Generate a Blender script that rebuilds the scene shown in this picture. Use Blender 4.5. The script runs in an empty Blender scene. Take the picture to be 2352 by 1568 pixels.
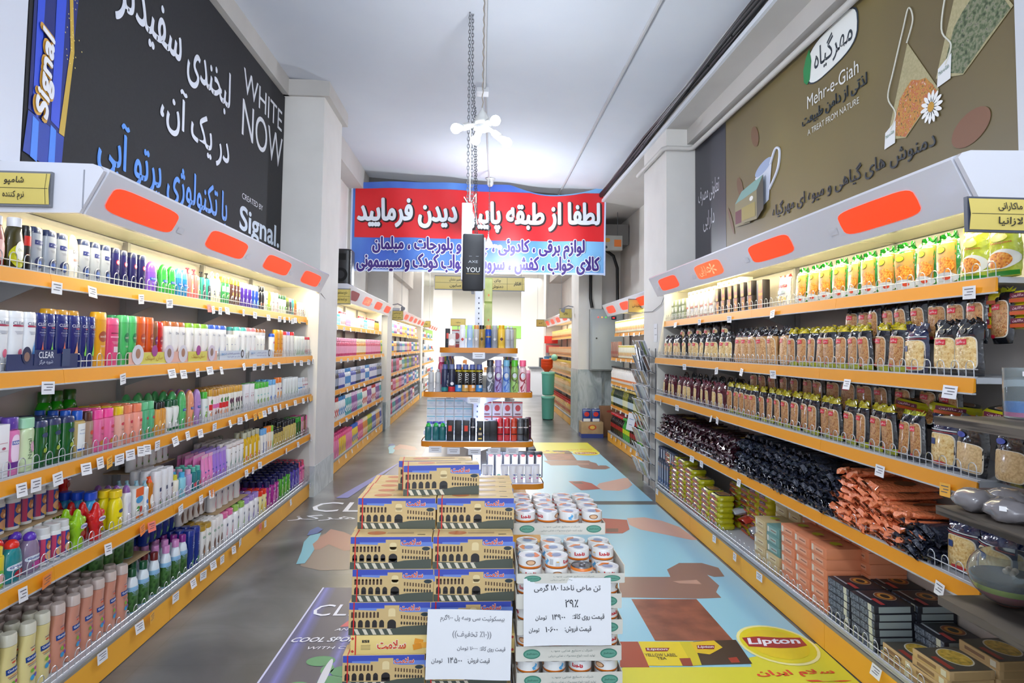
import bpy, bmesh, math, random
from mathutils import Matrix, Vector, noise
SC = bpy.context.scene
COL = SC.collection
PI = math.pi
rnd = random.Random(7)

# ---------------------------------------------------------------- camera, world, exposure
cam = bpy.data.objects.new('camera', bpy.data.cameras.new('camera'))
COL.objects.link(cam)
cam.data.sensor_width = 36.0
cam.data.lens = 1450.0 / 2352 * 36
_yaw, _pit, _rol = math.radians(2.96), math.radians(3.0), math.radians(0.7)
_f = Vector((math.sin(_yaw) * math.cos(_pit), math.cos(_yaw) * math.cos(_pit), math.sin(_pit)))
_r0 = Vector((math.cos(_yaw), -math.sin(_yaw), 0)); _u0 = _r0.cross(_f)
_r = _r0 * math.cos(_rol) + _u0 * math.sin(_rol); _u = _u0 * math.cos(_rol) - _r0 * math.sin(_rol)
cam.matrix_world = Matrix(((_r.x, _u.x, -_f.x, 0), (_r.y, _u.y, -_f.y, 0), (_r.z, _u.z, -_f.z, 1.55), (0, 0, 0, 1)))
cam.data.shift_y = -(784 - 719.93) / 2352
cam.data.clip_start = 0.05; cam.data.clip_end = 200
SC.camera = cam
SC.view_settings.view_transform = 'Standard'; SC.view_settings.look = 'None'
SC.view_settings.exposure = 0.16; SC.view_settings.gamma = 1.0; SC.view_settings.use_curve_mapping = False
SC.cycles.max_bounces = 8; SC.cycles.diffuse_bounces = 4; SC.cycles.glossy_bounces = 3; SC.cycles.transmission_bounces = 8
W = bpy.data.worlds.new('daylight'); SC.world = W; W.use_nodes = True
W.node_tree.nodes['Background'].inputs[0].default_value = (0.80, 0.88, 1.0, 1)
W.node_tree.nodes['Background'].inputs[1].default_value = 3.7

def area(name, loc, size, power, color=(1, 1, 1), rot=(0, 0, 0)):
    l = bpy.data.lights.new(name, 'AREA'); l.shape = 'RECTANGLE'; l.size, l.size_y = size
    l.energy = power; l.color = color
    o = bpy.data.objects.new(name, l); o.location = loc; o.rotation_euler = rot; COL.objects.link(o); return o
def point(name, loc, power, color=(1, 1, 1), radius=0.05):
    l = bpy.data.lights.new(name, 'POINT'); l.energy = power; l.color = color; l.shadow_soft_size = radius
    o = bpy.data.objects.new(name, l); o.location = loc; COL.objects.link(o); return o
COOL = (0.86, 0.93, 1.0); WARM = (1.0, 0.93, 0.72); WHITE = (1.0, 0.98, 0.95)
# tubes under the lit canopies of the wall shelving
area('canopy_tube_light', (-1.70, 4.65, 2.095), (0.05, 3.8), 15, WARM)
area('canopy_tube_light', (1.90, 4.35, 2.125), (0.05, 4.1), 11, WARM)
area('canopy_tube_light', (-1.74, 9.65, 2.095), (0.05, 3.9), 18, WARM)
area('canopy_tube_light', (-1.72, 15.4, 2.095), (0.05, 5.6), 26, WARM)
area('canopy_tube_light', (2.24, 9.1, 2.095), (0.05, 2.8), 12, WARM)
area('canopy_tube_light', (1.88, 14.7, 2.095), (0.05, 4.2), 20, WARM)
for _x, _y, _l, _p in ((-1.725, 4.65, 3.8, 9), (1.905, 4.35, 4.1, 9), (-1.725, 9.65, 3.9, 7), (-1.725, 15.4, 5.6, 8), (2.245, 9.1, 2.8, 5), (1.905, 14.7, 4.2, 6)):
    area('canopy_tube_uplight', (_x, _y, 2.098), (0.03, _l), _p, WARM, (PI, 0, 0))
# four-bulb pendants: two in view, the others unseen lamps assumed along the row for fill
point('pendant_light', (0.02, 4.4, 2.96), 72, COOL, 0.12)
point('pendant_light', (0.0, 0.6, 3.0), 75, COOL, 0.12)
point('pendant_light', (0.0, -2.6, 3.0), 60, COOL, 0.12)
point('pendant_light', (0.33, 8.9, 2.85), 100, COOL, 0.08)
point('pendant_light', (0.1, 13.0, 3.0), 90, COOL, 0.12)
# cool tubes built into the island shelves
area('island_tube_light', (0.03, 4.72, 1.10), (0.05, 0.30), 5, (0.62, 0.75, 1.0), (math.radians(-25), 0, 0))
area('island_tube_light', (0.0, 5.9, 1.9), (0.06, 1.6), 14, (0.8, 0.88, 1.0))
area('island_tube_light', (0.10, 4.75, 0.82), (0.5, 0.05), 6, (0.72, 0.82, 1.0), (math.radians(20), 0, 0))
# ceiling tubes of the bright hall at the far end
for _x in (-2.0, 1.5):
    for _y in (19, 23, 27):
        area('hall_tube_light', (_x, _y, 4.0), (1.2, 1.2), 230, WHITE)

# ---------------------------------------------------------------- materials
def lin(h):
    h = h.lstrip('#'); h = ''.join(c * 2 for c in h) if len(h) == 3 else h
    return tuple((lambda c: c / 12.92 if c <= 0.04045 else ((c + 0.055) / 1.055) ** 2.4)(int(h[i:i + 2], 16) / 255) for i in (0, 2, 4)) + (1,)
_mc = {}
def M(hexc, rough=0.4, metal=0.0, emit=0.0, bump=0.0, bs=60.0, spec=0.5, alpha=1.0, trans=0.0, coat=0.0):
    k = (hexc, rough, metal, emit, bump, bs, spec, alpha, trans, coat)
    if k in _mc: return _mc[k]
    m = bpy.data.materials.new('mat_' + hexc.strip('#')); m.use_nodes = True
    nt = m.node_tree; b = nt.nodes['Principled BSDF']; I = b.inputs
    I['Base Color'].default_value = lin(hexc); I['Roughness'].default_value = rough; I['Metallic'].default_value = metal
    I['Specular IOR Level'].default_value = spec
    if coat: I['Coat Weight'].default_value = coat; I['Coat Roughness'].default_value = 0.08
    if emit: I['Emission Color'].default_value = lin(hexc); I['Emission Strength'].default_value = emit
    if alpha < 1: I['Alpha'].default_value = alpha
    if trans: I['Transmission Weight'].default_value = trans; I['IOR'].default_value = 1.3
    if bump:
        tc = nt.nodes.new('ShaderNodeTexCoord'); n = nt.nodes.new('ShaderNodeTexNoise'); bp = nt.nodes.new('ShaderNodeBump')
        n.inputs['Scale'].default_value = bs; n.inputs['Detail'].default_value = 2
        bp.inputs['Strength'].default_value = bump; bp.inputs['Distance'].default_value = 0.01
        nt.links.new(tc.outputs['Object'], n.inputs['Vector']); nt.links.new(n.outputs[0], bp.inputs['Height']); nt.links.new(bp.outputs[0], I['Normal'])
    _mc[k] = m; return m
def N(name, stops, scale=20.0, rough=0.5, kind='noise', stretch=(1, 1, 1), bump=0.0, detail=4, coat=0.0, world=False, dist=0.0):
    k = ('N', name)
    if k in _mc: return _mc[k]
    m = bpy.data.materials.new('mat_' + name); m.use_nodes = True
    nt = m.node_tree; b = nt.nodes['Principled BSDF']; I = b.inputs; I['Roughness'].default_value = rough
    if coat: I['Coat Weight'].default_value = coat; I['Coat Roughness'].default_value = 0.1
    tc = nt.nodes.new('ShaderNodeTexCoord'); mp = nt.nodes.new('ShaderNodeMapping'); mp.inputs['Scale'].default_value = stretch
    nt.links.new(tc.outputs['Object'], mp.inputs['Vector'])
    if kind == 'noise':
        n = nt.nodes.new('ShaderNodeTexNoise'); n.inputs['Scale'].default_value = scale; n.inputs['Detail'].default_value = detail; n.inputs['Distortion'].default_value = dist; out = n.outputs[0]
    elif kind == 'voronoi':
        n = nt.nodes.new('ShaderNodeTexVoronoi'); n.inputs['Scale'].default_value = scale; out = n.outputs['Color']
    else:
        n = nt.nodes.new('ShaderNodeTexWave'); n.inputs['Scale'].default_value = scale; n.inputs['Distortion'].default_value = dist or 6; n.inputs['Detail'].default_value = detail; out = n.outputs[1]
    nt.links.new(mp.outputs[0], n.inputs['Vector'])
    r = nt.nodes.new('ShaderNodeValToRGB'); cr = r.color_ramp
    while len(cr.elements) < len(stops): cr.elements.new(0.5)
    for e, (p, c) in zip(cr.elements, stops): e.position = p; e.color = lin(c)
    nt.links.new(out, r.inputs[0]); nt.links.new(r.outputs[0], I['Base Color'])
    if bump:
        bp = nt.nodes.new('ShaderNodeBump'); bp.inputs['Strength'].default_value = bump; bp.inputs['Distance'].default_value = 0.01
        nt.links.new(out, bp.inputs['Height']); nt.links.new(bp.outputs[0], I['Normal'])
    _mc[k] = m; return m

# ---------------------------------------------------------------- Persian shaping
_FB = {'ا': 0xFE8D, 'ب': 0xFE8F, 'ت': 0xFE95, 'ث': 0xFE99, 'ج': 0xFE9D, 'ح': 0xFEA1, 'خ': 0xFEA5, 'د': 0xFEA9, 'ذ': 0xFEAB, 'ر': 0xFEAD, 'ز': 0xFEAF,
       'س': 0xFEB1, 'ش': 0xFEB5, 'ص': 0xFEB9, 'ض': 0xFEBD, 'ط': 0xFEC1, 'ظ': 0xFEC5, 'ع': 0xFEC9, 'غ': 0xFECD, 'ف': 0xFED1, 'ق': 0xFED5, 'ل': 0xFEDD,
       'م': 0xFEE1, 'ن': 0xFEE5, 'ه': 0xFEE9, 'و': 0xFEED, 'ی': 0xFBFC, 'ئ': 0xFE89, 'پ': 0xFB56, 'چ': 0xFB7A, 'ژ': 0xFB8A, 'ک': 0xFB8E, 'گ': 0xFB92, 'آ': 0xFE81}
_NJ = set('ادذرزژوآ')
def fa(s):
    out = []; s = s.replace('\u200c', '|'); n = len(s); i = 0
    while i < n:
        c = s[i]
        if c in _FB:
            prev = i > 0 and s[i - 1] in _FB and s[i - 1] not in _NJ
            if c == 'ل' and i + 1 < n and s[i + 1] == 'ا':
                out.append(chr(0xFEFC if prev else 0xFEFB)); i += 2; continue
            nxt = i + 1 < n and s[i + 1] in _FB and c not in _NJ
            k = (1 if prev else 0) + (2 if nxt else 0)      # 0 iso 1 final 2 initial 3 medial
            out.append(chr(_FB[c] + k))
        elif c != '|': out.append({'(': ')', ')': '('}.get(c, c))
        i += 1
    res, num = [], ''
    for c in reversed(out):
        if c in '۰۱۲۳۴۵۶۷۸۹': num = c + num
        else: res.append(num); num = ''; res.append(c)
    res.append(num); return ''.join(res)
_tc = {}
def textmesh(s, bold=0.0, shear=0.0, res=2):
    """verts (x,y) scaled to the unit box, and faces, of a line of lettering"""
    k = (s, bold, shear, res)
    if k in _tc: return _tc[k]
    cu = bpy.data.curves.new('lettering', 'FONT'); cu.body = s; cu.resolution_u = res; cu.offset = bold; cu.shear = shear
    o = bpy.data.objects.new('lettering', cu); COL.objects.link(o)
    dg = bpy.context.evaluated_depsgraph_get(); me = bpy.data.meshes.new_from_object(o.evaluated_get(dg))
    v = [(p.co.x, p.co.y) for p in me.vertices]; f = [tuple(p.vertices) for p in me.polygons]
    bpy.data.objects.remove(o); bpy.data.curves.remove(cu); bpy.data.meshes.remove(me)
    x0 = min(p[0] for p in v); x1 = max(p[0] for p in v); y0 = min(p[1] for p in v); y1 = max(p[1] for p in v)
    v = [((p[0] - x0) / (x1 - x0) - .5, (p[1] - y0) / (y1 - y0) - .5) for p in v]
    _tc[k] = (v, f); return _tc[k]

# ---------------------------------------------------------------- mesh builder
class MB:
    def __init__(s): s.v = []; s.f = []; s.m = []; s.mats = []; s.T = Matrix.Identity(4)
    def mi(s, mat):
        if mat not in s.mats: s.mats.append(mat)
        return s.mats.index(mat)
    def add(s, vs, fs, mat):
        b = len(s.v); T = s.T
        s.v += [tuple(T @ Vector(p)) for p in vs]
        k = s.mi(mat)
        for f in fs: s.f.append(tuple(i + b for i in f)); s.m.append(k)
        return s
    def box(s, x0, x1, y0, y1, z0, z1, mat):
        vs = [(x, y, z) for z in (z0, z1) for y in (y0, y1) for x in (x0, x1)]
        return s.add(vs, [(0, 2, 3, 1), (4, 5, 7, 6), (0, 1, 5, 4), (1, 3, 7, 5), (3, 2, 6, 7), (2, 0, 4, 6)], mat)
    def bbox(s, x0, x1, y0, y1, z0, z1, mat, b=0.003):
        """box with chamfered vertical and horizontal edges"""
        bm = bmesh.new(); bmesh.ops.create_cube(bm, size=1)
        for v in bm.verts: v.co = Vector(((x0 + x1) / 2 + v.co.x * (x1 - x0), (y0 + y1) / 2 + v.co.y * (y1 - y0), (z0 + z1) / 2 + v.co.z * (z1 - z0)))
        bmesh.ops.bevel(bm, geom=list(bm.edges), offset=b, segments=2, affect='EDGES', profile=0.5)
        bm.verts.index_update(); s.add([tuple(v.co) for v in bm.verts], [tuple(v.index for v in f.verts) for f in bm.faces], mat); bm.free(); return s
    def prism(s, pts, a0, a1, mat, axis='x'):
        """extrude a closed 2D outline: axis x -> pts are (y,z); axis y -> (x,z); axis z -> (x,y)"""
        n = len(pts)
        def P(p, a): return {'x': (a, p[0], p[1]), 'y': (p[0], a, p[1]), 'z': (p[0], p[1], a)}[axis]
        vs = [P(p, a0) for p in pts] + [P(p, a1) for p in pts]
        fs = [tuple(range(n))[::-1], tuple(range(n, 2 * n))] + [(i, (i + 1) % n, n + (i + 1) % n, n + i) for i in range(n)]
        return s.add(vs, fs, mat)
    def poly(s, pts, mat, y=0.0):
        return s.add([(p[0], y, p[1]) for p in pts], [tuple(range(len(pts)))], mat)
    def lathe(s, prof, mat, n=16, cx=0, cy=0, ry=1.0, closed=True):
        vs = []; fs = []
        for (r, z) in prof:
            for i in range(n): a = 2 * PI * i / n; vs.append((cx + r * math.cos(a), cy + r * ry * math.sin(a), z))
        for j in range(len(prof) - 1):
            for i in range(n): fs.append((j * n + i, j * n + (i + 1) % n, (j + 1) * n + (i + 1) % n, (j + 1) * n + i))
        if closed: fs.append(tuple(range(n))[::-1]); fs.append(tuple(range((len(prof) - 1) * n, len(prof) * n)))
        return s.add(vs, fs, mat)
    def loft(s, secs, mat, n=20, e=2.6, cap=True, band=None):
        """superellipse sections (z, rx, ry)"""
        vs = []; fs = []
        for (z, rx, ry) in secs:
            for i in range(n):
                a = 2 * PI * (i + .5) / n; c, q = math.cos(a), math.sin(a)
                vs.append((rx * math.copysign(abs(c) ** (2 / e), c), ry * math.copysign(abs(q) ** (2 / e), q), z))
        for j in range(len(secs) - 1):
            for i in range(n): fs.append((j * n + i, j * n + (i + 1) % n, (j + 1) * n + (i + 1) % n, (j + 1) * n + i))
        if cap: fs.append(tuple(range(n))[::-1]); fs.append(tuple(range((len(secs) - 1) * n, len(secs) * n)))
        return s.add(vs, fs, mat)
    def tube(s, pts, r, mat, n=6, closed=False):
        P = [Vector(p) for p in pts]; vs = []; fs = []; m = len(P); up = None
        for i, p in enumerate(P):
            d = ((P[(i + 1) % m] if closed or i < m - 1 else p) - (P[i - 1] if closed or i > 0 else p)).normalized()
            if up is None: up = Vector((0, 0, 1)) if abs(d.z) < .9 else Vector((1, 0, 0))
            a = d.cross(up).normalized(); b = a.cross(d).normalized(); up = b
            for k in range(n): t = 2 * PI * k / n; vs.append(tuple(p + a * (r * math.cos(t)) + b * (r * math.sin(t))))
        for i in range(m if closed else m - 1):
            for k in range(n): fs.append((i * n + k, i * n + (k + 1) % n, ((i + 1) % m) * n + (k + 1) % n, ((i + 1) % m) * n + k))
        if not closed: fs.append(tuple(range(n))); fs.append(tuple(range((m - 1) * n, m * n))[::-1])
        return s.add(vs, fs, mat)
    def sphere(s, c, r, mat, n=14, m=8, sz=1.0):
        pr = [(max(1e-4, r * math.sin(PI * j / m)), c[2] - r * sz * math.cos(PI * j / m)) for j in range(m + 1)]
        return s.lathe(pr, mat, n, c[0], c[1])
    def deco(s, kind, cx, cz, w, h, mat, surf=None, off=0.0012, text=None, bold=0.0, shear=0.0, rot=0.0, pw=2.0, steps=6, smear=0.0, res=2):
        """flat ornament laid on a front surface y = surf(x, z): r rectangle, e (super)ellipse, t lettering, p outline polygon"""
        S = surf or (lambda x, z: 0.0)
        cr, sr = math.cos(rot), math.sin(rot)
        def P(u, v): x = cx + u * w * cr - v * h * sr; z = cz + u * w * sr + v * h * cr; return (x, S(x, z) - off, z)
        if kind == 't':
            v, f = textmesh(text, bold, shear, res)
            for k in range(8 if smear else 1):                 # heavier strokes: the same letters laid again a hair further out all round
                dx, dz = smear * math.cos(k * PI / 4), smear * math.sin(k * PI / 4); s.add([(lambda q: (q[0] + dx, S(q[0] + dx, q[2] + dz) - off - k * .0005, q[2] + dz))(P(a, b)) for a, b in v], f, mat)
            return s
        if kind == 'p': return s.add([P(a, b) for a, b in text], [tuple(range(len(text)))], mat)
        if kind == 'r':
            vs = [P(i / steps - .5, j / 2 - .5) for j in range(3) for i in range(steps + 1)]
            fs = [(j * (steps + 1) + i, j * (steps + 1) + i + 1, (j + 1) * (steps + 1) + i + 1, (j + 1) * (steps + 1) + i) for j in range(2) for i in range(steps)]
            return s.add(vs, fs, mat)
        n = 24; R = 3; vs = [P(0, 0)]
        for j in range(1, R + 1):
            for i in range(n):
                a = 2 * PI * i / n; c, q = math.cos(a), math.sin(a)
                vs.append(P(.5 * j / R * math.copysign(abs(c) ** (2 / pw), c), .5 * j / R * math.copysign(abs(q) ** (2 / pw), q)))
        fs = [(0, 1 + i, 1 + (i + 1) % n) for i in range(n)]
        for j in range(R - 1):
            for i in range(n): a = 1 + j * n; fs.append((a + i, a + n + i, a + n + (i + 1) % n, a + (i + 1) % n))
        return s.add(vs, fs, mat)
    def mesh(s, name, smooth=35):
        me = bpy.data.meshes.new(name); me.from_pydata(s.v, [], s.f)
        for m in s.mats: me.materials.append(m)
        me.polygons.foreach_set('material_index', s.m)
        if smooth:
            me.polygons.foreach_set('use_smooth', [True] * len(s.f)); me.set_sharp_from_angle(angle=math.radians(smooth))
        me.update(); return me
    def obj(s, name, parent=None, smooth=35, **kw):
        return mk(name, s.mesh(name, smooth), parent, **kw)
def mk(name, me, parent=None, loc=None, rz=None, label=None, cat=None, group=None, kind=None):
    o = bpy.data.objects.new(name, me); COL.objects.link(o)
    if parent: o.parent = parent
    if loc: o.location = loc
    if rz is not None: o.rotation_euler = (0, 0, rz)
    if label: o['label'] = label
    if cat: o['category'] = cat
    if group: o['group'] = group
    if kind: o['kind'] = kind
    return o
ORD = ['zeroth', 'first', 'second', 'third', 'fourth', 'fifth', 'sixth', 'seventh', 'eighth', 'ninth', 'tenth', 'eleventh', 'twelfth', 'thirteenth', 'fourteenth', 'fifteenth', 'sixteenth', 'seventeenth', 'eighteenth', 'nineteenth', 'twentieth']
def od(i):
    if i < len(ORD): return ORD[i]
    return str(i) + ('th' if 10 < i % 100 < 14 else {1: 'st', 2: 'nd', 3: 'rd'}.get(i % 10, 'th'))

# ---------------------------------------------------------------- goods: every kind built once, copied as separate things
PROD = {}
def reg(key, name, desc, cat, w, d, h, body, parts=()):
    PROD[key] = dict(name=name, desc=desc, cat=cat, w=w, d=d, h=h, mesh=body, parts=list(parts))
def interp(secs, z):
    if z <= secs[0][0]: return secs[0][1], secs[0][2]
    for a, b in zip(secs, secs[1:]):
        if z <= b[0]:
            t = (z - a[0]) / max(1e-9, b[0] - a[0]); return a[1] + (b[1] - a[1]) * t, a[2] + (b[2] - a[2]) * t
    return secs[-1][1], secs[-1][2]
PROFILE = {
    'flat': ([(0, .94), (.015, 1), (.80, 1), (.86, .98)], .86),
    'taper': ([(0, .80), (.02, .86), (.35, .96), (.7, 1), (.87, 1), (.885, .96)], .885),
    'shoulder': ([(0, .93), (.02, 1), (.62, 1), (.70, .95), (.75, .82), (.785, .55), (.80, .46), (.83, .46)], .81),
    'square': ([(0, .95), (.015, 1), (.73, 1), (.765, .95), (.78, .72), (.80, .66)], .785),
    'dome': ([(0, .88), (.03, .95), (.3, 1), (.64, .96)], .64),
    'golrang': ([(0, .86), (.03, .95), (.18, 1), (.4, .95), (.62, .78), (.8, .66), (.84, .65)], .845),
    'can': ([(0, .94), (.015, 1), (.78, 1), (.81, .93)], .80),
    'aero': ([(0, .94), (.015, 1), (.80, 1), (.85, .8), (.87, .7)], .80),
    'waist': ([(0, .9), (.03, 1), (.2, 1), (.5, .84), (.7, .9), (.78, .7), (.83, .5)], .81),
    'jug': ([(0, .92), (.03, 1), (.55, 1), (.7, .86), (.8, .5), (.84, .34)], .82),
    'wine': ([(0, .96), (.01, 1), (.58, 1), (.68, .75), (.76, .42), (.93, .36)], .90),
    'box': ([(0, 1), (1, 1)], 1.0),
}
def bottle(key, name, desc, w, d, h, prof, body, cap, capk, deco=(), e=2.6, rough=.28, bodymat=None, capmat=None, n=18, catg='bottle', capname='cap'):
    pf, cz = PROFILE[prof]; secs = [(z * h, f * w / 2, f * d / 2 if f > .7 else min(f * w / 2, d / 2)) for z, f in pf]
    b = MB(); bm_ = bodymat or M(body, rough, coat=.3); b.loft(secs, bm_, n, e)
    def surf(x, z):
        rx, ry = interp(secs, z); return -ry * max(0.0, 1 - min(1, abs(x) / rx) ** e) ** (1 / e)
    for q in deco:
        k, cx, cy, ww, hh, c = q[:6]; kw = dict(q[6]) if len(q) > 6 else {}
        mm = M(c, .35) if isinstance(c, str) else c
        if k == 'r' and ww > .96 and e < 5:                  # printed band right round the body
            za, zb = (cy - hh / 2) * h, (cy + hh / 2) * h; zs = sorted({za, zb, *[z_ for z_, _, _ in secs if za < z_ < zb]}); g = .0005 + .0003 * len(b.mats)
            b.loft([(z_, interp(secs, z_)[0] + g, interp(secs, z_)[1] + g) for z_ in zs], mm, n, e, cap=False); continue
        if k != 't': ww = min(ww, .92)
        b.deco(k, max(-(w - ww * w) / 2 * .98, min((w - ww * w) / 2 * .98, cx * w / 2)), cy * h, ww * w, hh * h, mm, surf, off=kw.pop('off', .0008 + .0003 * len(b.mats)), **kw)
    parts = []
    if capk:
        c = MB(); cm = capmat or M(cap, .3, coat=.3); z0 = cz * h; tw = interp(secs, cz * h)[0]; td = interp(secs, cz * h)[1]
        if capk == 'oval': c.loft([(z0, tw * 1.03, td * 1.03), (h * .97, tw * .98, td * .98), (h, tw * .88, td * .86)], cm, n, e)
        elif capk == 'cyl':
            r = min(w * .27, d * .5); c.lathe([(r, z0), (r, h * .985), (r * .9, h)], cm, 14)
        elif capk == 'cylw': c.loft([(z0, w * .40, d * .44), (h * .985, w * .40, d * .44), (h, w * .37, d * .40)], cm, n, 2.4)
        elif capk == 'dome':
            c.loft([(z0 + (h - z0) * t, tw * 1.02 * math.sqrt(1 - (t * .985) ** 2.2), td * 1.02 * math.sqrt(1 - (t * .985) ** 2.2)) for t in (0, .2, .4, .6, .75, .88, .96, 1)], cm, n, 2.2)
        elif capk == 'ball': r = min(w * .27, .027); c.sphere((0, 0, h - r), r, cm); c.lathe([(r * .6, z0), (r * .6, h - r)], cm, 12)
        elif capk == 'can':
            c.lathe([(w / 2 * .93, z0), (w / 2 * .93, h * .95), (w / 2 * .8, h * .99), (w / 2 * .5, h)], cm, n)
        elif capk == 'pump':
            r = w * .22; c.lathe([(r, z0), (r, z0 + h * .05), (r * .35, z0 + h * .06), (r * .35, h * .95), (r * .8, h * .95), (r * .8, h)], cm, 12)
            c.box(-w * .42, 0, -r * .35, r * .35, h * .955, h * .985, cm)
        elif capk == 'spray':
            r = w * .24; c.lathe([(r, z0), (r, z0 + h * .05), (r * .6, z0 + h * .10), (r * .5, h)], cm, 12); c.box(-w * .3, w * .1, -r * .3, r * .3, h * .95, h, cm)
        elif capk == 'ring':
            pts = [(w * .3 * math.cos(a), 0, h * .90 + h * .085 * math.sin(a)) for a in [2 * PI * i / 14 for i in range(14)]]
            c.tube(pts, w * .09, cm, 6, True)
            c.lathe([(w * .2, z0), (w * .2, h * .83)], cm, 12)
        parts.append((capname, c.mesh(capname)))
    reg(key, name, desc, catg, w, d, h, b.mesh(name), parts)
def carton(key, name, desc, w, d, h, col, deco=(), top=(), side=None, catg='box', mat=None, bev=.0015):
    b = MB(); b.bbox(-w / 2, w / 2, -d / 2, d / 2, 0, h, mat or M(col, .45), bev)
    for q in deco:
        k, cx, cy, ww, hh, c = q[:6]; kw = dict(q[6]) if len(q) > 6 else {}
        b.deco(k, cx * w / 2, cy * h, ww * w, hh * h, M(c, .4) if isinstance(c, str) else c, lambda x, z: -d / 2, off=.0006 + .0003 * len(b.mats), **kw)
    if top:
        T = b.T; b.T = Matrix.Translation((0, 0, h)) @ Matrix.Rotation(-PI / 2, 4, 'X')   # local (x, z) lies on the lid
        for q in top:
            k, cx, cy, ww, hh, c = q[:6]; kw = dict(q[6]) if len(q) > 6 else {}
            b.deco(k, cx * w / 2, cy * d / 2, ww * w, hh * d, M(c, .4) if isinstance(c, str) else c, None, off=.0006 + .0003 * len(b.mats), **kw)
        b.T = T
    if side:
        for sx in (-1, 1):
            b.box(sx * w / 2, sx * (w / 2 + .0006), -d * .4, d * .4, h * .1, h * .9, M(side, .45))
    reg(key, name, desc, catg, w, d, h, b.mesh(name, 30))
FILM = lambda c: M(c, .15, bump=1.0, bs=26, coat=.8)
PASTA1 = N('pasta_spirals', [(.30, '#6b3a22'), (.42, '#a56b3c'), (.55, '#c79a62'), (.68, '#b9552c'), (.8, '#7f8340')], 48, .2, detail=4, bump=.5, coat=.8, dist=2.0)
PASTA2 = N('pasta_short', [(.30, '#b98a4a'), (.45, '#dcb877'), (.62, '#ecd49b'), (.8, '#c79c5c')], 70, .2, detail=4, bump=.5, coat=.8)
PASTA3 = N('dish_of_pasta', [(.30, '#a8480f'), (.45, '#dd7d1c'), (.6, '#f2a73a'), (.75, '#e8c35e')], 120, .3, detail=4, bump=.1, coat=.4)
def pouch(key, name, desc, w, d, h, base, topc=None, win=None, winmat=None, deco=(), seed=1, crown=.09, catg='bag', sag=0.0, botc=None):
    """pillow-shaped film bag standing on its end, crimped and crumpled at the top"""
    nu, nv = 12, 16; rg = random.Random(seed); b = MB(); bm_, tm, bt = FILM(base), FILM(topc or base), FILM(botc or base)
    def prof(v): return max(.04, (1 - abs(2 * v - .92) ** 5 * .85)) if v < 1 - crown else max(.05, .42 * (1 - (v - 1 + crown) / crown))
    def wid(v): return (1 - .10 * max(0, (v - .8) / .2) - .05 * max(0, (.12 - v) / .12)) * (1 + .05 * math.sin(v * 9 + seed))
    def yy(u, v): return d / 2 * prof(v) * (1 - abs(u) ** 2.6) ** .7
    crump = {}
    for sgn in (-1, 1):
        vs = []
        for j in range(nv + 1):
            v = j / nv
            for i in range(nu + 1):
                u = 2 * i / nu - 1; k = (i, j) if i in (0, nu) else (i, j, sgn)
                if k not in crump:
                    a = .012 if v > 1 - crown else .0022
                    crump[k] = (rg.uniform(-a, a) * .6, rg.uniform(-a, a) if v > 1 - crown else rg.uniform(-a, a) * .6, rg.uniform(-a, a) if j in (nv,) else 0)
                q = crump[k]
                vs.append((u * w / 2 * wid(v) + q[0], sgn * yy(u, v) + q[1], v * h + q[2]))
        for j in range(nv):
            v = (j + .5) / nv; mt = tm if v > 1 - crown else (bt if v < .12 else bm_)
            for i in range(nu):
                a = j * (nu + 1) + i; f = (a, a + 1, a + nu + 2, a + nu + 1)
                base_ = len(b.v)
                if i == 0 and j == 0: b.add(vs, [], mt); off0 = base_
                fi = tuple(off0 + t for t in (f if sgn < 0 else f[::-1])); b.f.append(fi); b.m.append(b.mi(mt))
    def surf(x, z): v = min(1, max(0, z / h)); return -yy(max(-.99, min(.99, x / (w / 2))), v)
    if win:
        cx, cz, ww, wh = win
        b.deco('e', cx * w / 2, cz * h, ww * w * 1.06, wh * h * 1.05, M('#d8d0c0', .3), surf, off=.0022, pw=6)
        b.deco('e', cx * w / 2, cz * h, ww * w, wh * h, winmat or PASTA1, surf, off=.003, pw=6)
    for n_, q in enumerate(deco):
        k, cx, cy, ww, hh, c = q[:6]; kw = dict(q[6]) if len(q) > 6 else {}
        b.deco(k, cx * w / 2, cy * h, ww * w, hh * h, M(c, .3) if isinstance(c, str) else c, surf, off=.004 + n_ * .0004, **kw)
    reg(key, name, desc, catg, w, d, h, b.mesh(name, 60))
NT = {}
def place(key, loc, rz, label, group, sx=1.0, tilt=None, parts=True, sz=1.0):
    P = PROD[key]; o = mk(P['name'], P['mesh'], loc=loc, rz=rz, label=label, cat=P['cat'], group=group)
    if tilt: o.rotation_euler = (tilt[0], tilt[1], rz)
    if sx != 1 or sz != 1: o.scale = (sx, 1, sz)
    if parts:
        for pn, pm in P['parts']: mk(pn, pm, o)
    return o
def side_loc(side, X, y): return (X, y)
SHN = {}
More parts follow.
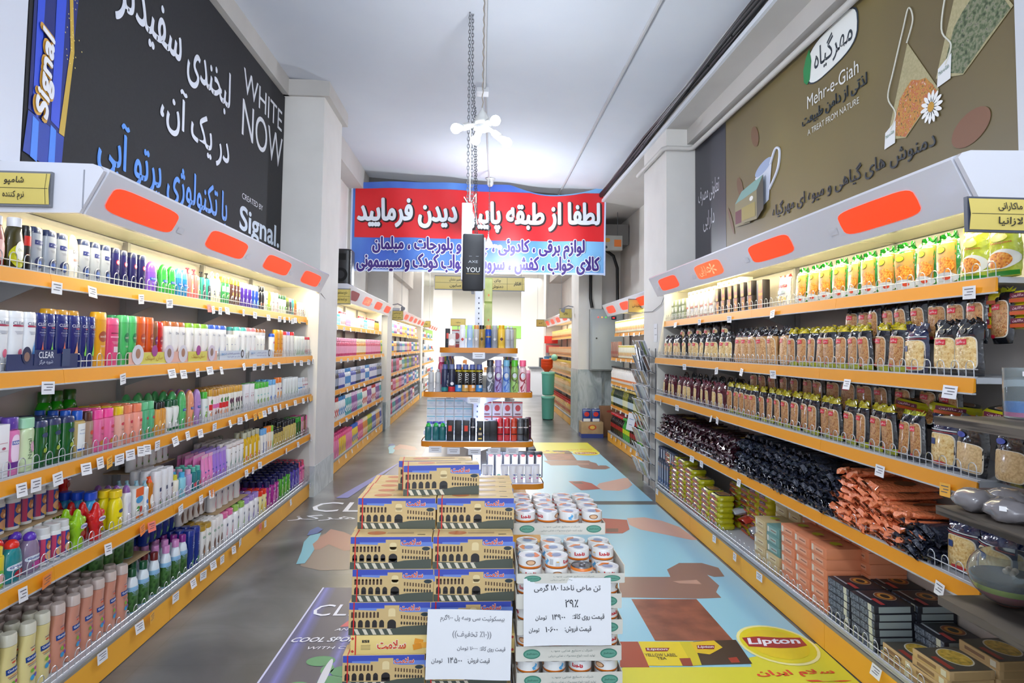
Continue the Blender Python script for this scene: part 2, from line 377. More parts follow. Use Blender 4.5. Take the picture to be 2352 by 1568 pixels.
def run(side, shelf, z, xf, key, y0, y1, n, rows=1, stack=1, dd=None, jit=.004, dz=None, group=None, parts=True, desc=None, backparts=True, rot=.06):
    """n facings of one kind between y0 (near) and y1 (far), with rows behind and layers above; side 'L' faces +X, 'R' faces -X"""
    lim = 6.585 if side == 'L' else 6.385
    if y1 > lim and y0 < 6.7: y1 = lim; y0 = min(y0, lim - n * PROD[key]['w'] * .75)
    P = PROD[key]; sp = (y1 - y0) / n; sx = min(1.0, sp * .975 / P['w']); D = dd or P['d'] * 1.04; dz = dz or P['h']
    rz = PI / 2 if side == 'L' else -PI / 2; sg = -1 if side == 'L' else 1; ds = desc or P['desc']
    g = group or ('%s in a run on the %s' % (P['cat'] + 's', shelf)); k = (ds, shelf); base = NT.get(k, 0); NT[k] = base + n
    for r in range(rows):
        for l in range(stack):
            for i in range(n):
                lab = '%s, %s from near end' % (ds, od(base + i + 1))
                if rows > 1 and r: lab += ', row %s' % od(r + 1)
                if stack > 1: lab += ', layer %s' % od(l + 1)
                lab += ', ' + shelf
                j = lambda a: rnd.uniform(-a, a)
                place(key, (xf + sg * (P['d'] / 2 + r * D) + j(jit), y0 + sp * (i + .5) + j(jit * .3), z + l * dz), rz + j(rot), lab, g, sx, tilt=(rnd.uniform(-.09, .03), rnd.uniform(-.07, .07)) if P['cat'] == 'bag' and P['h'] > .15 else None, parts=parts and (backparts or r == 0))

T = lambda s, **k: dict(text=s, **k)
def lines(cx, cz, w, c, n=3, dz=.02, h=.006, k=0):
    return [('r', cx, cz - i * dz, w * (1 - .18 * ((i + k) % 3)), h, c) for i in range(n)]
DROP = [(0, .5), (.12, .15), (.34, -.1), (.42, -.3), (.25, -.46), (0, -.5), (-.25, -.46), (-.42, -.3), (-.34, -.1), (-.12, .15)]
LEAF = [(-.5, -.5), (-.1, -.45), (.3, -.15), (.5, .5), (.05, .35), (-.35, 0)]
SWIRL = [(.1, .5), (.45, .2), (.3, -.1), (.1, -.3), (.3, -.5), (-.2, -.45), (-.35, -.1), (0, .1), (.15, .3)]
bottle('redround', 'shampoo_bottle', 'dark red rounded bottle with pink label', .085, .05, .19, 'jug', '#8c0f1c', '#d8d8dc', 'cyl', [('e', 0, .32, .75, .42, '#e9b4ae')], e=2.1)
bottle('yellowblack', 'shampoo_bottle', 'black and yellow bottle with white cap', .10, .05, .20, 'jug', '#3a3408', '#e6e6ea', 'cyl', [('e', 0, .25, .95, .45, '#c9c81e'), ('e', .1, .36, .6, .38, '#f0f0e6', dict(off=.002)), ('t', .1, .37, .35, .05, '#8a8a50', T('Olea', off=.003))], e=2.1)
bottle('blackred', 'shampoo_bottle', 'black bottle with red label block', .06, .045, .18, 'flat', '#17161a', '#101014', 'oval', [('r', 0, .66, .9, .22, '#d8261c'), ('t', 0, .35, .7, .04, '#a83a3a', T('ADIDA'))])
sil = [('r', .05, .66, .75, .10, '#1f2a6e'), ('t', .05, .66, .6, .05, '#cfd6e8', T(fa('اوه'), off=.002))] + lines(.05, .54, .6, '#6d7280', 3) + [('e', .1, .22, .75, .26, '#142455'), ('e', .1, .2, .4, .15, '#4a6fc0', dict(off=.002))]
bottle('silver', 'shampoo_bottle', 'silver shampoo bottle with navy cap', .066, .045, .185, 'flat', '#a7adb8', '#26335c', 'oval', sil, rough=.22)
bottle('dovecream', 'shampoo_bottle', 'white bottle with cream domed cap', .068, .04, .195, 'dome', '#efe9dc', '#f0d3a6', 'dome', [('t', .1, .6, .62, .07, '#23305c', T('Dove')), ('r', .1, .42, .5, .05, '#d5877e')])
bottle('navyred', 'shampoo_bottle', 'navy shampoo bottle with red emblem', .058, .045, .185, 'flat', '#1d1c56', '#222a52', 'oval', [('e', 0, .62, .5, .14, '#b01a3a'), ('e', 0, .62, .36, .09, '#e7e0ea', dict(off=.002)), ('t', 0, .4, .3, .16, '#8f86a8', T(fa('اوه'), off=.0015)), ('e', .1, .15, .7, .2, '#0d2250')], rough=.22)
for k, c, c2, nm in (('purpledome', '#7a4fc0', '#7a4fc0', 'purple'), ('greendome', '#3fae4a', '#33b042', 'bright green'), ('bluedome', '#2f86bd', '#59b6dd', 'sky blue')):
    bottle(k, 'shampoo_bottle', nm + ' shampoo bottle with domed cap', .066 if k != 'purpledome' else .085, .045, .168, 'dome', c, c2, 'dome', [('r', 0, .42, .8, .09, '#1f57b0'), ('t', 0, .42, .66, .06, '#e8f0ff', T('Golrang', off=.002))] + lines(0, .3, .5, '#dfe6f2', 2), rough=.2)
bottle('coralbox', 'pump_bottle', 'coral square bottle with pump head', .06, .06, .19, 'square', '#f07f7c', '#e8506a', 'pump', [('r', .35, .4, .5, .5, '#f4c65a'), ('e', .35, .4, .35, .2, '#b8e0d8', dict(off=.002))], e=6)
bottle('blackteal', 'pump_bottle', 'black bottle with teal edge and pump', .055, .05, .185, 'square', '#39b39a', '#15181a', 'pump', [('r', 0, .42, .8, .7, '#252b30')] + lines(0, .5, .4, '#8d9896', 2), e=6)
bottle('ringcream', 'shampoo_bottle', 'cream bottle with ring-shaped top', .06, .045, .205, 'shoulder', '#ece6cd', '#efe9d2', 'ring', [('r', 0, .3, .3, .15, '#555c68')])
bottle('greenlabelgold', 'shampoo_bottle', 'green and white bottle with gold cap', .055, .045, .19, 'square', '#3f9a58', '#c9a24a', 'cylw', [('r', 0, .55, .9, .2, '#e8efe6'), ('e', .1, .3, .6, .2, '#7fd05f')])
bottle('browngold', 'shampoo_bottle', 'brown bottle with gold cap and flowers', .055, .045, .19, 'square', '#5c3a33', '#d79a3a', 'cylw', [('e', .15, .42, .5, .14, '#e9b53c'), ('e', -.1, .3, .4, .12, '#cfc6ce'), ('r', 0, .6, .6, .05, '#e6ddd8')])
bottle('violetsilver', 'shampoo_bottle', 'violet bottle with silver cap', .053, .045, .185, 'square', '#4a2a9c', '#c5cad6', 'cylw', [('e', 0, .3, .6, .22, '#7d66d0'), ('e', 0, .56, .4, .1, '#e6e2f4')])
bottle('cobaltsilver', 'shampoo_bottle', 'cobalt bottle with silver cap', .053, .045, .185, 'square', '#2248b0', '#c5cad6', 'cylw', [('e', 0, .3, .6, .22, '#54a9e6'), ('e', 0, .56, .4, .1, '#e6e2f4')])
bottle('blackorange', 'shampoo_bottle', 'black bottle with orange flash', .055, .045, .195, 'shoulder', '#15151a', '#1b1b20', 'cylw', [('e', 0, .25, .4, .14, '#e0662b')])
bottle('whitegreenround', 'shampoo_bottle', 'white bottle with green leaf label', .06, .04, .165, 'flat', '#eef0e2', '#e3e8d2', 'oval', [('p', 0, .3, .6, .3, '#6aa93c', dict(text=LEAF)), ('r', 0, .6, .6, .06, '#4a5560')])
bottle('limegreen', 'shampoo_bottle', 'lime green bottle with lime cap', .055, .04, .165, 'flat', '#b5cf4d', '#9fc23a', 'oval', [('e', 0, .4, .6, .3, '#e7efc0')])
bottle('whitepinkstripe', 'shampoo_bottle', 'white bottle with pink side stripe', .055, .04, .17, 'flat', '#f0e2df', '#f3ead9', 'oval', [('r', .6, .45, .3, .8, '#e04f8a'), ('r', -.2, .5, .5, .05, '#8c8c94')])
bottle('whitegreencap', 'shampoo_bottle', 'cream bottle with dark green cap', .052, .04, .165, 'square', '#e9ebd5', '#245b33', 'cylw', [('e', 0, .3, .55, .25, '#5aa457')])
for i, (c, c2, nm) in enumerate((('#6b2a1c', '#e8352c', 'brown bottle with red cap'), ('#4e5a34', '#8ccf3c', 'olive bottle with lime cap'), ('#3c3f4e', '#a67ad0', 'slate bottle with lilac cap'), ('#4a8a8e', '#3ec4b8', 'teal bottle with turquoise cap'), ('#b8661f', '#f2b02c', 'amber bottle with yellow cap'))):
    bottle('smallcap%d' % i, 'shampoo_bottle', nm, .05, .04, .155, 'square', c, c2, 'cylw', [('e', 0, .35, .6, .3, '#d8c9a8' if i % 2 else '#8f3a28')])
bottle('whitesmall', 'shampoo_bottle', 'small plain white bottle', .055, .04, .14, 'flat', '#f0ece2', '#f2efe6', 'oval', [('r', 0, .45, .5, .05, '#8a3b4a'), ('e', .2, .3, .3, .12, '#c03a50')])
clw = [('t', .05, .80, .78, .055, '#1d2a5a', T('CLEAR')), ('r', .05, .755, .78, .028, '#b02a50')] + lines(.05, .66, .6, '#9aa0b4', 3)
bottle('clearwhite', 'shampoo_bottle', 'white tapering shampoo bottle with dark lettering', .078, .045, .225, 'taper', '#eceef2', '#f3f4f6', 'oval', clw + [('e', .3, .3, .3, .14, '#e06a86')])
bottle('clearwhiteblue', 'shampoo_bottle', 'white tapering bottle with blue bubble', .078, .045, .225, 'taper', '#eceef2', '#f3f4f6', 'oval', clw + [('e', .35, .26, .34, .13, '#2b7fd0'), ('p', .4, .4, .3, .25, '#3f93dd', dict(text=DROP, off=.0014))])
clm = [('t', .05, .80, .78, .055, '#e9ecf4', T('CLEAR')), ('t', .3, .745, .42, .022, '#e14a5c', T('MEN', bold=.02)), ('r', .2, .70, .5, .006, '#8d97c8'), ('t', .1, .655, .6, .02, '#cdd4ee', T('STYLE EXPRESS'))] + lines(.1, .62, .5, '#6f7cc0', 2)
for k, dc, nm in (('clearmen', '#e2694f', 'navy tapering bottle with red drop'), ('clearmengreen', '#7ed04a', 'navy tapering bottle with green leaves'), ('clearmenpeach', '#f0a070', 'navy tapering bottle with peach drop')):
    bottle(k, 'shampoo_bottle', nm, .072, .045, .225, 'taper', '#17246f', '#1c2b7a', 'oval', clm + [('p', .1, .38, .3, .24, dc, dict(text=DROP)), ('e', .1, .27, .34, .11, dc, dict(off=.002))], rough=.2)
sun = lambda c: [('e', .1, .55, .66, .2, c), ('t', .1, .555, .5, .05, '#f6e8dc', T('sunsilk', off=.0022))] + lines(.1, .38, .4, '#f6e8dc', 2)
bottle('yellowbig', 'shampoo_bottle', 'tall yellow shampoo bottle with flip cap', .085, .05, .25, 'flat', '#eea51c', '#f3b023', 'oval', sun('#a5481e'))
bottle('pinkbig', 'shampoo_bottle', 'pink shampoo bottle seen from its back', .085, .05, .228, 'flat', '#e5457e', '#ee5f90', 'oval', [('r', 0, .68, .7, .02, '#7e2040'), ('r', 0, .60, .75, .035, '#f09ab8'), ('r', .1, .34, .4, .12, '#e9ced8')] + lines(0, .5, .6, '#f7c6d6', 3))
bottle('greenbig', 'shampoo_bottle', 'tall mint green shampoo bottle', .085, .05, .245, 'flat', '#4cc069', '#62d183', 'oval', sun('#137a44'))
bottle('orangebig', 'shampoo_bottle', 'tall orange shampoo bottle', .08, .05, .245, 'flat', '#dd5a1c', '#ee6a24', 'oval', sun('#b23a16'))
bottle('brownbig', 'shampoo_bottle', 'brown shampoo bottle with purple disc', .07, .05, .225, 'flat', '#8b5a3c', '#9a6744', 'oval', sun('#6a1e6a'))
bottle('redbig', 'shampoo_bottle', 'red shampoo bottle with crimson disc', .07, .05, .225, 'flat', '#d61f1c', '#e02a24', 'oval', sun('#9c1030'))
for k, c, nm in (('dovebrown', '#c06a2e', 'brown'), ('dovegreen', '#8fc43c', 'lime'), ('doveblue', '#3a62d0', 'blue'), ('doveteal', '#5cc6bd', 'teal'), ('dovepink', '#ee8d94', 'pink'), ('doveorange', '#d8793a', 'orange')):
    bottle(k, 'conditioner_bottle', 'white shampoo bottle with %s cap top' % nm, .08, .045, .232, 'taper', '#f2f0ee', '#f4f2f0', 'oval', [('t', .3, .72, .5, .055, '#27407c', T('Dove')), ('p', .4, .32, .25, .22, c, dict(text=SWIRL))], capmat=M(c, .3, coat=.3))
bottle('whiteplain', 'conditioner_bottle', 'short plain white conditioner bottle', .06, .045, .175, 'flat', '#f4f2ea', '#f2efe6', 'oval', [('r', .2, .6, .35, .03, '#6a7aa8')])
bottle('hsblue', 'shampoo_bottle', 'white bottle with blue cap, pink drop', .062, .045, .20, 'flat', '#f0f0f2', '#2458c8', 'oval', [('e', .2, .62, .6, .1, '#e04a86'), ('e', .3, .15, .5, .15, '#e33a6a')])
bottle('amberwide', 'shampoo_bottle', 'wide orange-yellow bottle', .10, .05, .235, 'flat', '#f0a326', '#f4ac2c', 'oval', [('t', 0, .66, .5, .05, '#9a4a1a', T('XER')), ('r', 0, .5, .5, .03, '#d2701c'), ('r', 0, .3, .6, .1, '#e88a2a')])
for k, c, nm in (('whitered', '#e0282c', 'red'), ('whitelilac', '#9a7ad8', 'lilac'), ('whiteorange', '#f07a2a', 'orange')):
    bottle(k, 'shampoo_bottle', 'slim white bottle with %s cap' % nm, .055, .045, .225, 'flat', '#ece9e6', c, 'oval', lines(0, .6, .4, '#b0aab0', 3))
bottle('whiteleaf', 'shampoo_bottle', 'white bottle with big green leaf', .06, .045, .19, 'flat', '#eef0ea', '#e6efe2', 'oval', [('p', 0, .3, .8, .5, '#3fae2c', dict(text=LEAF))])
bottle('whitecherry', 'shampoo_bottle', 'white bottle with red cap, cherry picture', .06, .045, .185, 'flat', '#eeebe4', '#c8243c', 'oval', [('p', .1, .36, .7, .4, '#cc3048', dict(text=LEAF)), ('e', -.1, .15, .4, .12, '#a01838')])
# third shelf
bottle('pinkivan', 'shampoo_bottle', 'pink bottle with purple cap', .095, .055, .215, 'square', '#e07ab4', '#5a3a9a', 'cylw', [('e', 0, .45, .6, .5, '#f0d6ea', dict(pw=3)), ('r', 0, .56, .5, .07, '#2d4aa8'), ('t', 0, .56, .42, .05, '#ffffff', T('IVAN', off=.002, bold=.02)), ('r', 0, .17, .95, .12, '#6a2a8c')])
bottle('palegreen', 'shampoo_bottle', 'pale green bottle with rounded mint cap', .085, .055, .205, 'waist', '#cfe3b4', '#a5dcb4', 'cylw', [('t', -.25, .42, .9, .09, '#3a5a34', T('Natural', rot=PI / 2)), ('e', .3, .45, .3, .2, '#d8a8bc')], e=2.2)
bottle('darkgreen', 'shampoo_bottle', 'dark green bottle with navy cap', .07, .055, .185, 'flat', '#155c26', '#25305e', 'oval', [('e', .1, .68, .6, .1, '#22345e'), ('t', .3, .4, .5, .2, '#b9d4c0', T('S', shear=.3)), ('e', .1, .35, .3, .1, '#a3b52c')], rough=.15)
bottle('clearlabel', 'shampoo_bottle', 'clear amber bottle with blue cap', .075, .05, .20, 'square', '#c8b074', '#1f5ac0', 'cyl', [('r', .1, .42, .75, .6, '#eef0ee'), ('r', .1, .58, .4, .01, '#5a6a8a'), ('r', .1, .16, .7, .04, '#2d62b8'), ('t', .1, .5, .5, .03, '#3a6ab0', T('Parjak'))], rough=.12)
bottle('tanbrown', 'shampoo_bottle', 'tan bottle with brown cap', .072, .05, .19, 'square', '#a88c78', '#4e2622', 'cylw', [('e', .2, .5, .4, .1, '#d84a34')] + lines(.2, .38, .4, '#5e4438', 2))
for k, c, c2, nm in (('pinkclear', '#e86a9c', '#f94fa0', 'pink bottle with hot pink cap'), ('pinkyellow', '#ecb2a0', '#e8c81c', 'pale pink bottle with yellow cap'), ('salmon', '#f4a08c', '#f08660', 'salmon bottle with coral cap'), ('mint', '#55b380', '#6cc890', 'sea green bottle with mint cap')):
    bottle(k, 'body_wash_bottle', nm, .075, .05, .19, 'square', c, c2, 'cylw', [('e', .3, .55, .4, .08, '#d33a4e'), ('e', .2, .2, .45, .12, '#c8862c')] + lines(.3, .42, .4, '#8a4a5c', 2))
bottle('orangeblack', 'body_wash_bottle', 'orange gel bottle with black cap', .058, .045, .175, 'square', '#e6a040', '#18181c', 'cyl', [('e', 0, .35, .5, .2, '#f0c070')])
bottle('whitedarkgreen', 'body_wash_bottle', 'white bottle with dark green cap', .068, .045, .175, 'square', '#eceee8', '#1f5a3c', 'cyl', [('p', .2, .4, .4, .4, '#5a9a6a', dict(text=SWIRL)), ('r', 0, .08, .9, .08, '#1f6a3c')])
for k, c, nm in (('domegreen', '#58b96c', 'green'), ('domepeach', '#ee9c72', 'peach'), ('domelilac', '#b389c8', 'lilac')):
    bottle(k, 'shampoo_bottle', nm + ' shampoo bottle with tall dome', .07, .05, .215, 'dome', c, c, 'dome', [('r', .1, .5, .75, .07, '#2052a8'), ('t', .1, .5, .6, .045, '#eef', T('Golrang', off=.002)), ('p', .1, .28, .4, .24, '#7ea84a', dict(text=LEAF))], rough=.2)
bottle('mirrorcap', 'body_wash_bottle', 'pink and white bottle with gold cap', .055, .045, .195, 'square', '#efe3e2', '#c48a2e', 'cylw', [('r', 0, .45, .95, .14, '#e06aa8'), ('e', 0, .25, .5, .16, '#8a4a34')])
bottle('redgold', 'body_wash_bottle', 'white and red bottle with gold cap', .052, .045, .20, 'square', '#efe6e0', '#d09a34', 'cylw', [('r', 0, .42, .95, .18, '#d8262a'), ('e', 0, .6, .6, .16, '#4a8a3a'), ('e', 0, .2, .7, .16, '#e8a078')])
bottle('winegold', 'body_wash_bottle', 'white bottle with vines and gold cap', .05, .045, .2, 'square', '#e9e6dc', '#d09a34', 'cylw', [('e', -.2, .5, .5, .2, '#5a2a4a'), ('e', .3, .35, .5, .2, '#3d6a4a'), ('e', 0, .18, .6, .1, '#31543a')])
carton('whitecarton', 'soap_box', 'white carton standing upright', .085, .05, .195, '#ebe8ea', [('r', 0, .65, .8, .01, '#c47a8a'), ('r', 0, .5, .9, .01, '#d8c0c8'), ('e', -.5, .55, .2, .05, '#b0506a'), ('e', .4, .55, .2, .05, '#b0506a')])
bottle('greencapwhite', 'body_wash_bottle', 'white bottle with bright green cap', .062, .045, .19, 'square', '#eaeee8', '#4dbb3a', 'cylw', [('e', 0, .25, .5, .2, '#86b844'), ('r', 0, .5, .5, .05, '#8ac8c0')])
bottle('purplecapwhite', 'shampoo_bottle', 'white bottle with purple cap', .062, .045, .19, 'square', '#eaeaee', '#a060b0', 'cylw', [('e', 0, .3, .5, .2, '#6fa890')])
bottle('bluecapwhite', 'shampoo_bottle', 'white bottle with light blue cap', .06, .045, .2, 'square', '#e9eef0', '#6fb0e0', 'cylw', [('e', 0, .25, .5, .2, '#3f70c8')])
bottle('orangecapwhite', 'shampoo_bottle', 'white bottle with orange cap', .062, .045, .21, 'square', '#efe9e2', '#ee7a20', 'cylw', [('r', 0, .3, .6, .25, '#f0a040'), ('r', 0, .55, .6, .06, '#6a3a7a')])
bottle('whitewave', 'body_wash_bottle', 'white bottle with wavy green line', .07, .045, .19, 'flat', '#ecefec', '#eef1ee', 'oval', [('p', .1, .4, .35, .4, '#6aa86a', dict(text=SWIRL))])
bottle('whiteblueflip', 'shampoo_bottle', 'clear white bottle with blue band', .07, .045, .175, 'shoulder', '#e2e9ee', '#dfe8ee', 'cylw', [('r', 0, .45, .85, .06, '#3f8ad0')])
bottle('whiteberry', 'shampoo_bottle', 'white bottle with berry-red band', .065, .045, .165, 'square', '#efe9e9', '#d8c8c8', 'cylw', [('r', 0, .6, .6, .07, '#b02a56')])
bottle('greenliquid', 'shampoo_bottle', 'large clear bottle of green liquid', .10, .065, .27, 'jug', '#1fae12', '#2a6a1c', 'cyl', [], e=2.1, rough=.08)
# fourth shelf
bottle('kidyellow', 'kids_shampoo_bottle', 'yellow and green kids shampoo bottle', .08, .05, .15, 'square', '#e2cf24', '#f2d528', 'cylw', [('e', 0, .25, .95, .4, '#7ac043'), ('e', .2, .25, .4, .24, '#f2b8b0')])
kid = lambda c: [('e', 0, .36, .9, .14, '#d6dde8', dict(pw=3)), ('t', 0, .36, .75, .07, '#3a4f9a', T('Golrang', off=.002, bold=.02)), ('e', .2, .18, .6, .18, c)]
bottle('kidteal', 'kids_shampoo_bottle', 'clear teal bottle with red ball cap', .09, .055, .155, 'jug', '#21858c', '#e0281c', 'ball', kid('#b02030'), e=2.1, rough=.12)
bottle('kidviolet', 'kids_shampoo_bottle', 'clear mauve bottle with purple ball cap', .085, .055, .155, 'jug', '#8c7a94', '#5a35b0', 'ball', kid('#c8409a'), e=2.1, rough=.12)
bear = [('r', 0, .4, 1.5, .62, '#274a9a'), ('r', -.85, .4, .25, .62, '#c23a62'), ('e', .1, .52, .5, .22, '#c8824a'), ('e', -.12, .62, .16, .08, '#b06a34'), ('e', .34, .62, .16, .08, '#b06a34'), ('e', .1, .49, .2, .09, '#ecc9a0'), ('e', .1, .26, .62, .26, '#e2a878'), ('e', .3, .14, .4, .08, '#e8c33c')]
bottle('bear', 'wipes_canister', 'blue canister with bear picture, white lid', .07, .07, .15, 'can', '#dcdcda', '#d8d8d6', 'cylw', bear, e=2, capname='lid', catg='canister')
def hand(key, desc, c):
    b = MB(); mt = M(c, .22, coat=.4)
    b.loft([(0, .030, .020), (.012, .036, .024), (.03, .028, .022), (.055, .030, .022), (.08, .046, .026), (.105, .044, .025), (.128, .030, .020), (.14, .020, .016)], mt, 18, 2.1)
    for (x, ang, ln) in ((0, 0, .05), (.036, .75, .036), (-.036, -.75, .036)):
        Tm = b.T; b.T = Matrix.Translation((x * .75, 0, .118 if x == 0 else .098)) @ Matrix.Rotation(ang, 4, 'Y')
        b.loft([(0, .018, .018), (ln * .5, .017, .016), (ln * .85, .012, .012), (ln, .004, .004)], mt, 12, 2); b.T = Tm
    b.deco('e', .008, .092, .050, .022, M('#e4dff0', .3), lambda x, z: -.0262, pw=2.4); b.deco('t', .008, .092, .042, .014, M('#33409a', .3), lambda x, z: -.0275, text='Golrang', bold=.02)
    b.deco('e', .006, .060, .034, .026, M('#9a3a2a', .4), lambda x, z: -.0235)
    reg(key, 'kids_shampoo_bottle', desc, 'bottle', .105, .052, .168, b.mesh('kids_shampoo_bottle'))
hand('handlime', 'lime green star-shaped kids bottle', '#93c61c'); hand('handred', 'red star-shaped kids bottle', '#d01f1f')
bottle('kidblue', 'kids_shampoo_bottle', 'light blue kids bottle with blue cap', .075, .055, .2, 'jug', '#38a6dc', '#1b4fd0', 'cylw', [('e', 0, .35, .7, .14, '#e8e070'), ('e', .1, .2, .5, .18, '#5a86c8'), ('r', 0, .55, .7, .06, '#1f64c0')], e=2.2)
bottle('kidsponge', 'kids_shampoo_bottle', 'bright yellow kids bottle with yellow cap', .08, .055, .185, 'jug', '#f0dc10', '#f2cf1a', 'cylw', [('e', .2, .46, .5, .1, '#3a4a7a'), ('e', .3, .25, .35, .12, '#f6eec0'), ('e', -.3, .3, .2, .05, '#b8a818')], e=2.2)
bottle('kidpurplecap', 'kids_shampoo_bottle', 'white kids bottle with purple pump cap', .06, .045, .19, 'waist', '#e4e2ea', '#8c5aa4', 'dome', [('e', .1, .4, .4, .3, '#c8c2d4')])
carton('kidorange', 'kids_shampoo_box', 'cartoon-printed pack with orange top', .08, .05, .16, '#e2e0da', [('r', 0, .86, 1.0, .27, '#ee6420'), ('e', 0, .62, .9, .22, '#3c9ad0'), ('e', -.3, .35, .4, .16, '#3a9a3a'), ('e', .35, .3, .35, .2, '#c83a2c'), ('r', 0, .1, .96, .1, '#e07a28')], catg='pack')
bottle('spraywhite', 'spray_bottle', 'white spray bottle with pale blue nozzle', .055, .04, .18, 'waist', '#e8eaec', '#8ab8c8', 'spray', [('e', .1, .4, .5, .12, '#3a7ac8'), ('e', .1, .2, .5, .15, '#7ab0d8')])
bottle('sprayamber', 'spray_bottle', 'amber oil bottle with orange nozzle', .06, .04, .19, 'waist', '#c8781c', '#f0531c', 'spray', [('e', .1, .32, .6, .36, '#f0ece4')], rough=.1)
bottle('whitenavymark', 'lotion_bottle', 'white lotion bottle with navy square mark', .075, .05, .205, 'flat', '#e9e8ea', '#e6e5e8', 'oval', [('r', .3, .5, .4, .1, '#1c2a5c'), ('t', .3, .3, .6, .07, '#9a3a4a', T('BIO', rot=PI / 2)), ('e', .3, .15, .3, .08, '#5a8a4a')])
for k, c, c2, nm in (('smallyellow', '#eeeadb', '#d8cf3a', 'small white bottle with yellow cap'), ('smallblue', '#8ed0e0', '#4aaee0', 'light blue bottle with blue cap'), ('smalllilac', '#b89ac8', '#dca8c4', 'clear lilac bottle with pink cap'), ('smallteal', '#1c7a80', '#5ab8a4', 'teal bottle with mint cap')):
    bottle(k, 'kids_shampoo_bottle', nm, .06, .045, .14, 'square', c, c2, 'cyl', [('e', .1, .25, .7, .2, '#d84a5a' if 'teal' in k else '#e8e2ee')], e=2.2)
def tubeprod(key, desc, c, fade, w=.06, h=.19):
    b = MB(); b.loft([(.022, w * .40, .019), (.05, w * .44, .019), (h * .6, w * .48, .012), (h * .92, w * .50, .003), (h, w * .50, .0015)], M(c, .28, coat=.3), 16, 2.2)
    b.deco('r', .0, h * .94, w * .98, h * .1, M(fade, .3), lambda x, z: -.0035, off=.0006)
    b.deco('r', .2 * w, h * .42, w * .3, h * .05, M('#2450b0', .3), lambda x, z: -.0165, off=.001); b.deco('e', .2 * w, h * .25, w * .25, h * .07, M('#b83a9a', .3), lambda x, z: -.0185, off=.001)
    c2 = MB(); c2.loft([(0, w * .38, .019), (.022, w * .40, .0195)], M(fade, .35), 16, 2.2)
    reg(key, 'cream_tube', desc, 'tube', w, .045, h, b.mesh('cream_tube'), [('cap', c2.mesh('cap'))])
tubeprod('tubepink', 'pink cream tube standing on its cap', '#ec8ac4', '#e2b6cc'); tubeprod('tubelilac', 'lilac cream tube standing on its cap', '#a47ad8', '#b9a4da')
tubeprod('tubewhite', 'white hand-cream tube on its cap', '#e9e9ee', '#dcdce6', .06, .13)
bottle('whitebrowncap', 'lotion_bottle', 'white lotion bottle with brown-rimmed cap', .07, .05, .2, 'flat', '#efedec', '#d9cfcb', 'oval', [('r', 0, .865, .99, .02, '#8a4a2c'), ('p', 0, .35, .3, .3, '#3a8a72', dict(text=SWIRL)), ('r', 0, .65, .2, .04, '#555555')])
bottle('yellowsqueeze', 'body_wash_bottle', 'yellow gel bottle with frosted cap', .075, .05, .235, 'jug', '#dcae0c', '#b8b59a', 'cyl', [('r', 0, .34, .5, .5, '#f0e2c0'), ('e', .1, .2, .4, .16, '#ee6a1c')], rough=.15)
bottle('limetub', 'body_wash_bottle', 'green gel bottle with grey cap', .07, .05, .20, 'jug', '#6c8c10', '#8c9080', 'cyl', [], rough=.15)
bottle('bluecaptall', 'shampoo_bottle', 'tall white bottle with sky blue cap', .06, .045, .215, 'square', '#ece8e2', '#6ca8dc', 'cylw', [('r', .2, .3, .3, .4, '#2b55b8')])
bottle('orangecaptall', 'shampoo_bottle', 'tall cream bottle with orange cap', .06, .045, .22, 'square', '#efe0cc', '#ee8420', 'cylw', [('r', .2, .3, .4, .3, '#e88a34')])
bottle('limecaptall', 'shampoo_bottle', 'tall white bottle with lime cap', .06, .045, .215, 'square', '#e6ecd8', '#8ac83a', 'cylw', [('e', .1, .3, .5, .3, '#8cb43a')])
bottle('beigeblack', 'body_wash_bottle', 'beige bottle with black cap', .07, .05, .165, 'square', '#c2aa5c', '#17171a', 'cyl', [('r', .1, .45, .5, .3, '#d9c27c'), ('r', .1, .6, .3, .04, '#3a3020')])
bottle('beigeblacktall', 'body_wash_bottle', 'tall straw-coloured bottle with black cap', .07, .05, .2, 'square', '#cdb868', '#17171a', 'cyl', [('r', .1, .45, .5, .3, '#dccb8a'), ('e', .1, .15, .3, .1, '#b8402c')])
bottle('greenfar', 'shampoo_bottle', 'dark green bottle with green cap', .07, .05, .195, 'square', '#1d5c20', '#2f9a30', 'cylw', [], rough=.15)
bottle('brownfar', 'shampoo_bottle', 'brown bottle with dark brown cap', .07, .05, .195, 'square', '#7a4216', '#4a2a1c', 'cylw', [], rough=.15)
bottle('pinkfar', 'shampoo_bottle', 'pale pink bottle with hot pink cap', .07, .05, .19, 'square', '#e0a0b0', '#ee60a8', 'cylw', [('e', 0, .3, .4, .2, '#7a3448')])
# floor-level shelf
gol = [('e', .15, .60, .24, .025, '#d84a2c'), ('r', .15, .645, .36, .012, '#7a6a80'), ('r', .1, .5, .72, .075, '#20448c'), ('t', .1, .5, .6, .045, '#e8ecf6', T('Golrang', off=.002, bold=.02)), ('r', .1, .43, .6, .012, '#c87a5a'), ('r', .1, .405, .5, .01, '#7a7a8a'), ('e', .0, .32, .2, .06, '#7ab83a'), ('e', .35, .33, .17, .05, '#c23a8c'), ('e', .0, .22, .26, .075, '#3a9ad0'), ('e', .38, .24, .19, .06, '#6a4ab0')]
bottle('golcream', 'shampoo_bottle', 'cream shampoo bottle tapering to frosted cap', .088, .052, .272, 'golrang', '#e4d592', '#d9d5c2', 'oval', gol, e=2.2)
bottle('golpink', 'shampoo_bottle', 'pinkish-brown shampoo bottle with frosted cap', .088, .052, .272, 'golrang', '#cf8f78', '#cdbcb4', 'oval', gol, e=2.2)
LAND = N('meadow_print', [(.28, '#1b3b10'), (.42, '#35602a'), (.55, '#4c7a3c'), (.66, '#2a5222')], 26, .35, detail=5)
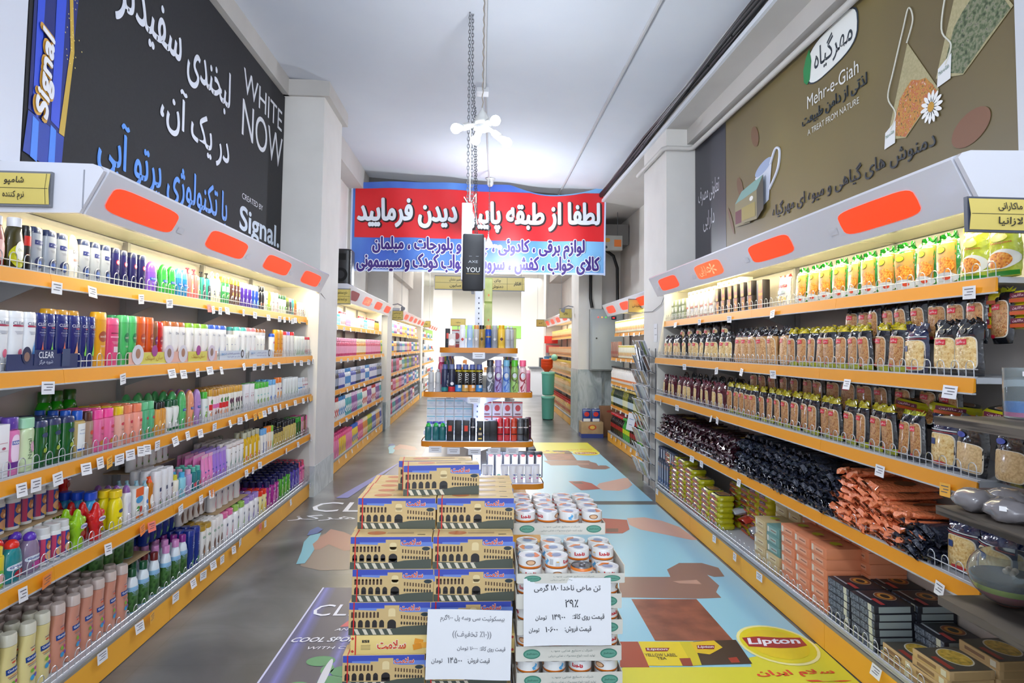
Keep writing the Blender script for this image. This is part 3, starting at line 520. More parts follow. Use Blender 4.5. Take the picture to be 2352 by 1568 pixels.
land = [('r', 0, .26, 1.75, .48, LAND), ('e', .2, .50, 1.5, .16, '#8fb6dc'), ('e', -.3, .44, .9, .12, '#5d7f6a'), ('p', .2, .56, .5, .04, '#5a2a4a', dict(text=[(-.5, .3), (0, -.3), (.5, .5), (0, 0)]))]
for k, c2, nm in (('landgreen', '#155234', 'dark green'), ('landred', '#6c1f20', 'dark red'), ('landpink', '#d08ac0', 'pink'), ('landpurple', '#8a2a8a', 'purple')):
    bottle(k, 'cleaner_bottle', 'meadow-printed bottle with %s cap' % nm, .072, .055, .225 if k != 'landgreen' else .215, 'jug', '#dfe9f0', c2, 'cyl', [('r', 0, .3, 1.7, .6, '#8ebfe2')] + land, e=2.1)
bottle('navyplant', 'lotion_bottle', 'royal blue bottle with green plant', .062, .055, .225, 'flat', '#142f86', '#16328e', 'oval', [('p', .1, .2, .6, .3, '#3a8a4a', dict(text=LEAF)), ('t', .1, .6, .5, .08, '#9ab4e0', T('Hu', rot=PI / 2))], rough=.15)
bottle('whitegold', 'lotion_bottle', 'white lotion bottle with gold cap', .068, .05, .205, 'flat', '#efece6', '#b08a28', 'oval', [('t', 0, .66, .6, .08, '#2a8a5c', T('Oat', bold=.02)), ('e', 0, .25, .5, .36, '#7a6454', dict(pw=1.4)), ('e', .1, .2, .2, .08, '#c87a2a')])
bottle('whitealmond', 'lotion_bottle', 'white lotion bottle with almond picture', .068, .05, .205, 'flat', '#ece8e4', '#e9e5e0', 'oval', [('t', 0, .66, .6, .08, '#2a8a5c', T('Oat', bold=.02)), ('e', 0, .25, .5, .36, '#6a4434', dict(pw=1.4))])
for k, c2, sw, nm in (('whitepinkcap', '#e06ca0', '#ee9aa8', 'pink'), ('whitelimecap', '#9cc85a', '#8cc83a', 'lime'), ('whitelilaccap', '#a78ad0', '#7a5ac8', 'lilac')):
    bottle(k, 'lotion_bottle', 'white body lotion with %s round cap' % nm, .085, .055, .20, 'shoulder', '#f0eeee', c2, 'cylw', [('e', .2, .55, .3, .11, '#182a5c'), ('p', .2, .3, .4, .4, sw, dict(text=SWIRL))])
bottle('yellowredcap', 'soap_bottle', 'yellow-labelled bottle with red cap', .07, .05, .185, 'square', '#ede0a0', '#e0341c', 'cylw', [('e', .1, .6, .3, .1, '#1c2a6a'), ('e', .1, .3, .6, .3, '#e8c23a')])
for k, c, c2, s, nm in (('magenta', '#a82a8c', '#191c56', '#e08ab8', 'magenta'), ('greenhand', '#4aa42a', '#191c56', '#b4d44a', 'grass green'), ('violet', '#4a3aa0', '#191c56', '#a69ae0', 'violet'), ('pinkhand', '#ee5a98', '#e0506c', '#f7a6c4', 'rose pink'), ('lavhand', '#7a6acc', '#231e62', '#b0a6ee', 'lavender')):
    bottle(k, 'soap_bottle', '%s soap refill with %s cap' % (nm, 'navy' if c2 in ('#191c56', '#231e62') else 'coral'), .09, .055, .22, 'square', c, c2, 'cyl', [('e', .1, .62, .3, .1, '#1c2a6a'), ('e', 0, .3, .8, .4, N('petals_' + k, [(.4, c), (.5, s), (.62, c)], 45, .3, detail=3))], e=5, rough=.2)
# pasta aisle
pouch('greenpouch', 'pasta_bag', 'green-topped pasta bag with yellow badge', .135, .05, .215, '#2c8a2a', '#138f1c', None, None, [('r', .12, .45, .78, .8, '#c48a3c'), ('r', .12, .62, .74, .35, N('kitchen_photo', [(.35, '#8a7a5c'), (.5, '#c89a4c'), (.65, '#e0a43c')], 14, .4)), ('e', .12, .36, .74, .34, PASTA3), ('e', .12, .12, .9, .22, '#c9ccd0'), ('e', .3, .12, .3, .08, '#d84a2c'), ('e', -.12, .68, .42, .13, '#2a7a2a'), ('e', -.12, .68, .38, .115, '#ecd62a')], crown=.16, seed=3)
pouch('yellowpouch', 'pasta_bag', 'lime-yellow bag of red tomato pasta', .15, .05, .205, '#c2cc3a', '#d0c62c', None, None, [('e', 0, .72, .5, .14, '#e9e26a'), ('t', .1, .62, .6, .05, '#c03a2c', T('Ketchup pasta', bold=.01)), ('e', .2, .32, .85, .36, '#ecebe2'), ('e', 0, .3, .74, .3, PASTA3), ('r', 0, .06, .96, .08, '#2a8a2a')], crown=.06, seed=4)
pouch('whitepasta', 'pasta_bag', 'white and red printed pasta bag', .15, .05, .20, '#d8d2cc', '#b83a34', None, None, [('t', .1, .66, .7, .12, '#b0243c', T('Pasta', bold=.02, shear=.3)), ('e', -.1, .45, .8, .12, '#aab4bc'), ('e', 0, .22, .8, .22, PASTA2)], crown=.07, seed=5)
red = lambda z: [('r', -.1, z, .42, .1, '#d8243c'), ('t', -.1, z, .34, .055, '#f6e4e4', T(fa('زر ماکارون'), bold=.02))]
lab = lambda cz: [('e', 0, .80, .2, .10, '#6a665c'), ('e', 0, .80, .15, .075, '#1b1c22')] + red(cz) + [('e', -.35, .12, .26, .07, '#c8203a')]
pouch('yellowtop', 'pasta_bag', 'black pasta bag with yellow-orange top', .135, .05, .215, '#171922', '#b9aa14', (.0, .42, .80, .62), PASTA1, lab(.64), seed=11, crown=.13, botc='#9ea414')
pouch('yellowtop2', 'pasta_bag', 'black-framed pasta bag with yellow edge', .135, .05, .205, '#171922', '#a8a816', (.0, .44, .80, .66), PASTA1, lab(.66), seed=12, crown=.07, botc='#14161c')
pouch('blacktop', 'pasta_bag', 'black-topped bag of pale pasta', .14, .055, .215, '#14151b', '#101116', (.0, .40, .80, .56), PASTA2, lab(.60)[:4], seed=13, crown=.16)
pouch('cleartop', 'pasta_bag', 'clear pasta bag with black crumpled neck', .14, .055, .235, '#c09868', '#15151b', (.0, .38, .9, .66), N('pasta_tan', [(.3, '#a8774a'), (.5, '#cf9f6c'), (.7, '#e0bb88')], 100, .25, bump=.3, coat=.6), red(.62), seed=14, crown=.24)
pouch('maroontop', 'pasta_bag', 'maroon bag with oval pasta window', .12, .05, .205, '#4c1420', '#5c1626', (.0, .36, .62, .52), PASTA2, [('r', -.05, .70, .3, .04, '#d8a0a8')], seed=15, crown=.15)
pouch('blacklow', 'pasta_bag', 'black bag of short pasta, square window', .15, .055, .22, '#14151a', '#14151a', (.0, .30, .84, .48), N('pasta_pale', [(.35, '#c2a070'), (.6, '#dcbd8c')], 110, .25, bump=.2, coat=.6), [('e', -.4, .68, .34, .1, '#2c3f9c')], seed=16, crown=.12)
pouch('navytop', 'pasta_bag', 'navy-trimmed bag of pale pasta', .15, .055, .205, '#1b2244', '#1b2244', (.0, .36, .86, .60), PASTA2, [('r', 0, .74, .95, .02, '#c8ccd0'), ('r', 0, .70, .95, .015, '#a03a3c'), ('r', -.5, .5, .2, .12, '#24407c'), ('e', 0, .1, .5, .07, '#c82a34')], seed=17, crown=.16)
def lying(key, desc, w, d, h, base, edge, top, catg='bag'):
    """plump bag lying flat, its long edge to the front and its window on top"""
    b = MB(); n = 10; em = FILM(edge)
    b.loft([(0, w / 2 * .90, d / 2 * .9), (h * .25, w / 2, d / 2), (h * .7, w / 2, d / 2), (h, w / 2 * .86, d / 2 * .86)], em, 20, 5)
    b.loft([(h, w / 2 * .84, d / 2 * .84), (h + .001, w / 2 * .82, d / 2 * .82)], FILM(base), 20, 5)
    Tm = b.T; b.T = Matrix.Translation((0, 0, h)) @ Matrix.Rotation(-PI / 2, 4, 'X'); b.deco('e', 0, 0, w * .66, d * .62, M('#cfc9bb', .3), None, off=.0022, pw=5); b.deco('e', 0, 0, w * .62, d * .58, top, None, off=.003, pw=5); b.T = Tm
    b.deco('r', -.1 * w, h * .62, w * .55, h * .42, M('#6a1f38', .3), lambda x, z: -d / 2, off=.002); b.deco('t', -.1 * w, h * .62, w * .42, h * .26, M('#e8c8d0', .3), lambda x, z: -d / 2, off=.003, text=fa('زر ماکارون'), bold=.02)
    b.deco('r', .0, h * .22, w * .8, h * .3, M('#c8542a', .3), lambda x, z: -d / 2, off=.002)
    reg(key, 'pasta_bag', desc, catg, w, d, h, b.mesh('pasta_bag'))
lying('lyingyellow', 'plump pasta bag lying flat, yellow edge', .19, .14, .042, '#171820', '#b2ac18', PASTA1)
lying('lyingorange', 'plump yellow-orange pasta bag lying flat', .15, .16, .045, '#c8c024', '#c9b91c', PASTA3)
def twist(key, desc, c, c2, seed, w=.095, L=.26, h=.034):
    """spaghetti pack lying down, its crinkled film end to the front"""
    rg = random.Random(seed); b = MB(); mt = M(c, .16, bump=1.0, bs=70, coat=.5)
    n = 14; secs = [(-.050, 1.05, .30), (-.036, .92, 1.0), (-.022, .62, .50), (-.010, .80, .95), (0, .9, 1.0), (.05, .95, 1), (L * .5, .95, 1), (L, .8, .5)]
    vs = []; fs = []
    for k, (y, a, q) in enumerate(secs):
        for i in range(n):
            t = 2 * PI * i / n; j = (.012, .010, .006, .004)[k] if k < 4 else .001
            if k < 2: vs.append((w / 2 * a * math.cos(t) * (1 + .25 * (-1) ** i) + rg.uniform(-j, j), y + rg.uniform(-.012, .012), h / 2 + h / 2 * q * math.sin(t) * (1 + .4 * (-1) ** i) + rg.uniform(-j, j)))
            else: vs.append((w / 2 * a * math.cos(t) + rg.uniform(-j, j), y + rg.uniform(-j, j), h / 2 + h / 2 * q * math.sin(t) + rg.uniform(-j, j) * .6))
    for k in range(len(secs) - 1):
        for i in range(n): fs.append((k * n + i, k * n + (i + 1) % n, (k + 1) * n + (i + 1) % n, (k + 1) * n + i))
    fs.append(tuple(range(n))); fs.append(tuple(range((len(secs) - 1) * n, len(secs) * n))[::-1])
    b.add(vs, fs, mt)
    b.T = Matrix.Translation((0, L * .45, h)) @ Matrix.Rotation(-PI / 2, 4, 'X'); b.deco('e', 0, 0, w * .5, L * .4, M(c2, .3), None, off=.001)
    reg(key, 'spaghetti_pack', desc, 'pack', w, L, h, b.mesh('spaghetti_pack', 25))
for q in range(3):
    twist('twblack%d' % q, 'black spaghetti pack, crinkled end outward', '#262b3c', '#6a4a34', 21 + q)
    twist('tworange%d' % q, 'orange spaghetti pack, crinkled end outward', '#f58a5a', '#7a5030', 31 + q)
    twist('twred%d' % q, 'dark maroon spaghetti pack, crinkled end outward', '#3c1824', '#b09038', 41 + q)
carton('jarbox', 'carton', 'slim carton with landscape print', .055, .055, .27, '#2c3650', [('r', 0, .55, .6, .7, '#9aa4bc'), ('r', 0, .22, .8, .25, '#4a6a9a'), ('r', 0, .8, .4, .12, '#c8a48c')])
carton('jarboxtop', 'carton', 'short dark carton with white flap', .055, .055, .12, '#39415a', [('r', 0, .5, .5, .7, '#c8ccd4')])
for k, c, c2, nm in (('teabox', '#c8b184', '#d8c89c', 'beige'), ('tealbox', '#6c9690', '#9cb8b0', 'grey-green'), ('salmonbox', '#dd8a63', '#e6a888', 'salmon')):
    carton(k, 'pasta_box', nm + ' flat carton', .16, .20, .055, c, [('r', -.1, .5, .7, .5, c2), ('r', -.75, .5, .12, .6, '#e0ddd0'), ('r', .1, .5, .4, .1, '#8a5a48')], top=[('e', -.1, 0, .42, .3, '#c2c41c'), ('r', .4, .0, .2, .12, '#b04a34')])
carton('darkbox', 'lasagna_box', 'black flat carton with round dish picture', .19, .19, .034, '#23242e', [('r', 0, .5, .96, .86, N('fine_print', [(.4, '#3a4250'), (.55, '#6a7484'), (.7, '#8f98a4')], 120, .5)), ('r', .62, .5, .14, .9, '#cfd2c0')], top=[('e', -.15, .3, .54, .5, '#a9a294'), ('e', -.15, .3, .50, .46, '#8a4a24'), ('e', -.15, .3, .38, .34, '#c48a3c'), ('e', -.15, .3, .26, .2, '#2c2a28'), ('r', .5, -.5, .4, .12, '#b23a3c'), ('r', -.3, -.7, .6, .06, '#9aa0a8')], side='#8f9a9c')
carton('lasagnabox', 'lasagna_box', 'beige flat carton with oval dish picture', .20, .19, .034, '#c8a878', [('r', -.2, .5, .5, .4, '#8a6a50'), ('r', .7, .5, .14, .7, '#dcd6c0')], top=[('r', 0, 0, .96, .96, '#4a463c'), ('e', -.1, .2, .74, .62, '#cfcab8'), ('e', -.1, .2, .68, .56, N('lasagna_dish', [(.3, '#8a7a2c'), (.5, '#caa43c'), (.7, '#d8c05c')], 40, .4)), ('r', .3, -.7, .5, .12, '#9a3a2c')], side='#b79a6c')
carton('smallcarton', 'soup_box', 'small silver-white carton', .085, .06, .105, '#d5cbc4', [('e', 0, .4, .8, .5, '#e8e4e0'), ('r', 0, .1, .96, .15, '#b86a4a')])
carton('greencarton', 'soup_box', 'small grey-green carton', .085, .06, .065, '#8a9272', [('e', 0, .5, .7, .6, '#d8d8c8')])
carton('blackcarton', 'soup_box', 'black carton with orange dish picture', .075, .05, .105, '#241c1c', [('r', .18, .5, .74, .96, '#b87a5a'), ('e', .2, .62, .5, .4, '#d89a4a'), ('r', .3, .12, .6, .2, '#e0a23c')])
carton('tallcarton', 'soup_box', 'tall orange-picture carton', .10, .05, .20, '#241c1c', [('r', .2, .5, .72, .98, '#c0805c'), ('e', .2, .75, .55, .3, '#d89a4a'), ('e', .2, .3, .55, .3, '#c8863c'), ('r', .3, .5, .6, .1, '#e0a23c')])
carton('whitecapbox', 'soup_box', 'white-lidded carton lying on the others', .07, .09, .05, '#ece4da', [('r', 0, .5, .4, .3, '#d8522c')])
pouch('silverbag', 'snack_bag', 'silver crumpled bag', .12, .05, .17, '#a4a6ac', '#b4b6bc', None, None, [('e', 0, .5, .6, .4, '#3a8a2a')], seed=51, crown=.1)
pouch('redorangebag', 'snack_bag', 'red and orange crumpled bag', .13, .05, .18, '#a83020', '#d8521c', None, None, [('e', 0, .5, .4, .4, '#c8a088')], seed=52, crown=.1)
# island end shelves
bottle('aero_white', 'deodorant_can', 'white aerosol with red diamond', .046, .046, .17, 'aero', '#e6e6ec', '#ecebf0', 'cylw', [('e', 0, .38, .5, .16, '#c43a34', dict(pw=1))], e=2, catg='can')
bottle('aero_lblue', 'deodorant_can', 'pale blue aerosol', .046, .046, .17, 'aero', '#a2bedc', '#a9c4e0', 'cylw', [('e', 0, .4, .5, .12, '#e8e4ea', dict(pw=1))], e=2, catg='can')
bottle('aero_grey', 'deodorant_can', 'grey aerosol with orange cap', .046, .046, .17, 'aero', '#b8b4b4', '#d8924a', 'cylw', [('e', 0, .4, .5, .16, '#e2e0de', dict(pw=1))], e=2, catg='can')
bottle('aero_gold', 'deodorant_can', 'gold aerosol with black cap', .046, .046, .17, 'aero', '#a8853c', '#14161a', 'cylw', [('e', 0, .4, .5, .16, '#2a2418', dict(pw=1))], e=2, rough=.2, catg='can')
bottle('aero_blue', 'deodorant_can', 'deep blue aerosol with orange cap', .046, .046, .17, 'aero', '#1c469c', '#d8924a', 'cylw', [('r', 0, .5, .7, .06, '#b8902c')], e=2, catg='can')
bottle('aero_silver', 'deodorant_can', 'plain silver aerosol', .046, .046, .17, 'aero', '#8f929a', '#a9acb2', 'cylw', [('e', 0, .4, .5, .14, '#d8d8dc', dict(pw=1))], e=2, catg='can')
bottle('aero_yellow', 'deodorant_can', 'yellow aerosol with yellow cap', .054, .054, .172, 'aero', '#e4b93c', '#f2b80e', 'cylw', [('e', 0, .4, .5, .16, '#5a2a2c', dict(pw=1))], e=2, catg='can')
bottle('aero_knob', 'deodorant_can', 'silver aerosol with round knob', .042, .042, .165, 'aero', '#b4b6ba', '#c0c2c8', 'ball', lines(0, .4, .6, '#7a7a80', 3), e=2, catg='can')
bottle('foam_navy', 'shaving_foam_can', 'navy shaving foam with clear cap', .05, .05, .2, 'aero', '#1c2a52', '#4a5a9a', 'cylw', [('t', .0, .44, 2.0, .10, '#e6eaf4', T('Gillette', rot=PI / 2, bold=.02)), ('r', 0, .1, 1.2, .14, '#1f7a78')], e=2, catg='can')
bottle('foam_red', 'shaving_foam_can', 'navy shaving foam with red base', .05, .05, .2, 'aero', '#222a48', '#6a78a8', 'cylw', [('r', 0, .1, 1.3, .18, '#c8262e'), ('e', .2, .3, .5, .12, '#e8e8ee')], e=2, catg='can')
for k, c, nm in (('arko_blue', '#3f86c4', 'blue'), ('arko_gold', '#c89a4c', 'gold'), ('arko_orange', '#d88a34', 'orange')):
    bottle(k, 'shaving_foam_can', 'black shaving foam can with %s base' % nm, .05, .05, .2, 'aero', '#15161c', '#5a6ab0', 'cylw', [('r', 0, .765, 1.3, .05, '#c8b820'), ('t', 0, .50, 1.5, .12, '#f0f0f0', T('ARKO', bold=.03, rot=PI / 2)), ('r', 0, .14, 1.3, .24, c), ('r', .3, .2, .4, .1, '#e6e4e0')], e=2, catg='can')
for k, c, c2, sw, nm in (('fresh_black', '#5c626c', '#273040', '#c8ccd4', 'dark grey'), ('fresh_purple', '#a99ad0', '#b8a4e4', '#6a2a6c', 'lilac'), ('fresh_blue', '#8cacdc', '#7cc4e8', '#3a6ac8', 'light blue'), ('fresh_green', '#9cc86c', '#58c824', '#5c6a3c', 'green'), ('fresh_pink', '#e8c4cc', '#ee5a84', '#a01c34', 'pink')):
    bottle(k, 'freshener_can', '%s swirl-printed spray can' % nm, .06, .055, .235, 'waist', c, c2, 'cylw', [('e', 0, .48, .8, .3, sw), ('e', .1, .5, .62, .22, c), ('e', 0, .52, .5, .15, '#dde2ea'), ('p', 0, .2, .9, .4, sw, dict(text=SWIRL))], e=2.2, catg='can')
bottle('pinkclearlotion', 'lotion_bottle', 'translucent pink lotion bottle', .05, .04, .16, 'flat', '#d8688c', '#e2a4b8', 'oval', [])
bottle('blackstick', 'perfume_can', 'tall black and grey perfume can', .04, .04, .13, 'aero', '#15161a', '#4a4c50', 'cylw', [], e=2, catg='can')
carton('blackbox', 'perfume_box', 'black perfume box', .058, .05, .145, '#17171b', lines(0, .4, .4, '#55555c', 2), catg='box')
carton('blackredbox', 'perfume_box', 'black perfume box with red square', .058, .05, .145, '#17171b', [('r', 0, .62, .5, .28, '#d83a24')] + lines(0, .3, .4, '#55555c', 2), catg='box')
carton('blackgoldbox', 'perfume_box', 'black perfume box with gold print', .058, .05, .145, '#17171b', [('e', 0, .6, .3, .14, '#d8b43a', dict(pw=1)), ('r', 0, .35, .5, .12, '#b8a88c'), ('r', 0, .12, .5, .06, '#c8a83a')], catg='box')
for k, c, nm in (('spray_red', '#b3202a', 'red'), ('spray_orange', '#c03a20', 'orange-red'), ('spray_grey', '#5c6066', 'dark grey'), ('spray_black', '#1f2026', 'black'), ('spray_purple', '#4a1c3a', 'plum')):
    bottle(k, 'deodorant_can', '%s body spray can' % nm, .048, .048, .165, 'aero', c, c, 'can', [('r', 0, .6, .7, .05, '#cfc8c8'), ('r', 0, .3, .8, .04, '#1b1b1e')], e=2, catg='can')
bottle('roll_teal', 'rollon_bottle', 'teal roll-on bottle with green cap', .05, .045, .125, 'square', '#1f6a70', '#15b83c', 'dome', [], rough=.15)
bottle('roll_white', 'rollon_bottle', 'white and blue upturned tube', .045, .035, .12, 'flat', '#e4e8f4', '#2a3ea8', 'oval', [])
carton('redtea', 'tea_box', 'white carton with red emblem', .075, .06, .11, '#ece6e6', [('e', 0, .55, .55, .45, '#c23a3c'), ('r', 0, .94, .98, .08, '#c8302c'), ('r', 0, .12, .6, .1, '#8a5a5c')])
carton('blacktea', 'tea_box', 'tall black carton with white panel', .06, .06, .19, '#1d1d22', [('r', .1, .45, .66, .86, '#e0dfea'), ('e', .1, .86, .56, .1, '#c83a3c'), ('e', .1, .1, .5, .1, '#2c4a38')])
carton('greentea', 'tea_box', 'tall green-gold carton', .075, .06, .20, '#8c9a4a', [('r', 0, .5, .9, .9, N('green_gold', [(.3, '#7a8c34'), (.6, '#b4b46c')], 5, .3)), ('e', .1, .3, .2, .1, '#c86a34')])
carton('whitesoap', 'soap_box', 'white soap carton', .07, .05, .06, '#e9eef0', [('r', 0, .7, .9, .12, '#7ec8d8'), ('e', 0, .4, .5, .3, '#d4e0e8')])
# far gondolas
FARC = [('#c83a6c', '#f0a0c0'), ('#3a4aa8', '#d8d8e8'), ('#e8e4dc', '#c83a3c'), ('#3a8a4a', '#e0d84a'), ('#d88a2c', '#f0e0c0'), ('#7a3a8c', '#e8c8e8'), ('#e2e6ea', '#3a86c4'), ('#1c2434', '#9aa4b8'), ('#e8c82c', '#3a6ac8'), ('#3aa0a8', '#f0f0f0')]
FARN = ['pink', 'blue', 'white', 'green', 'orange', 'purple', 'pale grey', 'black', 'yellow', 'turquoise']
for i, (c, c2) in enumerate(FARC):
    bottle('det%d' % i, 'detergent_bottle', '%s detergent bottle' % FARN[i], .095, .06, .27, 'jug', c, c2, 'cyl', [('e', 0, .32, .8, .36, c2), ('e', 0, .3, .5, .16, c, dict(off=.002))], n=12)
    bottle('far%d' % i, 'cleaner_bottle', '%s cleaner bottle' % FARN[i], .085, .06, .235, 'shoulder', c, c2, 'cylw', [('r', 0, .36, .8, .4, c2)], n=10)
bottle('shoulderpink', 'softener_bottle', 'pink-topped yellow softener bottle', .11, .07, .26, 'jug', '#e8c030', '#ee4a8c', 'cylw', [('e', .2, .3, .5, .3, '#8a5a7a')], n=12)
bottle('softpink', 'softener_bottle', 'rose softener bottle with pink cap', .11, .07, .26, 'jug', '#e87aa8', '#ee5a90', 'cylw', [('e', .2, .3, .5, .3, '#a83a6a')], n=12)
bottle('oil', 'oil_bottle', 'golden cooking-oil bottle with yellow cap', .08, .07, .27, 'jug', '#c8912c', '#e0c040', 'cyl', [('r', 0, .35, 1.1, .25, '#d8c49a')], n=10, rough=.12)
bottle('oilred', 'oil_bottle', 'golden cooking-oil jug with red cap', .10, .08, .27, 'jug', '#cf9a34', '#c8281c', 'cyl', [('r', 0, .3, 1.1, .25, '#c86a3c')], n=10, rough=.12)
bottle('oilblue', 'oil_bottle', 'golden cooking-oil jug with blue cap', .10, .08, .27, 'jug', '#cf9a34', '#3a9ac8', 'cyl', [('r', 0, .3, 1.1, .25, '#d8b84c')], n=10, rough=.12)
carton('honeybox', 'food_box', 'amber and orange carton', .09, .07, .16, '#d8883c', [('r', 0, .5, .8, .5, '#ecc890')])
bottle('juice', 'juice_bottle', 'black-capped juice bottle with fruit label', .07, .07, .25, 'wine', '#e6e0d8', '#17171b', 'cylw', [('r', 0, .36, 1.3, .5, '#ece8e4'), ('e', 0, .2, .8, .16, '#e07a2c')], n=12, e=2)
bottle('sparkling', 'drink_bottle', 'dark green drink bottle with gold foil', .07, .07, .30, 'wine', '#14301c', '#c8ae5a', 'cylw', [('r', 0, .3, 1.2, .3, '#b8c8d4')], n=12, e=2, rough=.1)
bottle('sparklinggold', 'drink_bottle', 'olive drink bottle with gold foil', .07, .07, .30, 'wine', '#7a7a1c', '#d8c06a', 'cylw', [('r', 0, .3, 1.2, .3, '#d8d8b8')], n=12, e=2, rough=.1)
bottle('cola', 'drink_bottle', 'dark cola bottle with red cap', .095, .095, .32, 'wine', '#1c0f10', '#c8202c', 'cylw', [('r', 0, .4, 1.3, .2, '#9a1c24')], n=12, e=2, rough=.1)
bottle('limesoda', 'drink_bottle', 'green soda bottle with green cap', .095, .095, .32, 'wine', '#2c9a34', '#2ca034', 'cylw', [('r', 0, .4, 1.3, .2, '#c8d82c')], n=12, e=2, rough=.1)
bottle('orangesoda', 'drink_bottle', 'orange soda bottle with orange cap', .095, .095, .32, 'wine', '#ee5a1c', '#ee6a2c', 'cylw', [('r', 0, .4, 1.3, .2, '#e87a3c')], n=12, e=2, rough=.1)
carton('juicebox', 'juice_carton', 'white juice carton with fruit print', .09, .06, .19, '#e4e2cc', [('e', 0, .3, .8, .3, '#d8a43c'), ('r', 0, .9, .9, .14, '#d8c83a'), ('e', -.3, .2, .3, .14, '#c8442c')])
carton('peachcarton', 'juice_carton', 'brown and peach juice carton', .07, .06, .25, '#8a5a4a', [('r', 0, .5, .5, .9, '#d8a890'), ('e', 0, .3, .6, .2, '#c84a34')])

# ---------------------------------------------------------------- room
def slab(name, pts, mat, kind='structure', **kw):
    b = MB(); b.add(pts, [tuple(range(len(pts)))], mat); return b.obj(name, smooth=0, kind=kind, **kw)
def floor_mat():
    m = N('stone_floor', [(.32, '#3f4144'), (.46, '#535559'), (.56, '#606266'), (.7, '#74767b')], 1.7, .28, detail=14, dist=.5)
    nt = m.node_tree; b = nt.nodes['Principled BSDF']; b.inputs['Specular IOR Level'].default_value = .5
    br = nt.nodes.new('ShaderNodeTexBrick'); br.offset = 0; br.inputs['Color1'].default_value = br.inputs['Color2'].default_value = (1, 1, 1, 1)
    br.inputs['Mortar'].default_value = (.55, .55, .55, 1); br.inputs['Scale'].default_value = 1; br.inputs['Mortar Size'].default_value = .004
    br.inputs['Brick Width'].default_value = .8; br.inputs['Row Height'].default_value = .4
    tc = nt.nodes.new('ShaderNodeTexCoord'); nt.links.new(tc.outputs['Object'], br.inputs['Vector'])
    mx = nt.nodes.new('ShaderNodeMix'); mx.data_type = 'RGBA'; mx.blend_type = 'MULTIPLY'; mx.inputs[0].default_value = .22
    src = b.inputs['Base Color'].links[0].from_socket
    nt.links.new(src, mx.inputs[6]); nt.links.new(br.outputs[0], mx.inputs[7]); nt.links.new(mx.outputs[2], b.inputs['Base Color']); return m
WALL = N('painted_wall', [(.3, '#dbd8d3'), (.7, '#e2dfda')], 3, .7, detail=3)
WALLG = N('grey_wall', [(.3, '#c4bfb9'), (.7, '#cdc8c2')], 3, .7)
CEIL = N('ceiling_paint', [(.3, '#d3d8e2'), (.7, '#dadee6')], 1.2, .8)
BEAMM = N('beam_paint', [(.3, '#bdb9b4'), (.7, '#c6c2bd')], 2, .7)
MARB = N('grey_marble', [(.2, '#6f7a80'), (.42, '#9aa5a9'), (.55, '#b9c2c4'), (.75, '#879297')], 2.2, .3, 'noise', stretch=(1.4, 1.4, .8), detail=8, dist=2.5)
def zc(x): return 4.33 - .065 * (x + 2.1)          # the ceiling falls slightly to the right
slab('floor', [(-6, -5, 0), (6, -5, 0), (6, 32, 0), (-6, 32, 0)], floor_mat())
b = MB(); b.prism([(-2.3, zc(-2.3)), (1.95, zc(1.95)), (1.95, zc(1.95) + .2), (-2.3, zc(-2.3) + .2)], -5, 10.45, CEIL, 'y')
b.obj('ceiling', smooth=0, kind='structure')
# left wall: shelf recess planes and pillars
b = MB(); b.box(-2.3, -2.08, -5, 18.6, 0, 4.5, WALL); b.obj('wall_left', smooth=0, kind='structure')
b = MB(); b.box(2.26, 2.5, -5, 6.45, 0, 4.2, WALL); b.box(2.62, 2.8, 6.45, 12.4, 0, 4.2, WALLG); b.box(2.26, 2.5, 12.3, 18.0, 0, 4.2, WALL); b.obj('wall_right', smooth=0, kind='structure')
def pillar(name, x0, x1, y0, y1, h, mh, label_cap=True):
    b = MB(); b.box(x0, x1, y0, y1, mh, h, WALL); b.box(x0 - .004, x1 + .004, y0 - .004, y1 + .004, 0, mh, MARB); return b.obj(name, smooth=0, kind='structure')
pillar('wall_left_pillar', -2.08, -1.655, 6.6, 7.44, 4.36, .31)
pillar('wall_left_pillar_far', -2.08, -1.70, 11.82, 12.45, 4.36, .5)
pillar('wall_left_pillar_end', -2.08, -1.70, 18.6, 19.2, 4.36, .5)
pillar('wall_right_pillar', 1.94, 2.55, 6.45, 7.35, 3.86, .02)
pillar('wall_right_pillar_far', 1.82, 2.25, 11.5, 12.4, 3.9, 1.15)
pillar('wall_right_pillar_end', 1.82, 2.3, 17.2, 17.8, 3.9, .4)
b = MB(); b.box(2.02, 2.8, 11.62, 11.8, 1.12, 4.2, WALLG); b.box(2.02, 2.8, 11.60, 11.82, 0, 1.12, MARB); b.obj('wall_recess', smooth=0, kind='structure')
# beams: capping over the left pillar line, downstand on the right, dark cross beam beyond the banner
b = MB(); b.box(-2.08, -1.60, 6.56, 7.5, 4.14, 4.31, BEAMM); b.box(-2.08, -2.02, -5, 6.6, 4.14, 4.34, BEAMM); b.box(-2.08, -1.85, 7.5, 10.4, 4.0, 4.34, BEAMM); b.obj('trim_1', smooth=0, kind='structure')
b = MB(); b.box(1.94, 2.26, -5, 11.6, 3.86, 4.3, BEAMM); b.box(2.26, 2.8, 6.45, 11.8, 3.86, 4.3, BEAMM); b.box(2.16, 2.26, -5, 6.45, 3.70, 3.86, BEAMM); b.obj('ceiling_beam', smooth=0, kind='structure')
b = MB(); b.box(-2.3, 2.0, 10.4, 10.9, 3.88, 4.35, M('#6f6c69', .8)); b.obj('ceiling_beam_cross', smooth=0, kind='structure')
b = MB(); b.box(-2.3, 2.7, 10.9, 18.6, 4.0, 4.2, WALLG); b.obj('ceiling_back', smooth=0, kind='structure')
b = MB(); b.box(-2.08, -1.95, 12.45, 18.6, 3.2, 4.0, WALLG); b.box(1.9, 2.3, 12.4, 17.2, 3.3, 4.0, WALLG); b.obj('trim_2', smooth=0, kind='structure')
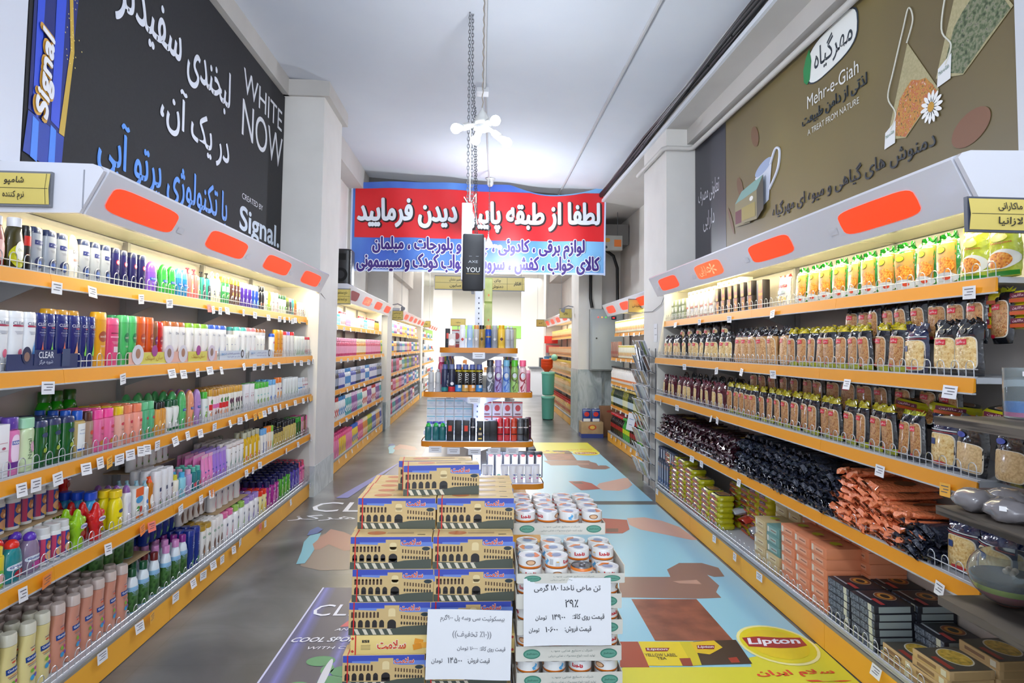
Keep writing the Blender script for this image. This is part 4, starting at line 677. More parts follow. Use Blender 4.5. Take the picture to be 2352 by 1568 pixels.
# bright hall at the far end
HW = M('#e9e6e0', .8)
b = MB(); b.box(-6, 6, 18.6, 31, 4.4, 4.6, HW); b.obj('ceiling_hall', smooth=0, kind='structure')
b = MB(); b.box(-6, 6, 30.5, 30.8, 0, 4.6, HW); b.box(-6, 3.3, 30.45, 30.5, 1.95, 2.55, M('#9ad06a', .6)); b.obj('wall_back', smooth=0, kind='structure')
b = MB(); b.box(-6.2, -6, 18.6, 30.8, 0, 4.6, HW); b.box(-6, -2.3, 18.4, 18.6, 0, 4.6, HW); b.obj('wall_hall_left', smooth=0, kind='structure')
b = MB(); b.box(6, 6.2, 18, 30.8, 0, 4.6, HW); b.box(2.5, 6, 17.8, 18, 0, 4.6, HW); b.obj('wall_hall_right', smooth=0, kind='structure')
for i, (x, y) in enumerate(((1.55, 22.5), (-1.9, 26))):
    b = MB(); b.box(x, x + .75, y, y + .75, 0, 4.4, HW); b.obj('trim_column', smooth=0, kind='structure')
# conduits and cable bundle
PIPE = M('#c4c4c6', .5)
def cable(name, pts, r, mat, label, cat='cable', n=6, group=None): return MB().tube(pts, r, mat, n).obj(name, smooth=60, label=label, cat=cat, group=group)
b = MB()
for i in range(7):
    ox, oz = (i % 3) * .022, (i // 3) * .028
    pts = [(1.915 - ox * .8 + .008 * math.sin(y * 1.7 + i), y, 3.945 + oz + .010 * math.sin(y * 2.3 + i * 2)) for y in [(-1 + k * .45) for k in range(25)]]
    b.tube(pts, .017, M('#141416', .45), 6)
for k in range(20): b.box(1.885, 1.905, -.6 + k * .52, -.592 + k * .52, 3.93, 3.985, M('#101012', .5))
b.tube([(1.905, y, 4.03 + .01 * math.sin(y * 3)) for y in [(-1 + k * .45) for k in range(25)]], .006, M('#c8c8c8', .5), 5)
b.obj('cable_bundle', smooth=60, label='black bundle of cables tied along the right ceiling beam', cat='cable')
MB().box(1.915, 1.94, -5, 10.3, 3.862, 3.90, M('#dfe3ea', .4)).obj('cable_duct', smooth=0, label='thin white cable duct on the lower edge of right beam', cat='duct')
cable('conduit_pipe', [(1.29, -3, zc(1.29) - .018), (1.29, 10.4, zc(1.29) - .018)], .016, PIPE, 'straight white conduit pipe on the ceiling, right of the lamps', 'pipe')
cable('conduit_pipe', [(.0, -3, zc(0) - .016), (.02, 6.3, zc(0) - .016)], .014, PIPE, 'thin white conduit pipe on the ceiling above the lamps', 'pipe')
cable('conduit_pipe', [(.03, 6.5, zc(0) - .016), (.12, 9.8, zc(0) - .016)], .012, PIPE, 'thin conduit pipe between the junction box and second lamp', 'pipe')
cable('water_pipe', [(2.20, -4, 3.64), (2.20, 6.36, 3.64), (2.16, 6.40, 3.64), (1.93, 6.40, 3.64), (1.90, 6.44, 3.64), (1.90, 7.5, 3.64)], .024, M('#c9c5c0', .5), 'painted wall pipe bending round the right pillar', 'pipe', 10)
b = MB(); b.box(-.06, .06, 6.32, 6.46, zc(0) - .05, zc(0) - .001, M('#d9dade', .4)); b.sphere((.0, 6.31, zc(0) - .03), .01, M('#f4f4f4', .2)); b.obj('junction_box', label='small white junction box on the ceiling', cat='electrical box')
cable('cable', [(1.96, 11.3, 3.35), (1.99, 11.3, 3.36), (2.25, 11.3, 3.34), (2.42, 11.3, 3.22), (2.49, 11.3, 3.0), (2.5, 11.3, 2.2)], .028, M('#141416', .5), 'thick black cable arching down the grey recess wall', 'cable', 8)
cable('cable', [(2.03, 11.45, 3.7), (2.03, 11.45, 2.45), (2.06, 11.45, 2.28)], .030, M('#141416', .5), 'black cable hanging straight down beside the metal cabinet', 'cable', 8)
# air duct
b = MB(); b.box(1.95, 2.60, 10.9, 11.49, 3.36, 3.72, M('#77736f', .6)); b.prism([(1.95, 3.36), (2.3, 3.36), (1.95, 3.1)], 10.95, 11.48, M('#4f4c4a', .7), 'y'); b.obj('air_duct', smooth=0, label='grey boxed air duct under the ceiling in the recess', cat='duct')
b = MB(); b.bbox(2.04, 2.40, 10.5, 10.62, 3.2, 3.45, M('#a9a79f', .5)); b.deco('e', 2.14, 3.37, .10, .07, M('#d89a2c', .5), lambda x, z: 10.5, .002, pw=3); b.deco('r', 2.32, 3.32, .12, .12, M('#e0772c', .5), lambda x, z: 10.5); b.deco('e', 2.12, 3.25, .05, .05, M('#444444', .5), lambda x, z: 10.5)
b.obj('control_box', label='open control box with orange and yellow parts up high', cat='electrical box')
for x in (2.1, 2.33): cable('hanger_rod', [(x, 10.56, 3.44), (x, 10.56, 3.86)], .006, M('#555555'), 'thin rod holding the open control box, ' + ('left one' if x < 2.2 else 'right one'), 'rod', group='rods of the control box')
# metal cabinet
CB = M('#9ba3a6', .45)
t = mk('metal_cabinet', None, loc=(2.01, 11.3, 0), label='grey metal switch cabinet with small coloured lamps', cat='cabinet')
b = MB(); b.bbox(0, .60, 0, .19, 1.14, 2.25, CB, .006); b.obj('body', t)
b = MB(); b.bbox(.02, .58, -.02, 0, 1.16, 2.23, M('#a4acb0', .4), .004); b.obj('door', t)
for i, (x, c) in enumerate(((.13, '#ff3020'), (.20, '#ffa020'), (.27, '#20d040'))):
    MB().sphere((x, -.03, 2.10), .011, M(c, .3, emit=1.5)).obj('indicator_lamp', t)
b = MB(); b.box(.37, .46, -.03, -.018, 2.06, 2.12, M('#1c2238', .3)); b.box(.39, .43, -.033, -.03, 2.08, 2.1, M('#ff3030', .3, emit=1.5)); b.obj('display', t)
b = MB(); b.lathe([(.014, 0), (.014, .02)], M('#222222'), 10); o = b.obj('lock', t); o.location = (.10, -.03, 1.72); o.rotation_euler = (PI / 2, 0, 0)

# ---------------------------------------------------------------- shelving bays
ORG = M('#e79a22', .42, spec=.3); ORG2 = M('#f4b23a', .45, spec=.3); STEEL = M('#b9bcc2', .35); SHELL = M('#dcdde6', .22, coat=.4); CREAM = M('#e9e4c2', .4); BACKM = M('#d6cdc8', .28); WIRE = M('#c4c6ca', .3, .6); DARKW = M('#a3a1a0', .45)
_g = {}
def cached(k, f):
    if k not in _g: _g[k] = f()
    return _g[k]
def guard_mesh(L):
    b = MB(); n = int(L / .072); h = .062
    b.tube([(0, 0, .002), (L, 0, .002)], .0022, WIRE, 4); b.tube([(0, 0, .030), (L, 0, .030)], .0022, WIRE, 4)
    for i in range(n):
        c = (i + .5) * L / n; r = .019
        b.tube([(c - r, 0, 0), (c - r, 0, h - r)] + [(c - r * math.cos(a), 0, h - r + r * math.sin(a)) for a in [PI * k / 5 for k in range(1, 5)]] + [(c + r, 0, h - r), (c + r, 0, 0)], .0020, WIRE, 4)
    return b.mesh('wire_guard', 60)
def shelf_mesh(L, d): b = MB(); b.box(.002, L - .002, -d + .006, 0, -.022, 0, STEEL); b.box(.002, L - .002, -d + .0, -d + .008, -.006, .003, STEEL); return b.mesh('shelf', 0)
def rail_mesh(L, d, c): b = MB(); b.prism([(-d + .002, -.004), (-d + .002, -.052), (-d - .010, -.056), (-d - .004, -.002)], .001, L - .001, c, 'x'); b.box(.001, L - .001, -d - .013, -d + .002, -.062, -.056, STEEL); return b.mesh('price_rail', 0)
def brk_mesh(d): b = MB(); b.prism([(0, -.024), (0, -.14), (-.03, -.14), (-d + .04, -.04), (-d + .02, -.024)], 0, .004, DARKW, 'x'); return b.mesh('bracket', 0)
def plinth_mesh(L, d, h): b = MB(); b.box(.002, L - .002, -d, -d + .02, .004, h, ORG2); b.box(.002, L - .002, -d + .0, -.02, h, h + .012, M('#8e8a80', .5)); return b.mesh('plinth', 0)
def canopy_meshes(L, u0, u1, lit, k):
    b = MB(); b.prism([(-.41, 2.08), (-.502, 2.262), (-.497, 2.274), (-.470, 2.284), (0, 2.284), (0, 2.14), (-.365, 2.14), (-.372, 2.085)], 0, L, SHELL, 'x'); can = b.mesh('canopy', 30)
    b = MB(); b.box(.01, L - .01, -.36, -.005, 2.132, 2.1395, CREAM); pan = b.mesh('reflector_panel', 0)
    b = MB(); b.tube([(.04, -.335, 2.116), (L - .04, -.335, 2.116)], .013, M('#fff4cc', .4, emit=9.0), 8); tb = b.mesh('light_tube', 60)
    w = MB(); a = math.atan2(.092, .182); cx = (u0 + u1) / 2
    w.T = Matrix.Translation((cx, -.4565, 2.170)) @ Matrix.Rotation(a, 4, 'X')
    red = M(lit[0], .4, emit=lit[1])
    w.deco('e', 0, 0, u1 - u0, .122, red, None, .0015, pw=5)
    w.deco('r', -(u1 - u0) / 2 - .08 if k else (u1 - u0) / 2 + .08, -.02, .07, .035, M('#d2d4de', .3), None, .0012)
    if lit[2]: w.deco('t', .08, .0, .16, .09, M('#ff9a70', .4, emit=1), None, .003, text='*'); w.deco('t', -.1, .0, .2, .08, M('#ff9a70', .4, emit=1), None, .003, text=fa('دارایی'))
    return can, pan, tb, w.mesh('lit_window', 30)
RED = ('#ff3a0c', 1.0, False)
def bay(side, Xb, y0, L, shelves, bd, zb=.165, ph=.135, canopy=True, win=(.08, .66), lit=RED, label='', group='', guards=True, ends=(False, False), rail=ORG):
    root = mk('shelving_bay', None, loc=(Xb, y0 if side == 'L' else y0 + L, 0), rz=PI / 2 if side == 'L' else -PI / 2, label=label, cat='shelving unit', group=group)
    R_ = lambda v: round(v, 3)
    mk('back_panel', cached(('bp', R_(L)), lambda: MB().box(.002, L - .002, -.012, 0, .05, 2.10, BACKM).mesh('back_panel', 0)), root)
    mk('plinth', cached(('pl', R_(L), bd, ph), lambda: plinth_mesh(L, bd, ph)), root)
    for i, (z, d) in enumerate([(zb, bd)] + list(shelves)):
        s = mk('shelf', cached(('sh', R_(L), d), lambda: shelf_mesh(L, d)), root, loc=(0, 0, z))
        if i: mk('price_rail', cached(('rl', R_(L), d, rail.name), lambda: rail_mesh(L, d, rail)), s)
        if guards: g = mk('wire_guard', cached(('wg', R_(L)), lambda: guard_mesh(L)), s, loc=(0, -d + .010, .0))
        if i and guards: mk('bracket', cached(('br', d), lambda: brk_mesh(d)), s, loc=(.01, -.012, 0))
    mk('upright', cached('up', lambda: MB().box(-.015, .015, -.03, .0, 0, 2.12, DARKW).mesh('upright', 0)), root, loc=(.02, -.0125, 0))
    if canopy:
        can, pan, tb, wn = cached(('cn', R_(L), win, lit), lambda: canopy_meshes(L, win[0], win[1], lit, side == 'R'))
        c = mk('canopy', can, root); mk('reflector_panel', pan, c); mk('light_tube', tb, c); mk('lit_window', wn, c)
    for e, x in zip(ends, (0, L)):
        if e: mk('end_panel', cached(('ep', bd), lambda: MB().prism([(0, 0), (-bd, 0), (-bd, .2), (-bd + .06, 1.5), (-bd + .06, 2.1), (-.405, 2.1), (-.495, 2.262), (-.46, 2.284), (0, 2.284)] if bd < .4 else [(0, 0), (-bd, 0), (-bd, .2), (-bd + .02, 1.5), (-.34, 1.9), (-.34, 2.1), (-.405, 2.1), (-.495, 2.262), (-.46, 2.284), (0, 2.284)], -.004, .004, M('#d6d2c8', .5), 'x').mesh('end_panel', 0)), root, loc=(x, 0, 0))
    return root
LS = [(.640, .35), (1.045, .35), (1.435, .35), (1.828, .28)]
for i in range(5):
    y0 = 1.70 + i
    bay('L', -2.06, y0, 1.0 if i < 4 else .9, LS, .36, canopy=i > 0, win=(.08, .68), label='%s shelving bay from the camera along the left wall' % od(i + 1) if i else 'nearest left shelving bay, without a canopy, at the frame edge', group='left shelving bays with orange rails', ends=(False, i == 4))
RS = [(.700, .43), (1.083, .43), (1.457, .43), (1.830, .335)]
for i in range(4):
    y0 = 2.22 + i * 1.045
    bay('R', 2.24, y0, 1.045, RS, .43, zb=.175, win=(.25, .80), lit=RED if i != 2 else ('#ff5a30', 1.0, True), label='%s shelving bay from the camera along the right wall' % od(i + 1), group='right shelving bays with pasta', ends=(i == 3, False))
FS = [(.62, .34), (1.0, .34), (1.40, .34), (1.80, .28)]
for i in range(4): bay('L', -2.06, 7.65 + i * .985, .985, FS, .345, win=(.2, .78), lit=('#7a2030', .3, False) if i == 0 else (('#ff5a48', 1.0, True) if i == 1 else ('#ff3a1c', 1.0, False)), label='%s bay of the detergent shelving beyond the left pillar' % od(i + 1), group='detergent shelving bays', guards=False, ends=(False, i == 3))
for i in range(6): bay('L', -2.06, 12.5 + i, 1.0, FS, .36, win=(.2, .78), lit=('#ff3a1c', 1.0, False), label='%s bay of the far left shelving' % od(i + 1), group='far left shelving bays', guards=False)
for i in range(5): bay('L', -2.06, 19.3 + i, 1.0, FS, .36, win=(.2, .78), lit=('#ff3a1c', 1.0, False), label='%s bay of the last left shelving in the hall' % od(i + 1), group='left shelving bays in the hall', guards=False)
for i in range(3): bay('R', 2.58, 7.62 + i * .99, .99, FS, .40, win=(.2, .78), lit=('#ff3a1c', 1.0, False), label='%s bay of the drinks shelving in the recess' % od(i + 1), group='drinks shelving bays', guards=False)
for i in range(4): bay('R', 2.24, 12.6 + i * 1.07, 1.07, FS, .40, win=(.2, .78), lit=('#ff3a1c', 1.0, False), label='%s bay of the cooking-oil shelving' % od(i + 1), group='oil shelving bays', guards=False)
# end fascias of the two near canopies
for s, x0, x1, y in (('left', -2.08, -1.655, 2.69), ('right', 1.83, 2.26, 2.21)):
    b = MB()
    if s == 'left': b.prism([(-2.07, 2.075), (-1.655, 2.08), (-1.565, 2.258), (-1.58, 2.276), (-1.61, 2.286), (-2.07, 2.29)], y - .02, y, SHELL, 'y'); b.box(-1.645, -1.64, y - .022, y - .02, 2.1, 2.26, M('#9a9ca6'))
    else: b.prism([(2.25, 2.105), (1.835, 2.08), (1.742, 2.262), (1.757, 2.28), (1.79, 2.29), (2.25, 2.30)], y - .02, y, SHELL, 'y')
    b.obj('canopy_fascia', label='pale end fascia closing the %s canopy towards the camera' % s, cat='fascia')

# ---------------------------------------------------------------- hanging and wall signs
GOLD = M('#d8c46a', .35); INK = M('#2a2620', .5)
def aisle_sign(x, y, z, w, h, texts, label, logo=None, gold=GOLD, div=True, turn=0.0, fr='#777a82', hang=0.0, stand=0.0):
    t = mk('aisle_sign', None, loc=(x, y, z), rz=turn, label=label, cat='sign')
    b = MB(); b.prism([(-w / 2, -.004), (-w / 2, .012), (w / 2, .012), (w / 2, -.004)], 0, h, M(fr, .4), 'z'); b.obj('frame', t)
    b = MB(); S = lambda X, Z: -.004 - .010 * (1 - (2 * (Z / h) - 1) ** 2)
    b.deco('r', 0, h / 2, w * .98, h * .88, gold, S, .001, steps=2); n = len(texts)
    cx = 0 if not logo else (w * .16 if logo > 0 else -w * .16)
    for i, s_ in enumerate(texts): b.deco('t', cx, h * ((.5) if n == 1 else (.71 - .42 * i)), min(w * (.3 if not logo else .42), w * .055 * len(s_)), h * .26, INK, S, .003, text=fa(s_), bold=.012)
    if n > 1 and div: b.deco('r', cx * .0, h / 2, w * .96, h * .014, INK, S, .0025, steps=2)
    if logo: b.deco('r', -cx * .45, h / 2, w * .006, h * .86, INK, S, .0025); b.deco('t', -cx * 2.0, h * .5, w * .18, h * .32, INK, S, .003, text=fa('افکار'), bold=.03)
    b.deco('r', w * .44, h / 2, w * .006, h * .86, INK, S, .0025)
    b.obj('plate', t)
    if stand: MB().tube([(-x if abs(x) < .4 else 0, .014, stand - z), (-x if abs(x) < .4 else 0, .014, .01)], .012, M('#9da0a8', .4), 6).obj('stand', t)
    if hang:
        for q in (-1, 1): MB().tube([(q * w * .4, .004, h), (q * w * .4, .004, hang - z)], .003, M('#8a8c92', .4), 5).obj('hanging_wire', t)
    return t
aisle_sign(-1.90, 2.655, 2.098, .28, .145, ['شامپو', 'نرم کننده'], 'yellow shampoo aisle sign on the left canopy end')
aisle_sign(1.755, 2.0, 1.950, .28, .118, ['ماکارانی', 'لازانیا'], 'yellow pasta aisle sign hanging under the right canopy end', fr='#4a5060')
aisle_sign(-1.69, 7.62, 2.03, .30, .19, ['مایع دستشویی', 'نرم کننده لباس'], 'yellow sign in front of the detergent shelving', logo=1)
aisle_sign(-1.66, 12.45, 2.04, .34, .19, ['مایع ظرفشویی', 'سفید کننده'], 'small gold sign in front of the far left shelving', logo=1, hang=3.20)
aisle_sign(-1.68, 19.2, 2.10, .42, .2, ['پودر'], 'tiny gold sign in front of the last left shelving', logo=1, hang=4.00)
aisle_sign(2.16, 8.35, 2.02, .34, .19, ['نوشیدنی'], 'gold drinks sign in the recess', logo=-1)
aisle_sign(1.76, 12.4, 2.12, .36, .2, ['روغن'], 'gold cooking-oil sign before the oil shelving', logo=-1, hang=3.86)
aisle_sign(1.72, 17.1, 2.10, .34, .2, ['کنسرو'], 'small gold sign at the far end of oil shelving', logo=-1, hang=3.86)
aisle_sign(-.27, 7.0, 2.17, .46, .16, ['خمیر دندان', 'صابون'], 'left half of the gold sign above the island, toothpaste and soap', stand=1.92)
aisle_sign(.27, 7.0, 2.165, .46, .16, ['چای', 'دمنوش'], 'right half of the gold sign above the island, tea', logo=-1, stand=1.92)
aisle_sign(-.50, 15.0, 2.02, .36, .18, ['بیسکویت'], 'gold biscuit sign behind the island shelves', stand=1.40)
# banner
bw0, bw1, by = -2.03, 1.985, 9.9
def bsurf(x, z): return by + .05 * math.sin(x * 2.1 + .5) + .02 * math.sin(x * 7 + z * 2) - .03 * (z - 3.4)
def btop(x): t = (x - bw0) / (bw1 - bw0); return 4.10 + .03 * t - (.16 * max(0, math.sin(PI * min(1, max(0, (t - .62) / .38)))) if t > .62 else 0)
t = mk('hanging_banner', None, loc=(0, 0, 0), label='wide red and blue banner with white Persian lettering across the aisle', cat='banner')
b = MB(); nx, nz = 60, 16
for s_ in (0, .004):
    vs = []
    for j in range(nz + 1):
        for i in range(nx + 1):
            x = bw0 + (bw1 - bw0) * i / nx; z = 2.70 + (btop(x) - 2.70) * j / nz; vs.append((x, bsurf(x, z) + s_, z))
    fs = [(j * (nx + 1) + i, j * (nx + 1) + i + 1, (j + 1) * (nx + 1) + i + 1, (j + 1) * (nx + 1) + i) for j in range(nz) for i in range(nx)]
    BLUE = N('banner_blue', [(.35, '#3f62c0'), (.5, '#5b8fd8'), (.65, '#86c2ec')], .55, .4, stretch=(1, 1, .4))
    if s_ == 0: b.add(vs, fs, BLUE)
    else: b.add(vs, [f[::-1] for f in fs], M('#c8d0e0', .6))
b.obj('cloth', t, smooth=60)
b = MB(); vs = []
for j in range(9):
    for i in range(51):
        x = -1.97 + 3.93 * i / 50; z = 3.23 + (min(4.0, btop(x) - .02) - 3.23) * j / 8; vs.append((x, bsurf(x, z) - .006, z))
b.add(vs, [(j * 51 + i, j * 51 + i + 1, (j + 1) * 51 + i + 1, (j + 1) * 51 + i) for j in range(8) for i in range(50)], M('#d81c24', .4)); b.obj('red_panel', t, smooth=60)
b = MB()
for x, z, w, h in ((-.02, 2.715, 3.98, .03), (-2.02, 3.36, .025, 1.34), (1.97, 3.35, .025, 1.32)): b.deco('r', x, z, w, h, M('#c4d2f0', .5), bsurf, .007, steps=40)
b.obj('hem', t, smooth=0)
WHT, BLK, VIO = M('#e4eaf2', .45), M('#2a1418', .5), M('#3a1f78', .45)
b = MB()
L1 = fa('لطفا از طبقه پایین دیدن فرمایید')
b.deco('t', -.005, 3.59, 3.80, .47, BLK, bsurf, .010, text=L1, smear=.030, res=4); b.deco('t', -.02, 3.60, 3.80, .47, WHT, bsurf, .014, text=L1, smear=.015, res=4)
for s_, x, z, w, h in (('لوازم برقی ، کادوئی ، چینی و بلورجات ، مبلمان', -.02, 3.10, 3.32, .30), ('کالای خواب ، کفش ، سرویس خواب کودک و سیسمونی', -.02, 2.84, 3.80, .28)):
    b.deco('t', x, z, w, h, M('#eceff8', .5), bsurf, .010, text=fa(s_), smear=.022, res=3); b.deco('t', x, z, w, h, VIO, bsurf, .014, text=fa(s_), smear=.009, res=3)
b.obj('lettering', t, smooth=0)

# ---------------------------------------------------------------- murals above the shelving
def smooth_path(P, n=6):
    Q = [P[0]] + list(P) + [P[-1]]; out = []
    for i in range(1, len(Q) - 2):
        a, b_, c, d = [Vector(q) for q in Q[i - 1:i + 3]]
        for k in range(n): t_ = k / n; out.append(tuple(.5 * ((2 * b_) + (c - a) * t_ + (2 * a - 5 * b_ + 4 * c - d) * t_ ** 2 + (3 * b_ - a - 3 * c + d) * t_ ** 3)))
    return out + [tuple(P[-1])]
def wallart(side, X):
    """local x to the reader's right, local z up; facing the aisle"""
    return Matrix.Translation((X, 0, 0)) @ Matrix.Rotation(PI / 2 if side == 'L' else -PI / 2, 4, 'Z')
# left: local x = world y ; right: local x = -world y
t = mk('wall_mural', None, label='large black toothpaste advertisement with white and blue lettering on left wall', cat='mural')
b = MB(); b.T = wallart('L', -2.06); b.box(2.90, 6.58, -.0, .018, 2.30, 4.12, N('mural_black', [(.3, '#1d1d21'), (.7, '#222226')], 60, .75)); b.obj('board', t, smooth=0)
b = MB(); b.T = wallart('L', -2.06)
def tx(s_, x0, x1, z0, z1, c, f=True, **k):
    q = MB(); q.T = TXT; q.deco('t', (x0 + x1) / 2, (z0 + z1) / 2, x1 - x0, z1 - z0, M(c, .4) if isinstance(c, str) else c, None, .002, text=fa(s_) if f else s_, res=6, **k); q.obj('lettering', t, smooth=0)
TXT = wallart('L', -2.06)
tx('لبخندی سفیدتر', 3.55, 5.16, 3.36, 3.74, '#e2e6f2', smear=.005); tx('در یک آن،', 4.08, 5.18, 2.93, 3.28, '#e2e6f2', smear=.005); tx('با تکنولوژی پرتو آبی', 3.45, 5.18, 2.44, 2.80, '#5a9af0', smear=.005)
tx('WHITE', 5.44, 6.50, 3.72, 3.93, '#dfe2ea', False); tx('NOW', 5.44, 6.54, 3.34, 3.66, '#dfe2ea', False); tx('CREATED BY', 5.50, 6.02, 2.80, 2.85, '#dfe2ea', False); tx('Signal.', 5.46, 6.53, 2.46, 2.74, '#cfdcec', False, bold=.02)
b = MB(); b.T = wallart('L', -2.058)
blu = N('tube_print', [(.3, '#1a2c94'), (.45, '#2138b4'), (.55, '#3566e0'), (.7, '#152474')], 2.2, .3, 'wave', stretch=(1, 0.01, .01), dist=.5, detail=0)
b.deco('p', 0, 0, 1, 1, blu, None, .002, text=[(2.92, 2.60), (3.17, 2.55), (3.30, 4.10), (2.93, 4.10)])
b.deco('p', 0, 0, 1, 1, M('#c9a63a', .4), None, .004, text=[(3.13, 2.56), (3.17, 2.555), (3.215, 3.0), (3.16, 3.5), (3.06, 3.9), (2.98, 4.1), (2.96, 4.1), (3.05, 3.85), (3.14, 3.45), (3.185, 3.0)])
b.deco('p', 0, 0, 1, 1, N('cap_print', [(.3, '#1a3ea8'), (.5, '#3c86f0'), (.7, '#16307c')], 4, .3, 'wave', stretch=(1, .01, .01), dist=.3, detail=0), None, .003, text=[(2.90, 2.40), (3.16, 2.36), (3.17, 2.55), (2.92, 2.595)])
for x_ in (2.97, 3.09): b.deco('p', 0, 0, 1, 1, M('#3c84ee', .4), None, .004, text=[(x_ - .025, 2.39), (x_ + .02, 2.375), (x_ + .02, 2.565), (x_ - .02, 2.58)])
for x_, w_ in ((2.965, .02), (3.10, .03)): b.deco('p', 0, 0, 1, 1, M('#3050d8', .4), None, .0035, text=[(x_ - w_, 2.60), (x_ + w_, 2.58), (x_ + w_ + .02, 4.1), (x_ - w_, 4.1)])
b.deco('t', 3.015, 2.80, .44, .115, M('#d8a23c', .4), None, .006, text='Signal', rot=PI / 2 - .06, smear=.010, shear=.2, res=4); b.deco('t', 3.015, 2.80, .42, .105, M('#f0f0f4', .4), None, .012, text='Signal', rot=PI / 2 - .06, smear=.005, shear=.2, res=4)
for i in range(90):
    z = rnd.uniform(2.9, 4.0); x = 3.19 + rnd.gauss(0, .03); b.deco('r', x, z, .006, .006, M('#e8d078', .4), None, .0045, steps=1)
b.obj('toothpaste_picture', t, smooth=0)
b = MB(); b.box(-2.075, -2.055, -1, 2.885, 2.32, 4.12, M('#d5d8e4', .4)); b.obj('wall_panel', smooth=0, label='plain white wall panel beside the black mural', cat='panel')
# right mural (local x = -y)
t = mk('wall_mural', None, label='large olive-brown herbal tea advertisement on the right wall', cat='mural')
b = MB(); b.T = wallart('R', 2.245); b.box(-6.44, -2.49, 0, .015, 2.28, 3.68, N('mural_olive', [(.3, '#6a5c3c'), (.55, '#77683f'), (.75, '#8a7a45')], .7, .45, detail=2)); b.box(-6.44, -5.62, -.002, 0, 2.28, 3.68, M('#33333c', .4)); b.obj('board', t, smooth=0)
TXT = wallart('R', 2.243)
tx('تعاونی مصرف', -6.34, -5.78, 3.0, 3.2, '#d8d8e0'); tx('دارایی', -6.2, -5.9, 2.72, 2.92, '#d8d8e0')
tx('Mehr-e-Giah', -4.17, -3.58, 3.21, 3.30, '#e6e6e2', False); tx('لذتی از دامن طبیعت', -4.24, -3.50, 3.09, 3.18, '#2c363e', smear=.002); tx('A TREAT FROM NATURE', -4.17, -3.58, 3.025, 3.065, '#dcdcd4', False)
tx('دمنوش های گیاهی و میوه ای مهرگیاه', -4.70, -2.96, 2.545, 2.665, '#33383e', smear=.001)
b = MB(); b.T = wallart('R', 2.243)
b.deco('p', 0, 0, 1, 1, M('#2e3a48', .4), None, .002, text=[(-3.572, 3.53), (-3.5767, 3.5863), (-3.5909, 3.6143), (-3.6148, 3.6341), (-3.6487, 3.6474), (-3.694, 3.6549), (-3.7547, 3.6563), (-3.872, 3.648), (-3.9893, 3.6352), (-4.05, 3.6228), (-4.0953, 3.6072), (-4.1292, 3.5878), (-4.1531, 3.5637), (-4.1673, 3.5331), (-4.172, 3.476), (-4.1673, 3.4197), (-4.1531, 3.3917), (-4.1292, 3.3719), (-4.0953, 3.3586), (-4.05, 3.3511), (-3.9893, 3.3497), (-3.872, 3.358), (-3.7547, 3.3708), (-3.694, 3.3832), (-3.6487, 3.3988), (-3.6148, 3.4182), (-3.5909, 3.4423), (-3.5767, 3.4729)])
b.deco('p', 0, 0, 1, 1, M('#f0f2ee', .4), None, .003, text=[(-3.5855, 3.5288), (-3.59, 3.5825), (-3.6036, 3.6093), (-3.6263, 3.6282), (-3.6587, 3.6409), (-3.702, 3.648), (-3.76, 3.6494), (-3.872, 3.6415), (-3.984, 3.6292), (-4.042, 3.6174), (-4.0853, 3.6025), (-4.1177, 3.584), (-4.1404, 3.561), (-4.154, 3.5318), (-4.1585, 3.4772), (-4.154, 3.4235), (-4.1404, 3.3967), (-4.1177, 3.3778), (-4.0853, 3.3651), (-4.042, 3.358), (-3.984, 3.3566), (-3.872, 3.3645), (-3.76, 3.3768), (-3.702, 3.3886), (-3.6587, 3.4035), (-3.6263, 3.422), (-3.6036, 3.445), (-3.59, 3.4742)])
b.deco('t', -3.85, 3.50, .44, .20, M('#27323c', .4), None, .004, text=fa('مهرگیاه'), bold=.01)
b.deco('p', -4.165, 3.50, .12, .24, M('#1f8a4a', .4), None, .005, text=[(.3, .5), (.5, .1), (.3, -.4), (0, -.5), (-.35, -.35), (-.4, 0), (-.1, .3)])
b.obj('logo', t, smooth=0)
